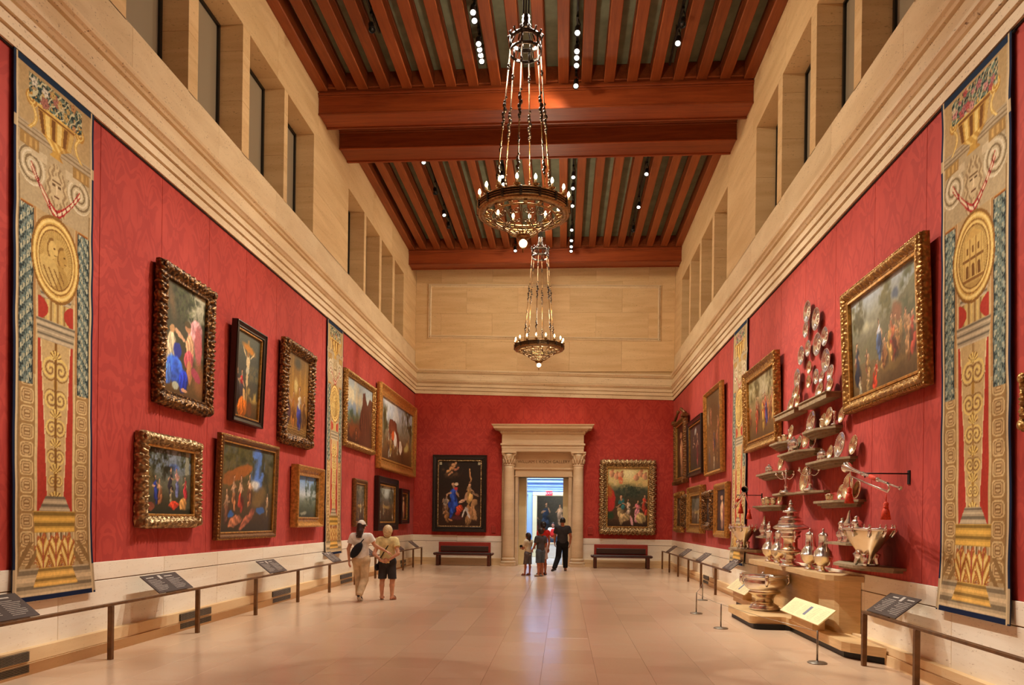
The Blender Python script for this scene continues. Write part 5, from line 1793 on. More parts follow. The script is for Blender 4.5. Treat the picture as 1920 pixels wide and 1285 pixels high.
BASE = [(3.81, 8.76), (3.52, 9.08)] + [(3.46, 9.20), (3.46, 11.42), (3.40, 11.48)] + arc(3.06, 11.60, .12, 270, 180)[0:7] + arc(3.06, 13.0, .12, 180, 90)[0:7] + [(3.40, 13.12), (3.46, 13.18), (3.46, 14.9), (3.81, 14.9)]
BASE = BASE[::-1]
m = MB().prism(ppoly([(x + (.05 if x < 3.8 else 0), y + (.05 if y < 11 else -.05)) for x, y in BASE]), 0, .085)
m.build('toe_recess', M['black'], pl)
MB().prism(ppoly(BASE), .085, .20).build('base_step', M['oak'], pl)
UP = [(3.905, 9.74), (3.70, 9.93), (3.67, 10.02), (3.67, 10.62), (3.78, 10.78), (3.80, 10.9), (3.80, 13.1), (3.78, 13.25), (3.67, 13.4), (3.67, 13.9), (3.70, 13.96), (3.905, 13.96)][::-1]
MB().prism(ppoly(UP), .20, .90).build('upper_block', M['oak'], pl)
SLAB = [(3.905, 9.64), (3.60, 9.86), (3.53, 9.98), (3.50, 10.7), (3.53, 11.2), (3.53, 12.9), (3.50, 13.4), (3.53, 13.98), (3.60, 14.04), (3.905, 14.04)][::-1]
MB().prism(ppoly(SLAB), .90, .975).build('top_slab', M['oak'], pl)
for yy in (10.75, 11.9, 13.1):
    MB().box(3.528 - 3.5, 3.90 - 3.5, yy - 11.9 - .003, yy - 11.9 + .003, .9755, .977).build('slab_joint', M['groove'], pl)

for (y0, y1, lab) in ((9.7, 11.35, 'large cream text board on the plinth, in front and to the right of the cistern'), (13.55, 15.0, 'cream text board on the plinth partly hidden behind the big cistern')):
    r = empty('text_board', (3.37, (y0 + y1) / 2, .20), label=lab, cat='label')
    L = (y1 - y0) / 2
    a = math.atan2(.20, .23)
    mt = Matrix(((0, math.cos(a), -math.sin(a), -.02), (1, 0, 0, 0), (0, math.sin(a), math.cos(a), .12), (0, 0, 0, 1)))
    b = MB(); b.M = mt
    b.bev(-L, L, 0, .305, -.01, .01, .004)
    b.build('board', M['cream'], r)
    t = MB(); t.M = mt
    for c in (-.78, -.42, .10, .46, .72):
        for k in range(9):
            t.box(L * c - L * .13, L * c + L * .13 * (1 if k % 4 else .5), .04 + .025 * k, .046 + .025 * k, .01, .0112)
    tag(t.build('print_lines', M['inkprint'], r), kind='stuff')
    t = MB(); t.M = mt
    t.box(-L * .17, -L * .05, .07, .24, .01, .0114)
    t.build('print_picture', M['ink'], r)
    MB().bev(.03, .2, -L * .55, L * .55, 0, .17, .006).build('stand_box', M['oak'], r)


# ------------------------------------------------------------------ silver makers (z up, base at the origin)
def plate_mesh(r, kind=0):
    pr = [(0, .012), (r * .18, .016), (r * .22, .010), (r * .55, .008), (r * .66, .020), (r * .70, .026), (r * .92, .032), (r * .97, .040), (r, .038), (r * .985, .028), (r * .7, .014), (r * .5, 0), (0, 0)]
    m = MB()
    m.lathe([(a, -b) for a, b in pr], 28, (0, 0, 0), 'y')
    return m


def put_plate(y, z, r, label, off=.05, tilt=8, warm=False, group='silver plates of the wall display'):
    """an upright plate facing the room, its foot resting lower than its face"""
    key = (round(r, 2), warm)
    me = PLATES.get(key)
    if me is None:
        me = PLATES[key] = plate_mesh(round(r, 2)).mesh('silver_plate', M['silver_warm' if warm else 'silver'])
    o = link('silver_plate', me, None, label, 'plate', group, None, (XR - off, y, z), -PI / 2, -math.radians(tilt))
    m = RIMS.get(key)
    if m is None:
        q = MB()
        n = 36
        for k in range(n):
            a = 2 * PI * k / n
            q.ball((r * .975 * math.cos(a), -.038, r * .975 * math.sin(a)), r * .05, 5, 4)
        m = RIMS[key] = q.mesh('beaded_rim', M['silver_warm' if warm else 'silver'])
    link('beaded_rim', m, o)
    return o


PLATES, RIMS = {}, {}
HUNG = [(11.86, 5.06, .175, 'topmost silver plate high on the right red wall'), (11.92, 4.79, .13, 'silver plate hung directly below the topmost plate'), (11.45, 4.83, .175, 'large silver plate hung just right of the topmost plate'),
        (11.06, 4.46, .14, 'hung silver plate at the right end of the second tier'), (11.38, 4.42, .165, 'larger hung plate in the middle of the second tier'), (11.80, 4.46, .13, 'hung silver plate left of the middle of the second tier'),
        (12.13, 4.42, .155, 'hung silver plate at the left end of the second tier'), (11.0, 4.09, .17, 'large hung plate above the right plate ledge'), (12.31, 4.08, .16, 'hung silver plate above the left plate ledge'),
        (11.73, 4.14, .105, 'small gilt plate hung in the centre, upper of two'), (11.75, 3.92, .10, 'small gilt plate hung in the centre, lower of two'), (11.41, 3.93, .115, 'small hung plate just right of the centre pair')]
for i, (y, z, r, d) in enumerate(HUNG):
    put_plate(y, z, r, d, .035, 0, i in (9, 10))


# shelves on the red wall
def ledge(y0, y1, z, label, D=.24):
    r = empty('wall_shelf', (XR, (y0 + y1) / 2, z), label=label, cat='shelf')
    L = (y1 - y0) / 2
    MB().bev(-D, 0, -L, L, -.02, 0, .003).build('shelf_board', M['shelf'], r)
    MB().bev(-D + .02, -D + .04, -L, L, -.10, -.02, .003).build('front_lip', M['shelf'], r)
    MB().bev(-D + .04, 0, -L + .02, L - .02, -.09, -.02, .004).build('shelf_body', M['shelf'], r)


def corbel(y0, y1, z, label, D=.28, steps=3, cant=.36):
    """a stepped shelf with canted ends"""
    r = empty('wall_shelf', (XR, (y0 + y1) / 2, z), label=label, cat='shelf')
    L = (y1 - y0) / 2
    h = .032
    for k in range(steps):
        f = 1 - k * .2
        d, l = D * (1 - k * .2), L * (1 - k * .10)
        poly = [(0, -l), (0, l), (-d * .35, l), (-d, l - cant * f), (-d, -l + cant * f), (-d * .35, -l)]
        MB().prism(poly, -h * (k + 1), -h * k).build('shelf_step', M['shelf'], r)


ledge(10.55, 11.75, 3.555, 'right upper plate ledge on the silver wall')
ledge(11.98, 13.05, 3.555, 'left upper plate ledge on the silver wall')
corbel(10.49, 11.73, 3.06, 'stepped shelf with candlestick and three plates, upper right')
corbel(12.32, 13.51, 3.06, 'stepped shelf with candlestick and small plates, upper left')
corbel(11.30, 12.95, 2.82, 'central stepped shelf carrying the largest covered tureen', .30)
corbel(9.97, 11.57, 2.575, 'stepped shelf with tureen and tall plates, middle right')
corbel(12.66, 14.38, 2.575, 'stepped shelf with low tureen, middle left')
corbel(12.19, 13.36, 2.175, 'thin shelf carrying the left candelabrum', .26, 1)
corbel(10.96, 12.12, 2.16, 'thin shelf carrying the right candelabrum', .26, 1)
corbel(9.68, 11.2, 1.985, 'lower right stepped shelf with three tall plates', .28)
corbel(12.98, 14.6, 1.985, 'lower left stepped shelf with small cups', .28)
corbel(8.55, 10.2, 1.155, 'lowest right thin shelf holding the large cooler', .40, 2, .5)
corbel(14.45, 16.2, 1.13, 'lowest left thin shelf holding a cooler', .40, 2, .5)
corbel(9.45, 10.62, 1.41, 'small shelf with casters behind the right cooler', .26, 1, .2)
corbel(13.35, 14.25, 1.41, 'small shelf with a ewer left of the fountain', .26, 1, .2)

STAND = [(10.62, 3.82, .12, 0, 'plate standing at the back of the right plate ledge'), (11.23, 3.665, .12, 0, 'plate at the far end of the right plate ledge'), (11.02, 3.66, .105, 1, 'second plate from the far end of the right ledge'),
         (10.78, 3.66, .12, 0, 'gleaming plate on the right ledge, third from its far end'), (10.62, 3.65, .095, 1, 'nearest plate on the right ledge'), (11.10, 3.86, .10, 0, 'small plate raised behind others on the right ledge'),
         (12.12, 3.82, .115, 1, 'plate raised at the back of the left plate ledge, near end'), (12.38, 3.84, .11, 0, 'plate raised at the back of the left plate ledge, far end'), (12.06, 3.655, .10, 1, 'second plate from the near end of the left ledge'),
         (12.02, 3.66, .0, 0, ''), (12.62, 3.66, .12, 0, 'far plate on the left ledge'), (12.36, 3.665, .115, 1, 'middle plate on the left ledge'),
         (11.02, 3.185, .125, 1, 'gilt plate at the far end of the upper right stepped shelf'), (10.66, 3.20, .135, 1, 'largest gilt plate on the upper right stepped shelf'), (10.30, 3.17, .11, 1, 'gilt plate at the near end of the upper right stepped shelf'),
         (12.38, 3.19, .12, 1, 'gilt plate on the upper left stepped shelf'), (12.08 + .3, 3.17, .0, 0, ''), (11.54, 3.24, .18, 0, 'great silver dish on the wall above the central tureen'),
         (11.62, 3.0, .15, 1, 'gilt plate behind the central tureen, right of its lid'), (11.42, 2.975, .155, 0, 'tall silver plate at the near end of the central shelf'), (11.95, 2.96, .12, 1, 'gilt plate behind the central tureen, left of its lid'),
         (10.72, 2.69, .10, 1, 'small plate at the far end of the middle right shelf'), (10.22, 2.745, .165, 0, 'tallest plate on the middle right shelf'), (9.88, 2.71, .13, 1, 'near plate on the middle right shelf'),
         (12.92, 2.72, .14, 1, 'taller gilt plate on the middle left shelf'), (12.62 + .15, 2.68, .0, 0, ''), (10.30, 2.095, .105, 1, 'small plate on the lower right shelf'), (9.92, 2.16, .17, 1, 'tallest gilt plate on the lower right shelf'),
         (9.6 + .12, 2.11, .0, 0, ''), (13.10, 2.12, .13, 1, 'tall gilt plate on the lower left shelf'), (11.66, 2.36, .195, 1, 'great gilt dish standing behind the right candelabrum'),
         (9.80 - .05, 2.11, .125, 1, 'near plate on the lower right shelf')]
npl = 0
for y, z, r, w, d in STAND:
    if r:
        npl += 1
        put_plate(y, z, r, d, (.052, .10)[npl % 2] + r * .06, 9, bool(w))

S, SW = M['silver'], M['silver_warm']


def on(y, z, d=.16): return (XR - d, y, z)


def candlestick(y, z, h, label):
    r = empty('silver_candlestick', on(y, z, .13), label=label, cat='candlestick')
    MB().lathe([(.26 * h, 0), (.27 * h, .03 * h), (.2 * h, .08 * h), (.1 * h, .12 * h), (.07 * h, .16 * h)], 16).build('foot', S, r)
    MB().lathe([(.07 * h, .16 * h), (.09 * h, .24 * h), (.05 * h, .30 * h), (.05 * h, .38 * h), (.11 * h, .50 * h), (.07 * h, .66 * h), (.05 * h, .72 * h), (.1 * h, .8 * h), (.08 * h, .86 * h)], 14).build('shaft', S, r)
    MB().lathe([(.08 * h, .86 * h), (.13 * h, .92 * h), (.14 * h, h), (.09 * h, h), (.08 * h, .9 * h)], 14).build('socket', S, r)


def beaker(y, z, h, label, d=.13, warm=True):
    o = empty('silver_cup', on(y, z, d), label=label, cat='cup')
    mt = SW if warm else S
    MB().lathe([(.30 * h, 0), (.34 * h, .05 * h), (.22 * h, .12 * h), (.30 * h, .25 * h), (.33 * h, .6 * h), (.40 * h, .78 * h), (.37 * h, .78 * h), (.28 * h, .3 * h), (0, .25 * h)], 16).build('bowl', mt, o)
    for s_ in (-1, 1): MB().tube([(0, s_ * .34 * h, .68 * h), (0, s_ * .52 * h, .62 * h), (0, s_ * .5 * h, .4 * h), (0, s_ * .3 * h, .3 * h)], .03 * h, 5).build('handle', mt, o)
    return o


def tureen(y, z, r, h, label):
    """oval: long along the wall"""
    o = empty('silver_tureen', on(y, z, .212), label=label, cat='tureen')
    q = .58
    pr = lambda P: [(a * q, b) for a, b in P]
    for sx in (-1, 1):
        for sy in (-1, 1):
            MB().lathe([(.02, 0), (.028, .012), (.012, .03), (.02, .05)], 8, (sx * r * .28, sy * r * .6, 0)).build('foot', S, o)
    MB().lathe(pr([(.1, .035), (r * .8, .05), (r * .98, .3 * h), (r, .5 * h), (r * .95, .56 * h), (r * 1.03, .60 * h), (r * 1.02, .63 * h)]), 28, sy=1 / q).build('body', S, o)
    MB().lathe(pr([(r * 1.02, .63 * h), (r * .9, .70 * h), (r * .82, .72 * h), (r * .6, .84 * h), (r * .2, .9 * h), (0, .91 * h)]), 28, sy=1 / q).build('lid', S, o)
    MB().lathe([(.012, .9 * h), (.03, .96 * h), (.02, 1.02 * h), (0, 1.06 * h)], 10).build('lid_knob', S, o)
    for s_ in (-1, 1): MB().tube([(0, s_ * r * .95, .5 * h), (0, s_ * r * 1.2, .56 * h), (0, s_ * r * 1.18, .36 * h), (0, s_ * r * .95, .3 * h)], .008, 6).build('handle', S, o)


def candelabrum(y, z, h, label):
    r = empty('candelabrum', on(y, z, .165), label=label, cat='candelabrum')
    MB().lathe([(.10, 0), (.105, .015), (.08, .035), (.03, .05), (.022, .08)], 18).build('foot', S, r)
    MB().lathe([(.022, .08), (.035, .12), (.016, .16), (.03, .22), (.02, .27), (.03, .29), (.014, .31), (.012, h - .05)], 14).build('shaft', S, r)
    cup = [(.010, 0), (.03, .012), (.032, .02), (.014, .026), (.016, .06), (.02, .066), (.012, .066)]
    MB().lathe([(a, b + h - .066) for a, b in cup], 12).build('candle_socket', S, r)
    for k in range(5):
        a = 2 * PI * (k + .25) / 5
        R_ = .155
        pts = []
        for t in np.linspace(0, 1, 9):
            rr = R_ * t
            pts.append((rr * math.cos(a), rr * math.sin(a), .27 - .05 * math.sin(PI * t) + .03 * t))
        br = MB().tube(pts, .007, 6).build('branch', S, r)
        MB().lathe([(q, w + .30) for q, w in cup], 10, (R_ * math.cos(a), R_ * math.sin(a), 0)).build('candle_socket', S, br)


candlestick(10.46, 3.06, .19, 'silver candlestick on the upper right stepped shelf')
candlestick(12.22 + .28, 3.06, .19, 'silver candlestick on the upper left stepped shelf')
candlestick(10.42, 2.575, .17, 'silver candlestick on the middle right shelf')
beaker(10.86, 3.06, .17, 'two-handled cup between plates on the upper right shelf')
beaker(12.72, 3.06, .16, 'two-handled gilt cup, right of a pair on the upper left shelf')
beaker(12.98, 3.06, .15, 'two-handled gilt cup, left of a pair on the upper left shelf')
tureen(12.0, 2.82, .15, .24, 'largest covered silver tureen, on the central shelf')
tureen(10.72 - .02, 2.575, .105, .16, 'small covered tureen on the middle right shelf')
tureen(13.38, 2.575, .11, .15, 'low covered tureen on the middle left shelf')
beaker(13.72, 2.575, .15, 'gilt cup left of the tureen on the middle left shelf')
candelabrum(12.52, 2.175, .42, 'left branched silver candelabrum above the fountain')
candelabrum(11.32, 2.16, .43, 'right branched silver candelabrum before the great gilt dish')
beaker(10.56, 1.985, .13, 'small cup at the far end of the lower right shelf')
beaker(10.42, 1.985, .11, 'smallest cup beside the plates on the lower right shelf', .22)
beaker(13.95, 1.985, .18, 'far cup of three on the lower left shelf')
beaker(13.62, 1.985, .20, 'middle cup of three on the lower left shelf', .16)
beaker(13.36, 1.985, .17, 'near cup of three on the lower left shelf', .13)


def caster(y, z, h, spire, label):
    o = empty('sugar_shaker', on(y, z, .13), label=label, cat='shaker')
    MB().lathe([(.24 * h, 0), (.26 * h, .03 * h), (.17 * h, .08 * h), (.25 * h, .28 * h), (.26 * h, .36 * h), (.16 * h, .5 * h), (.18 * h, .54 * h)], 16, flute=8, fl_amp=.05).build('body', S, o)
    if spire:
        MB().lathe([(.18 * h, .54 * h), (.16 * h, .6 * h), (.09 * h, .72 * h), (.06 * h, .86 * h), (.03 * h, .95 * h), (0, h)], 14).build('spire_lid', S, o)
    else:
        MB().lathe([(.18 * h, .54 * h), (.16 * h, .7 * h), (.2 * h, .74 * h), (.15 * h, .82 * h), (.08 * h, .88 * h), (.1 * h, .94 * h), (0, h)], 14).build('domed_lid', S, o)


caster(10.1, 1.41, .34, False, 'domed sugar shaker at the far end of the small right shelf')
caster(9.88, 1.41, .44, True, 'tall spired vessel in the middle of the small right shelf')
caster(9.64, 1.41, .36, False, 'domed sugar shaker at the near end of the small right shelf')
caster(13.92, 1.41, .40, True, 'spired silver pot on the small left shelf')
caster(13.6, 1.41, .28, False, 'small silver jug on the small left shelf')


def cooler(y, z, label):
    """a broad tapering wine cooler: lobed flat rim with drops, scrolled feet"""
    o = empty('silver_cooler', (XR - .27, y, z), label=label, cat='wine cooler')
    n = 36
    rings = []
    for t, h in ((.28, .03), (.26, .08), (.34, .14), (.52, .22), (.72, .30), (.88, .37), (.97, .42), (1.0, .445)):
        rings.append([(.23 * t * math.cos(2 * PI * k / n), .50 * t * math.sin(2 * PI * k / n) * (1 + .03 * math.cos(12 * PI * k / n)), h) for k in range(n)])
    inner = [[(p[0] * .96, p[1] * .96, p[2]) for p in rg] for rg in rings[::-1]]
    m = MB(); m.loft(rings + inner, True, True, True)
    m.build('bowl', SW, o)
    m = MB()
    pts = [(.235 * math.cos(2 * PI * k / n), .515 * math.sin(2 * PI * k / n), .447) for k in range(n)]
    m.tube(pts, .016, 6, closed=True)
    m.build('rim', S, o)
    for k in range(10):
        a = 2 * PI * (k + .5) / 10
        q = MB()
        q.ball((.24 * math.cos(a), .52 * math.sin(a), .45), .024, 8, 6)
        q.lathe([(.012, .47), (.018, .485), (0, .51)], 8, (.24 * math.cos(a), .52 * math.sin(a), 0))
        q.tube([(.25 * math.cos(a), .53 * math.sin(a), .44), (.235 * math.cos(a), .50 * math.sin(a), .40), (.22 * math.cos(a), .465 * math.sin(a), .36)], [.02, .015, .02], 6)
        q.build('rim_drop', S, o)
    for k in range(4):
        a = PI / 4 + k * PI / 2
        MB().tube([(.10 * math.cos(a), .20 * math.sin(a), .15), (.085 * math.cos(a), .17 * math.sin(a), .09), (.10 * math.cos(a), .19 * math.sin(a), .03), (.11 * math.cos(a), .2 * math.sin(a), .012)], [.04, .032, .028, .02], 8).build('paw_foot', S, o)
    MB().ball((-.10, 0, .14), .06, 10, 8, (.6, 1.2, 1)).build('mask', S, o)


cooler(8.98, 1.155, 'large oval silver cooler with drops on its rim, lowest shelf at right')
cooler(14.98, 1.13, 'oval silver cooler on the lowest left shelf, before the far tapestry')


def ewer(y, label, h=.60):
    o = empty('silver_ewer', (3.68, y, .975), label=label, cat='ewer')
    MB().lathe([(.075, 0), (.08, .012), (.06, .03), (.03, .05), (.028, .075)], 20).build('foot', S, o)
    MB().lathe([(.028, .075), (.07, .09), (.115, .15), (.128, .21), (.13, .215)], 26, flute=14, fl_amp=.035).build('gadrooned_base', SW, o)
    MB().lathe([(.133, .213), (.137, .222), (.133, .232), (.128, .235), (.115, .29), (.08, .335), (.062, .36), (.060, .50), (.066, .505), (.06, .51)], 26).build('body', S, o)
    MB().lathe([(.066, .505), (.068, .52), (.055, .545), (.02, .56), (.012, .575), (.02, .592), (.01, .61), (0, .62)], 20).build('lid', S, o)
    MB().tube([(.0, -.055, .52), (.0, -.10, .545), (.0, -.135, .50), (.0, -.115, .43), (.0, -.14, .36), (.0, -.135, .29)], [.010, .012, .012, .009, .010, .008], 7).build('handle', S, o)
    MB().tube([(0, .05, .49), (0, .075, .515), (0, .10, .525)], [.02, .016, .01], 7).build('spout', S, o)


ewer(13.15, 'round-bellied silver ewer, farthest left on the plinth')
ewer(12.60, 'round-bellied silver ewer just left of the fountain')
ewer(11.05, 'round-bellied silver ewer just right of the fountain')
ewer(10.50, 'round-bellied silver ewer nearest the right end of the plinth')

fo = empty('silver_fountain', (3.635, 11.82, .975), label='tall tiered silver fountain at the centre of the plinth', cat='fountain')
MB().lathe([(.165, 0), (.17, .015), (.15, .03), (.13, .05), (.07, .07), (.06, .10)], 30).build('foot', S, fo)
MB().lathe([(.06, .10), (.09, .13), (.075, .16), (.10, .19), (.18, .215), (.215, .235), (.22, .25), (.20, .255)], 30, flute=15, fl_amp=.02).build('lower_basin', SW, fo)
MB().lathe([(.17, .25), (.13, .28), (.11, .30), (.105, .43), (.12, .44), (.125, .455)], 28).build('urn_body', SW, fo)
MB().lathe([(.125, .455), (.15, .47), (.15, .50), (.135, .51), (.16, .55), (.17, .57)], 28).build('upper_band', S, fo)
MB().lathe([(.17, .57), (.255, .60), (.265, .62), (.25, .635), (.20, .665)], 32, flute=16, fl_amp=.04).build('spreading_tray', S, fo)
MB().lathe([(.20, .665), (.185, .70), (.19, .72), (.15, .745), (.17, .755), (.14, .79), (.06, .815)], 28).build('lid', S, fo)
MB().lathe([(.06, .815), (.055, .85), (.13, .865), (.125, .885), (.06, .90), (.05, .93), (.025, .95)], 22).build('lid_tier', S, fo)
m = MB()
m.ball((0, 0, .975), .04, 10, 8, (1, 1, 1.1)).ball((0, .02, 1.02), .028, 10, 8).tube([(0, .0, .97), (.02, .04, 1.0), (0, .05, 1.03), (0, .02, 1.06), (0, -.01, 1.05)], [.015, .018, .014, .01, .004], 7)
m.build('figure_finial', S, fo)
for s in (-1, 1):
    MB().tube([(0, s * .13, .50), (0, s * .22, .54), (0, s * .25, .48), (0, s * .2, .43), (0, s * .215, .39)], [.02, .024, .02, .016, .02], 8).build('scroll_handle', S, fo)
    MB().tube([(0, s * .11, .30), (0, s * .19, .31), (0, s * .23, .28)], [.014, .012, .016], 7).build('tap', S, fo)

ct = empty('silver_cistern', (3.40, 12.40, .20), label='huge two-tiered silver cistern standing in front on the low step', cat='wine cistern')
MB().lathe([(.235, 0), (.25, .02), (.25, .04), (.22, .06), (.235, .075), (.20, .095), (.16, .115), (.145, .13)], 40).build('foot', S, ct)
MB().lathe([(.145, .13), (.15, .20), (.20, .25), (.25, .28), (.265, .30), (.25, .315)], 40).build('stem_bowl', SW, ct)
MB().lathe([(.25, .315), (.235, .33), (.27, .345), (.32, .39), (.345, .45), (.34, .49), (.315, .52), (.33, .53), (.355, .545), (.365, .565), (.345, .58), (.325, .575), (.30, .53), (.29, .46), (.2, .36), (0, .34)], 44).build('basin', S, ct)
for k in range(4):
    a = PI / 4 + k * PI / 2 + .6
    q = MB()
    q.tube([(.345 * math.cos(a), .345 * math.sin(a), .42), (.385 * math.cos(a), .385 * math.sin(a), .48), (.375 * math.cos(a), .375 * math.sin(a), .55), (.36 * math.cos(a), .36 * math.sin(a), .60)], [.02, .03, .034, .016], 8)
    q.ball((.375 * math.cos(a), .375 * math.sin(a), .585), .034, 9, 7)
    q.build('mask_handle', S, ct)


# trumpets with cords and tassels
def trumpet(bell, tail, label, cord_t=.55):
    B, T = Vector(bell), Vector(tail)
    o = empty('silver_trumpet', tuple(B), label=label, cat='trumpet')
    d = T - B
    L = d.length
    dn = d.normalized()
    MB().tube([(0, 0, 0), dn * .03, dn * .10, dn * .22, dn * .45, dn * L * .8], [.065, .048, .032, .022, .018, .014], 14, False).build('bell_tube', S, o)
    MB().tube([dn * L * .72, dn * L * .9, dn * (L * .98), dn * L], [.011, .012, .010, .022], 10).build('mouthpiece', S, o)
    off = Vector((0, 0, -.09))
    MB().tube([dn * .16 + off, dn * L * .8 + off], .012, 8).build('return_tube', S, o)
    for t in (.16 / L, .8):
        c = dn * (L * t)
        MB().tube([c, c + dn * (.04 if t > .5 else -.04) + off * .5, c + off], .012, 7).build('bow', S, o)
    for t in (.34, .62):
        q = MB().tube([dn * L * t, dn * (L * t + .035)], .026, 10)
        q.build('ferrule', S, o)
    MB().tube([dn * L * (cord_t - .06), dn * L * (cord_t + .08)], [.026, .024], 10).build('cord_wrap', M['red_cord'], o)
    return o, dn, L


def tassel(pos, length, label, top=None):
    o = empty('red_tassel', pos, label=label, cat='tassel')
    MB().lathe([(.012, 0), (.028, -.02), (.022, -.05), (.03, -.06), (.02, -.07)], 12).build('tassel_head', M['red_cord'], o)
    MB().lathe([(.022, -.065), (.034, -.10), (.05, -.07 - length), (.0, -.075 - length)], 14, flute=7, fl_amp=.12).build('tassel_skirt', M['red_cord'], o)
    if top is not None:
        MB().tube([(0, 0, 0), Vector(top) - Vector(pos)], .006, 5).build('cord', M['red_cord'], o)


trumpet((3.43, 9.03, 2.35), (3.43, 7.62, 2.03), 'silver trumpet with orange cord, standing out from the right wall')
tassel((3.43, 7.94, 1.90), .12, 'red tassel hanging below the near trumpet mouthpiece', (3.43, 7.94, 1.985))
tassel((3.43, 8.93, 2.10), .12, 'red tassel hanging below the near trumpet bell', (3.43, 8.93, 2.225))
trumpet((3.43, 13.95, 2.30), (3.60, 15.6, 1.98), 'far silver trumpet seen bell-on before the far right tapestry')
tassel((3.42, 14.2, 2.03), .12, 'red tassel hanging before the far tapestry, under the far trumpet', (3.45, 14.2, 2.14))
tassel((3.44, 13.65, 1.92), .12, 'small red tassel just right of the far tapestry', (3.44, 13.95, 2.225))
for y, z, d in ((8.45, 2.24, 'thin black wall bracket holding the near trumpet'), (14.55, 2.21, 'thin black wall bracket holding the far trumpet')):
    o = empty('wall_bracket', (XR, y, z), label=d, cat='bracket')
    s = 1
    MB().tube([(0, .06, 0), (-.5, .04, 0), (-.5, .04, -.05)], .008, 6).build('arm', M['black'], o)
    MB().bev(-.012, 0, .03, .09, -.12, .04, .003).build('wall_plate', M['black'], o)


# stanchions and their wire
def stanchion(x, y, label):
    o = empty('stanchion', (x, y, 0), label=label, cat='stanchion')
    MB().lathe([(.11, 0), (.112, .008), (.10, .016), (.02, .022), (.012, .03)], 24).build('disc_base', M['steel'], o)
    MB().lathe([(.011, .02), (.011, .385), (.0, .388)], 12).build('post', M['steel'], o)


stanchion(3.03, 8.79, 'thin steel stanchion nearest, in front of the large cream board')
stanchion(2.48, 11.47, 'thin steel stanchion on the open floor left of the cistern')
stanchion(2.43, 13.28, 'thin steel stanchion, third from the front, before the far rail')
stanchion(2.98, 15.59, 'farthest thin steel stanchion, close to the far rail')
tag(MB().tube([(3.03, 8.79, .375), (2.76, 10.1, .362), (2.48, 11.47, .375)], .003, 5).build('barrier_wire', M['steel']), 'thin wire strung between the two nearest stanchions', 'wire')
tag(MB().tube([(2.48, 11.47, .375), (2.455, 12.4, .364), (2.43, 13.28, .375)], .003, 5).build('barrier_wire', M['steel']), 'thin wire strung between the second and third stanchions', 'wire')
tag(MB().tube([(2.43, 13.28, .375), (2.7, 14.4, .362), (2.98, 15.59, .375)], .003, 5).build('barrier_wire', M['steel']), 'thin wire strung between the two farthest stanchions', 'wire')


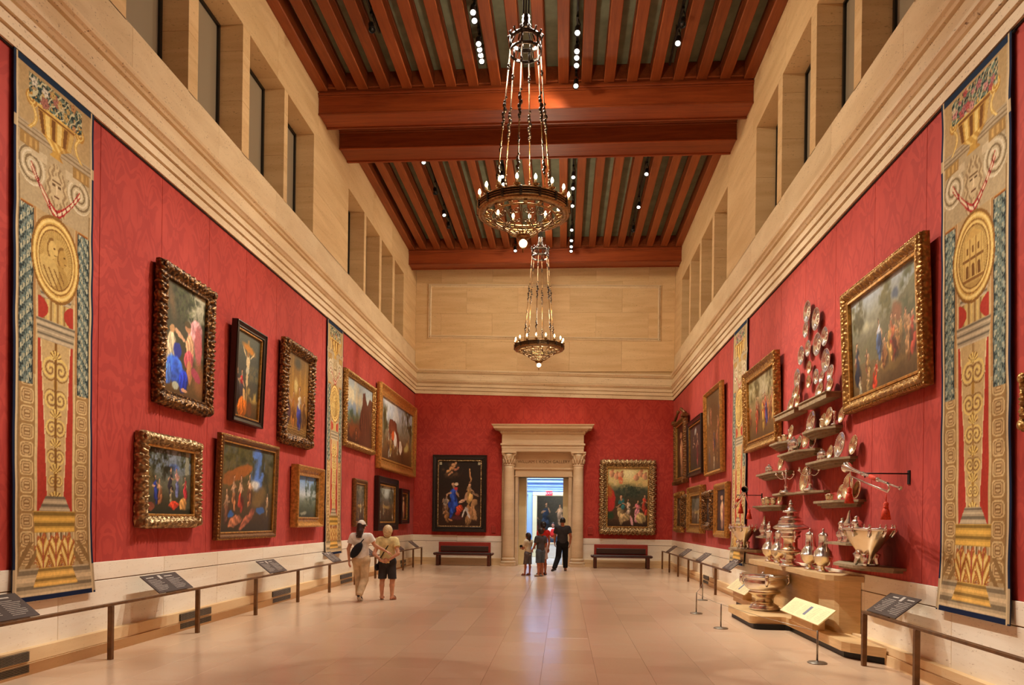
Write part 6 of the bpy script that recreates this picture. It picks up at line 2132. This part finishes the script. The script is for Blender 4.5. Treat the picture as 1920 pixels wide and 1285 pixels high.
# ------------------------------------------------------------------ people: one continuous skin per body, grown from a distance field
class Field:
    def __init__(self, lo, hi, cell):
        self.lo = np.array(lo, float)
        self.cell = cell
        n = np.ceil((np.array(hi) - lo) / cell).astype(int) + 1
        ax = [lo[i] + cell * np.arange(n[i]) for i in range(3)]
        self.P = np.stack(np.meshgrid(*ax, indexing='ij'), -1).astype(np.float32)
        self.n = n
        self.d = np.full(n, 1e3, np.float32)

    def merge(self, e, k):
        if k <= 0:
            self.d = np.minimum(self.d, e)
        else:
            h = np.clip(.5 + .5 * (self.d - e) / k, 0, 1)
            self.d = self.d * (1 - h) + e * h - k * h * (1 - h)
        return self

    def cone(self, a, b, ra, rb, k=.02, sx=1.0, sy=1.0):
        a, b = np.array(a, np.float32), np.array(b, np.float32)
        s = np.array([1 / sx, 1 / sy, 1], np.float32)
        p, q = (self.P - a) * s, (b - a) * s
        t = np.clip((p @ q) / max(float(q @ q), 1e-9), 0, 1)
        e = np.linalg.norm(p - t[..., None] * q, axis=-1) - (ra + (rb - ra) * t)
        return self.merge(e * min(sx, sy, 1.0), k)

    def ell(self, c, r, k=.02):
        r = np.array(r, np.float32)
        p = (self.P - np.array(c, np.float32)) / r
        L = np.linalg.norm(p, axis=-1)
        return self.merge((L - 1) * float(r.min()), k)

    def cut(self, c, n):
        """keep the side the normal points away from"""
        n = np.array(n, float); n /= np.linalg.norm(n)
        self.d = np.maximum(self.d, (self.P - np.array(c, np.float32)) @ n.astype(np.float32))
        return self

    def mesh(self):
        """surface nets"""
        d = self.d
        s = d < 0
        nx, ny, nz = d.shape
        cs = [(i, j, k) for i in (0, 1) for j in (0, 1) for k in (0, 1)]
        sl = lambda c: (slice(c[0], nx - 1 + c[0]), slice(c[1], ny - 1 + c[1]), slice(c[2], nz - 1 + c[2]))
        cnt = sum(s[sl(c)].astype(np.int8) for c in cs)
        act = (cnt > 0) & (cnt < 8)
        I = np.argwhere(act)
        idx = np.full(act.shape, -1, np.int64); idx[act] = np.arange(len(I))
        acc = np.zeros((len(I), 3)); num = np.zeros(len(I))
        for a in cs:
            for ax in range(3):
                if a[ax]: continue
                b = list(a); b[ax] = 1
                da, db = d[sl(a)][act], d[sl(b)][act]
                m = (da < 0) != (db < 0)
                t = np.where(m, da / np.where(m, da - db, 1), 0)
                p = np.tile(np.array(a, float), (len(I), 1)); p[:, ax] += t
                acc[m] += p[m]; num[m] += 1
        V = self.lo + self.cell * (I + acc / num[:, None])
        Q = []
        for ax in range(3):
            o1, o2 = (ax + 1) % 3, (ax + 2) % 3
            A = s[tuple(slice(0, -1) if q == ax else slice(1, -1) for q in range(3))]
            B = s[tuple(slice(1, None) if q == ax else slice(1, -1) for q in range(3))]
            for flip, m in ((False, A & ~B), (True, ~A & B)):
                C = np.argwhere(m)
                if not len(C): continue
                base = C.copy(); base[:, o1] += 1; base[:, o2] += 1
                def cell(d1, d2):
                    c = base.copy(); c[:, o1] += d1; c[:, o2] += d2
                    return idx[c[:, 0], c[:, 1], c[:, 2]]
                q = np.stack([cell(-1, -1), cell(0, -1), cell(0, 0), cell(-1, 0)], 1)
                Q.append(q[:, ::-1] if flip else q)
        return V, np.concatenate(Q)


def relax(V, Q, it=2):
    e = np.concatenate([Q[:, [i, (i + 1) % 4]] for i in range(4)])
    for lam in (.5, -.52) * it:
        acc = np.zeros_like(V); n = np.zeros(len(V))
        np.add.at(acc, e[:, 0], V[e[:, 1]]); np.add.at(acc, e[:, 1], V[e[:, 0]])
        np.add.at(n, e[:, 0], 1); np.add.at(n, e[:, 1], 1)
        V = V + lam * (acc / n[:, None] - V)
    return V


def skin_of(fields, name, mat, parent):
    VV, QQ, n = [], [], 0
    for f in fields:
        V, Q = f.mesh()
        V = relax(V, Q)
        VV.append(V); QQ.append(Q + n); n += len(V)
    return link(name, raw_mesh(name, np.concatenate(VV), np.concatenate(QQ), None, mat), parent)


v3 = lambda *a: np.array(a, float)


def joints(H, pose):
    """local frame: faces +y, right is +x; pose overrides any joint in metres"""
    J = {'hip': v3(0, 0, .50 * H), 'waist': v3(0, 0, .61 * H), 'chest': v3(0, .0, .74 * H), 'neck': v3(0, -.005, .835 * H), 'head': v3(0, .012, .925 * H)}
    for s, sg in (('L', -1), ('R', 1)):
        J['hip' + s] = v3(sg * .052 * H, 0, .50 * H); J['knee' + s] = v3(sg * .055 * H, .01, .275 * H); J['ank' + s] = v3(sg * .055 * H, -.01, .045 * H); J['toe' + s] = v3(sg * .065 * H, .085 * H, .016 * H)
        J['sho' + s] = v3(sg * .108 * H, -.005, .805 * H); J['elb' + s] = v3(sg * .135 * H, -.02, .635 * H); J['wri' + s] = v3(sg * .14 * H, .02, .495 * H)
        J['palm' + s] = v3(sg * 1.0, 0, 0)
        J['grip' + s] = .45
    J.update(pose)
    return J


def hand_field(J, s, H, sg):
    """palm, four unequal curled fingers and a thumb set on the side of the palm"""
    w, e = J['wri' + s], J['elb' + s]
    d = J.get('hdir' + s, w - e); d = d / np.linalg.norm(d)
    out = J['palm' + s] - d * (J['palm' + s] @ d); out = out / np.linalg.norm(out)     # back of the hand
    side = np.cross(d, out) * (1 if s == 'R' else -1)                                   # thumb side
    k = H / 1.7
    R_ = .14 * k
    f = Field(w - R_ * 1.35, w + R_ * 1.35, .0042)
    pc = w + d * .045 * k
    f.cone(w - d * .03 * k, w + d * .01 * k, .021 * k, .021 * k, 0)
    for q in (-.026, -.009, .009, .026):
        f.cone(w + d * .012 * k + side * q * .6 * k, w + d * .085 * k + side * q * k, .0135 * k, .0115 * k, .008)
    curl = J['grip' + s]
    for i, L in enumerate((.066, .075, .070, .054)):
        q = (.028, .0095, -.0095, -.027)[i] * k
        p = w + d * .085 * k + side * q
        dd = d + side * (.10 - .07 * i)
        rr = .0088 * k
        for j, (fr, bend) in enumerate(((.46, .35), (.31, .75), (.23, .6))):
            th = curl * bend * 1.5
            dd = dd * math.cos(th) - out * math.sin(th)
            dd = dd / np.linalg.norm(dd)
            p2 = p + dd * L * fr * k
            f.cone(p, p2, rr, rr * .9, .002)
            p, rr = p2, rr * .9
    p0 = w + d * .022 * k + side * .022 * k
    p1 = p0 + (d * .6 + side * .75 - out * .15) / 1.0 * .038 * k
    p2 = p1 + (d * .9 + side * .3 - out * .3) * .03 * k
    p3 = p2 + (d * 1.0 + side * .05 - out * .35) * .024 * k
    f.cone(p0, p1, .014 * k, .011 * k, .006).cone(p1, p2, .0105 * k, .0095 * k, .003).cone(p2, p3, .0095 * k, .008 * k, .003)
    return f


def body_fields(J, H, cell=.0105, girth=1.0, feet=True):
    pts = np.array([v for k, v in J.items() if isinstance(v, np.ndarray) and not k.startswith(('palm', 'hdir', 'grip', 'face'))])
    f = Field(pts.min(0) - .14, pts.max(0) + np.array([.14, .14, .16]), cell)
    g = girth * H / 1.7
    f.cone(J['hipL'] + v3(0, 0, .02), J['hipR'] + v3(0, 0, .02), .098 * g, .098 * g, .03, 1, .86)
    f.cone(J['hip'] + v3(0, 0, .03), J['waist'], .115 * g, .108 * g, .04, 1.12, .82)
    f.cone(J['waist'], J['chest'], .112 * g, .122 * g, .04, 1.12, .8)
    f.cone(J['shoL'] * .62 + J['chest'] * .38, J['shoR'] * .62 + J['chest'] * .38, .085 * g, .085 * g, .05, 1, .85)
    f.cone(J['shoL'] * .8 + J['neck'] * .2, J['shoR'] * .8 + J['neck'] * .2, .05 * g, .05 * g, .04)
    f.cone(J['neck'] - v3(0, 0, .03), J['head'] - v3(0, .012, .03), .052 * g, .047 * g, .025)
    for s in 'LR':
        f.cone(J['hip' + s], J['knee' + s], .083 * g, .056 * g, .03).cone(J['knee' + s], J['knee' + s] * .68 + J['ank' + s] * .32 + v3(0, -.012, 0), .052 * g, .053 * g, .02)
        f.cone(J['knee' + s] * .68 + J['ank' + s] * .32 + v3(0, -.012, 0), J['ank' + s], .053 * g, .035 * g, .02)
        hd = (J['toe' + s] - J['ank' + s]) * v3(1, 1, 0); hd = hd / (np.linalg.norm(hd) + 1e-9)
        heel = J['ank' + s] - hd * .03 * g + v3(0, 0, -.03 * g)
        f.cone(J['ank' + s], heel, .036 * g, .030 * g, .02).cone(J['ank' + s] + v3(0, 0, -.018), J['toe' + s], .036 * g, .026 * g, .02)
        f.cone(J['sho' + s], J['elb' + s], .050 * g, .038 * g, .025).cone(J['elb' + s], J['wri' + s], .039 * g, .025 * g, .012)
    # head
    fd = J.get('face', v3(0, 1, 0)); fd = fd / np.linalg.norm(fd)
    rt = np.cross(fd, v3(0, 0, 1)); rt /= np.linalg.norm(rt)
    up = np.cross(rt, fd)
    h = J['head']; k = H / 1.7
    if H < 1.5: k *= 1.10
    f.ell(h + up * .022 * k - fd * .008 * k, v3(.074, .074, .098) * k + abs(fd) * v3(.017, .017, 0) * k, .015)
    f.ell(h - up * .055 * k + fd * .030 * k, v3(.050, .050, .052) * k, .03)
    f.cone(h + fd * .082 * k + up * .010 * k, h + fd * .108 * k - up * .026 * k, .009 * k, .014 * k, .010)
    f.ell(h + fd * .082 * k - up * .058 * k, v3(.022, .022, .010) * k, .008)
    for sg in (-1, 1):
        f.ell(h + rt * sg * .078 * k - up * .01 * k - fd * .008 * k, v3(.013, .013, .030) * k + abs(fd) * v3(.012, .012, 0) * k, .006)
        # eye hollows
        e = np.linalg.norm(f.P - (h + fd * .098 * k + rt * sg * .033 * k + up * .008 * k).astype(np.float32), axis=-1) - .016 * k
        f.d = np.maximum(f.d, -e)
    out = [f]
    for s, sg in (('L', -1), ('R', 1)):
        out.append(hand_field(J, s, H, sg))
    J['_k'], J['_fd'], J['_rt'], J['_up'] = k, fd, rt, up
    return out


def garment(J, H, kind, name, mat, parent, girth=1.0, ease=.012, hem=.5, sleeve=.5, cell=.010, flare=0.0):
    g = girth * H / 1.7
    if kind == 'shirt':
        keys = ['hipL', 'hipR', 'shoL', 'shoR', 'elbL', 'elbR', 'neck']
        pts = np.array([J[k] for k in keys])
        lo, hi = pts.min(0) - .2, pts.max(0) + .16
        lo[2] = hem * H - .03
        f = Field(lo, hi, cell)
        e = ease
        f.cone(J['hip'] - v3(0, 0, .12), J['waist'], .130 * g + e + flare, .118 * g + e, .03, 1.12, .84)
        f.cone(J['waist'], J['chest'], .116 * g + e, .126 * g + e, .04, 1.12, .82)
        f.cone(J['shoL'] * .62 + J['chest'] * .38, J['shoR'] * .62 + J['chest'] * .38, .088 * g + e, .088 * g + e, .05, 1, .87)
        f.cone(J['shoL'] * .85 + J['neck'] * .15, J['shoR'] * .85 + J['neck'] * .15, .050 * g + e, .050 * g + e, .035)
        f.cut(v3(0, 0, hem * H), v3(0, 0, -1))
        # neckline
        nb = J['neck'] + v3(0, .0, .012 * H)
        t = np.linalg.norm((f.P - nb.astype(np.float32)) * np.array([1, 1, .6], np.float32), axis=-1) - .066 * g
        f.d = np.maximum(f.d, -t)
        torso = f.d.copy()
        for s in 'LR':
            f.d = np.full_like(f.d, 1e3)
            f.cone(J['sho' + s], J['elb' + s], .057 * g + e, .050 * g + e, 0)
            end = J['sho' + s] * (1 - sleeve) + J['elb' + s] * sleeve
            f.cut(end, J['elb' + s] - J['sho' + s])
            sl = f.d.copy()
            h = np.clip(.5 + .5 * (torso - sl) / .02, 0, 1)
            torso = torso * (1 - h) + sl * h - .02 * h * (1 - h)
        f.d = torso
        return skin_of([f], name, mat, parent)
    pts = np.array([J[k] for k in ('hipL', 'hipR', 'kneeL', 'kneeR', 'ankL', 'ankR')])
    lo, hi = pts.min(0) - .2, pts.max(0) + .2
    hi[2] = J['waist'][2] + .08
    lo[2] = max(-.01, hem * H - .02)
    f = Field(lo, hi, cell)
    f.cone(J['hipL'] + v3(0, 0, .02), J['hipR'] + v3(0, 0, .02), .101 * g + ease, .101 * g + ease, .03, 1, .88)
    f.cone(J['hip'] + v3(0, 0, .03), J['waist'], .118 * g + ease, .112 * g + ease, .04, 1.12, .84)
    if kind == 'skirt':
        f.cone(J['hip'], v3(J['hip'][0], J['hip'][1], hem * H - .1), .125 * g + ease, .15 * g + ease + flare, .03, 1.05, .85)
    else:
        for s in 'LR':
            wk = .060 * g + ease * 1.4 + flare
            f.cone(J['hip' + s], J['knee' + s], .086 * g + ease, wk, .014)
            f.cone(J['knee' + s], J['ank' + s], wk, .046 * g + ease * 1.4 + flare, .015)
    f.cut(J['waist'] + v3(0, 0, -.015), v3(0, 0, 1))
    f.cut(v3(0, 0, hem * H), v3(0, 0, -1))
    return skin_of([f], name, mat, parent)


def hair_cap(J, mat, parent, name='hair', back=.06, drop=.05, thick=.012, extra=None, cell=.008):
    k, fd, rt, up, h = J['_k'], J['_fd'], J['_rt'], J['_up'], J['head']
    f = Field(h - .22, h + .2, cell)
    f.ell(h + up * .026 * k - fd * .012 * k, (v3(.074, .074, .098) * k + abs(fd) * v3(.017, .017, 0) * k) + thick, 0)
    # open the face
    f.cut(h + fd * .052 * k + up * .045 * k, fd * 1.0 - up * .9)
    f.cut(h - up * drop * k, -up)
    if extra:
        for a, b, ra, rb in extra:
            f.cone(h + fd * a[0] * k + rt * a[1] * k + up * a[2] * k, h + fd * b[0] * k + rt * b[1] * k + up * b[2] * k, ra * k, rb * k, .015)
    return skin_of([f], name, mat, parent)


def eyes(J, parent):
    k, fd, rt, up, h = J['_k'], J['_fd'], J['_rt'], J['_up'], J['head']
    for sg in (-1, 1):
        c = h + fd * .082 * k + rt * sg * .033 * k + up * .008 * k
        e = MB().ball(c, .0125 * k, 12, 8).build('eye', M['eye_white'], parent)
        MB().ball(c + fd * .0085 * k, .0062 * k, 8, 6).build('iris', M['iris'], e)
    MB().ball(h + fd * .100 * k - up * .058 * k, .011 * k, 10, 6, (1.5, .5, .45) if abs(fd[1]) > .7 else (.5, 1.5, .45)).build('lips', M['lips'], parent)


def shoe(J, s, H, mat, sole, parent, name='shoe', sandal=False):
    g = H / 1.7
    a, t = J['ank' + s], J['toe' + s]
    hd = (t - a); fl = hd * v3(1, 1, 0); fl = fl / (np.linalg.norm(fl) + 1e-9)
    dr = (t - a); dr = dr / np.linalg.norm(dr)
    heel = a - fl * .035 * g + v3(0, 0, -.034 * g)
    f = Field(np.minimum(a, t) - .1, np.maximum(a, t) + .1, .0075)
    dn = np.cross(np.cross(t - heel, v3(0, 0, 1)), t - heel); dn /= np.linalg.norm(dn)
    if dn[2] > 0: dn = -dn
    if not sandal:
        f.cone(a + v3(0, 0, -.012), heel, .043 * g, .038 * g, .0).cone(a + v3(0, 0, -.024), t, .042 * g, .034 * g, .02)
        f.cut(a + v3(0, 0, .012), a - (heel + t) / 2)
        o = skin_of([f], name, mat, parent)
    else:
        m = MB()
        side = np.cross(fl, v3(0, 0, 1))
        for u in (.35, .75):
            c = heel * (1 - u) + t * u
            m.tube([c + side * .045 * g * math.cos(q) + v3(0, 0, .052 * g * math.sin(q) + .004) for q in np.linspace(0, PI, 9)], .010 * g, 6)
        o = m.build(name, mat, parent)
    # sole
    m = MB()
    side = np.cross(fl, v3(0, 0, 1))
    ln = t - heel
    ringT, ringB = [], []
    for u, w in ((-.10, .018), (-.04, .032), (.15, .036), (.45, .034), (.75, .044), (1.0, .040), (1.12, .024), (1.17, .008)):
        c = heel + ln * u + dn * .022 * g
        ringT.append((c, w * g))
    top = [c + side * w for c, w in ringT] + [c - side * w for c, w in ringT[::-1]]
    m.loft([[p + dn * .010 * g for p in top], [p - dn * .006 * g for p in top]])
    m.build('sole', sole, o)


def strap(pts, r, name, mat, parent, flat=.35):
    return MB().tube(pts, r, 6, closed=True).build(name, mat, parent)


def torso_loop(J, H, a, b, g=1.0, off=.02, n=20):
    """closed loop round the torso from shoulder a to hip side b"""
    c = (np.array(a) + np.array(b)) / 2
    u = (np.array(a) - np.array(b)) / 2
    out = []
    for k in range(n):
        th = 2 * PI * k / n
        out.append(c + u * math.cos(th) + v3(0, (.105 * g * H / 1.7 + off) * math.sin(th), 0))
    return out


for nm, c, r in (('skin', (206, 150, 118), .5), ('skin_tan', (178, 112, 80), .5), ('skin_pale', (204, 146, 112), .5)):
    q = NT(nm)
    col = q.mix(q.ramp(q.noise(q.coord(), 14, 3), [(.35, 0.0), (.65, 1.0)]), np.array(c) * .93, np.minimum(np.array(c) * 1.04, 255))
    q.out(col, r, 0, .35, **{'Subsurface Weight': .08, 'Subsurface Scale': .02})
    M[nm] = q.m


def cloth(name, c, rough=.85, weave=300):
    q = NT(name)
    v = q.coord()
    f = q.noise(v, weave, 2)
    g = q.noise(v, 9, 3)
    col = q.mix(q.ramp(g, [(.35, 0.0), (.7, 1.0)]), np.array(c, float) * .9, np.minimum(np.array(c, float) * 1.06, 255))
    q.bump(g, .35, .02)
    M[name] = q.out(col, rough, 0, .2)


cloth('white_cotton', (236, 228, 216)); cloth('beige_twill', (206, 178, 140)); cloth('yellow_cotton', (222, 200, 140)); cloth('charcoal_cotton', (58, 56, 58)); cloth('black_cotton', (24, 23, 25)); cloth('grey_tee', (78, 76, 80))
cloth('denim', (84, 98, 112)); cloth('grey_short', (104, 98, 100)); cloth('red_cotton', (206, 46, 40)); cloth('pale_skirt', (196, 178, 176)); cloth('cream_top', (226, 212, 180)); cloth('cap_canvas', (226, 214, 198)); cloth('black_nylon', (30, 32, 38), .6)
M['dark_hair'] = simple('dark_brown_hair', (44, 26, 20), .45, 0, .3, 60, bump=.3)
M['black_hair'] = simple('black_hair', (26, 20, 18), .45, 0, .3, 60, bump=.3)
M['sandy_hair'] = simple('sandy_grey_hair', (200, 172, 126), .55, 0, .15, 50, bump=.4)
M['eye_white'] = simple('eye_white', (230, 224, 216), .2)
M['iris'] = simple('dark_iris', (44, 28, 20), .2)
M['lips'] = simple('lips', (170, 96, 84), .4)
M['shoe_dark'] = simple('dark_trainer', (52, 46, 46), .6)
M['shoe_pale'] = simple('pale_sole', (206, 196, 184), .7)
M['sandal'] = simple('brown_sandal', (120, 66, 40), .5)
M['band'] = simple('dark_band', (50, 48, 50), .7)


def person(loc, facing, label, H, pose, girth=1.0, skin='skin', cell=.0105):
    root = empty('person', loc, facing, label, 'person')
    J = joints(H, pose)
    skin_of(body_fields(J, H, cell, girth), 'body', M[skin], root)
    eyes(J, root)
    return root, J


# woman with a cap, walking away, right arm reaching to her companion
H = 1.60
r, J = person((-4.0, 14.07, 0), -.06, 'woman in white cap, white t-shirt and beige trousers with black sling bag', H, {
    'kneeL': v3(-.075, .10, .44), 'ankL': v3(-.08, .13, .08), 'toeL': v3(-.09, .27, .035), 'kneeR': v3(.075, .0, .43), 'ankR': v3(.045, -.20, .17), 'toeR': v3(.05, -.105, .055),
    'elbL': v3(-.25, -.03, 1.04), 'wriL': v3(-.255, .02, .81), 'elbR': v3(.275, .03, 1.11), 'wriR': v3(.47, .13, 1.00), 'palmR': v3(.2, -.2, 1.0), 'gripR': .3, 'face': v3(.15, 1, -.05)}, 1.0, 'skin_pale')
garment(J, H, 'trousers', 'trousers', M['beige_twill'], r, 1.0, .014, .062, flare=.003)
garment(J, H, 'shirt', 't_shirt', M['white_cotton'], r, 1.0, .018, .535, .58)
hair_cap(J, M['dark_hair'], r, drop=.06, extra=[((-.06, 0, .03), (-.085, 0, -.10), .07, .075), ((-.085, .01, -.10), (-.10, .01, -.24), .07, .045), ((-.10, -.03, -.20), (-.10, -.03, -.28), .04, .02)])
k, fd, rt, up, h = J['_k'], J['_fd'], J['_rt'], J['_up'], J['head']
f = Field(h - .2, h + .25, .008)
f.ell(h + up * .040 * k - fd * .012 * k, (v3(.078, .078, .096) * k + abs(fd) * v3(.017, .017, 0) * k) + .012, 0).cut(h + up * .048 * k, -up + fd * .1)
cap = skin_of([f], 'cap', M['cap_canvas'], r)
m = MB()
ring = [[h + fd * (.07 + d) * k + rt * w * k + up * (.058 - .02 * (d / .09) - .18 * w * w / .01 * .1 + t) * k for w in np.linspace(-.07 + d * .25, .07 - d * .25, 7)] for d, t in ((0, .004), (.05, .006), (.09, .0), (.09, -.006), (.05, -.003), (0, -.004))]
m.loft(ring, False, False, True); m.build('brim', M['cap_canvas'], cap)
f2 = MB().ball(h - fd * .095 * k + up * .058 * k, .022, 10, 6, (1.3, .35, .8)); f2.build('back_strap', M['band'], cap)
bag = MB()
A, B = J['chest'] + v3(.13, 0, .12), J['waist'] + v3(-.15, 0, -.05)
c = v3(-.05, -.142, 1.02)
ux = (A - B) / np.linalg.norm(A - B)
bm = Matrix(((ux[0], 0, -ux[2], c[0]), (0, 1, 0, c[1]), (ux[2], 0, ux[0], c[2]), (0, 0, 0, 1)))
bag.M = bm
bag.ball((0, 0, 0), 1, 18, 12, (.185, .045, .085))
bg = bag.build('sling_bag', M['black_nylon'], r)
strap(torso_loop(J, H, A, B, 1.0, .028), .011, 'bag_strap', M['black_nylon'], bg)
shoe(J, 'R', H, M['shoe_dark'], M['shoe_pale'], r); shoe(J, 'L', H, M['shoe_pale'], M['shoe_pale'], r)

# older woman beside her, hands folded behind her back
H = 1.50
r, J = person((-3.56, 14.44, 0), -.03, 'older woman in pale yellow shirt and dark shorts, hands clasped behind', H, {
    'elbL': v3(-.245, -.11, .94), 'wriL': v3(-.075, -.19, .80), 'elbR': v3(.25, -.11, .95), 'wriR': v3(.085, -.205, .82), 'palmL': v3(0, -1, .2), 'palmR': v3(0, -1, .2), 'hdirL': v3(1, -.05, -.15), 'hdirR': v3(-1, -.05, -.25),
    'gripL': .6, 'gripR': .6, 'kneeL': v3(-.105, .01, .41), 'kneeR': v3(.105, .01, .41), 'ankL': v3(-.105, -.01, .068), 'ankR': v3(.105, -.01, .068), 'toeR': v3(.14, .12, .024), 'toeL': v3(-.13, .12, .024)}, 1.08, 'skin_pale')
garment(J, H, 'shorts', 'shorts', M['charcoal_cotton'], r, 1.08, .016, .285, flare=.006)
garment(J, H, 'shirt', 'polo_shirt', M['yellow_cotton'], r, 1.08, .02, .50, .52, flare=.01)
hair_cap(J, M['sandy_hair'], r, drop=.075, thick=.032, extra=[((-.04, 0, .0), (-.045, 0, -.06), .098, .088)])
bg = MB().ball((-.215, .0, .66), 1, 12, 10, (.05, .085, .075)).build('shoulder_bag', M['black_nylon'], r)
strap(torso_loop(J, H, J['chest'] + v3(.10, 0, .10), v3(-.2, 0, .70), 1.08, .034), .010, 'bag_strap', M['black_nylon'], bg)
for s in 'LR': shoe(J, s, H, M['sandal'], M['sandal'], r, 'sandal', True)

# man in black walking into the hall
H = 1.76
r, J = person((-.02, 23.83, 0), .08, 'man in black t-shirt and trousers striding through the doorway', H, {
    'kneeL': v3(-.13, -.02, .47), 'ankL': v3(-.27, -.26, .11), 'toeL': v3(-.345, -.20, .03), 'kneeR': v3(.11, .10, .49), 'ankR': v3(.12, .14, .08), 'toeR': v3(.14, .28, .028),
    'elbL': v3(-.255, .05, 1.12), 'wriL': v3(-.24, .18, .92), 'elbR': v3(.27, -.06, 1.13), 'wriR': v3(.25, .02, .90), 'face': v3(-.1, 1, 0)}, 1.08, 'skin_tan')
garment(J, H, 'trousers', 'trousers', M['black_cotton'], r, 1.06, .014, .055, flare=.006)
garment(J, H, 'shirt', 't_shirt', M['charcoal_cotton'], r, 1.08, .018, .52, .60)
hair_cap(J, M['black_hair'], r, drop=.035, thick=.016)
for s in 'LR': shoe(J, s, H, M['shoe_dark'], M['shoe_dark'], r)

# the small group looking towards the left wall
H = 1.27
r, J = person((-1.04, 21.55, 0), .95, 'girl in cream top and grey shorts holding a dark camera before her', H, {
    'elbL': v3(-.17, .06, .80), 'wriL': v3(-.07, .22, .82), 'elbR': v3(.17, .06, .80), 'wriR': v3(.07, .22, .82), 'palmL': v3(-1, 0, .3), 'palmR': v3(1, 0, .3), 'gripL': .8, 'gripR': .8,
    'kneeL': v3(-.06, .05, .35), 'kneeR': v3(.06, -.02, .35), 'ankL': v3(-.07, .06, .057), 'toeL': v3(-.08, .165, .02), 'face': v3(.1, 1, .18)}, .92, 'skin_tan', .0095)
garment(J, H, 'shorts', 'shorts', M['grey_short'], r, .92, .014, .27, cell=.009, flare=.002)
garment(J, H, 'shirt', 'top', M['cream_top'], r, .92, .016, .49, .7, cell=.009)
hair_cap(J, M['dark_hair'], r, drop=.08, thick=.018, extra=[((-.06, 0, .0), (-.08, 0, -.17), .085, .06)])
cm = MB().bev(-.065, .065, .235, .275, .83, .91, .006); cm.lathe([(.03, .275), (.028, .31), (0, .312)], 14, (0, 0, .865), 'y')
tag(link('camera_body', cm.mesh('camera_body', M['black']), None, None, None, None, None, (-1.04, 21.55, 0), .95), 'small dark camera held by the girl in the cream top', 'camera')
for s in 'LR': shoe(J, s, H, M['sandal'], M['sandal'], r, 'sandal', True)

H = 1.42
r, J = person((-.66, 21.30, 0), .75, 'boy in dark grey t-shirt and denim shorts beside the girl', H, {
    'elbL': v3(-.20, .04, .90), 'wriL': v3(-.14, .20, .78), 'elbR': v3(.20, -.0, .89), 'wriR': v3(.15, .17, .80), 'toeR': v3(.10, .12, .02), 'face': v3(.05, 1, .12)}, .95, 'skin_tan', .0095)
garment(J, H, 'shorts', 'shorts', M['denim'], r, .95, .016, .285, cell=.009, flare=.006)
garment(J, H, 'shirt', 't_shirt', M['grey_tee'], r, .95, .018, .49, .62, cell=.009)
hair_cap(J, M['dark_hair'], r, drop=.05, thick=.016)
for s in 'LR': shoe(J, s, H, M['shoe_pale'], M['shoe_dark'], r)

H = 1.62
r, J = person((-.60, 21.86, 0), .7, 'woman in red sleeveless top and pale skirt behind the boy', H, {
    'elbL': v3(-.21, .02, 1.02), 'wriL': v3(-.17, .18, .88), 'face': v3(.4, 1, .1)}, .9, 'skin_tan')
garment(J, H, 'skirt', 'skirt', M['pale_skirt'], r, .9, .014, .30, flare=.03)
garment(J, H, 'shirt', 'red_top', M['red_cotton'], r, .9, .016, .52, .35)
hair_cap(J, M['black_hair'], r, drop=.07, thick=.018, extra=[((-.05, 0, .02), (-.10, 0, -.02), .07, .055)])
for s in 'LR': shoe(J, s, H, M['shoe_dark'], M['shoe_dark'], r)

# visitor far off in the next room, behind the desk
H = 1.58
r, J = person((-.46, 32.9, 0), PI - .1, 'distant visitor in red vest and white sleeves behind the hall desk', H, {'elbL': v3(-.2, .1, 1.0), 'wriL': v3(-.08, .2, .92), 'elbR': v3(.2, .1, 1.0), 'wriR': v3(.08, .2, .92), 'gripL': .8, 'gripR': .8}, 1.0, 'skin_tan', .016)
garment(J, H, 'trousers', 'trousers', M['denim'], r, 1.0, .02, .06, cell=.015)
garment(J, H, 'shirt', 'shirt', M['white_cotton'], r, 1.0, .016, .5, .9, cell=.015)
MB().lathe([(.155, .9), (.165, 1.0), (.16, 1.2), (.13, 1.28), (.08, 1.30)], 20, sy=.78).build('vest', M['red_cotton'], r)
hair_cap(J, M['black_hair'], r, cell=.012)
for s in 'LR': shoe(J, s, H, M['shoe_dark'], M['shoe_dark'], r)
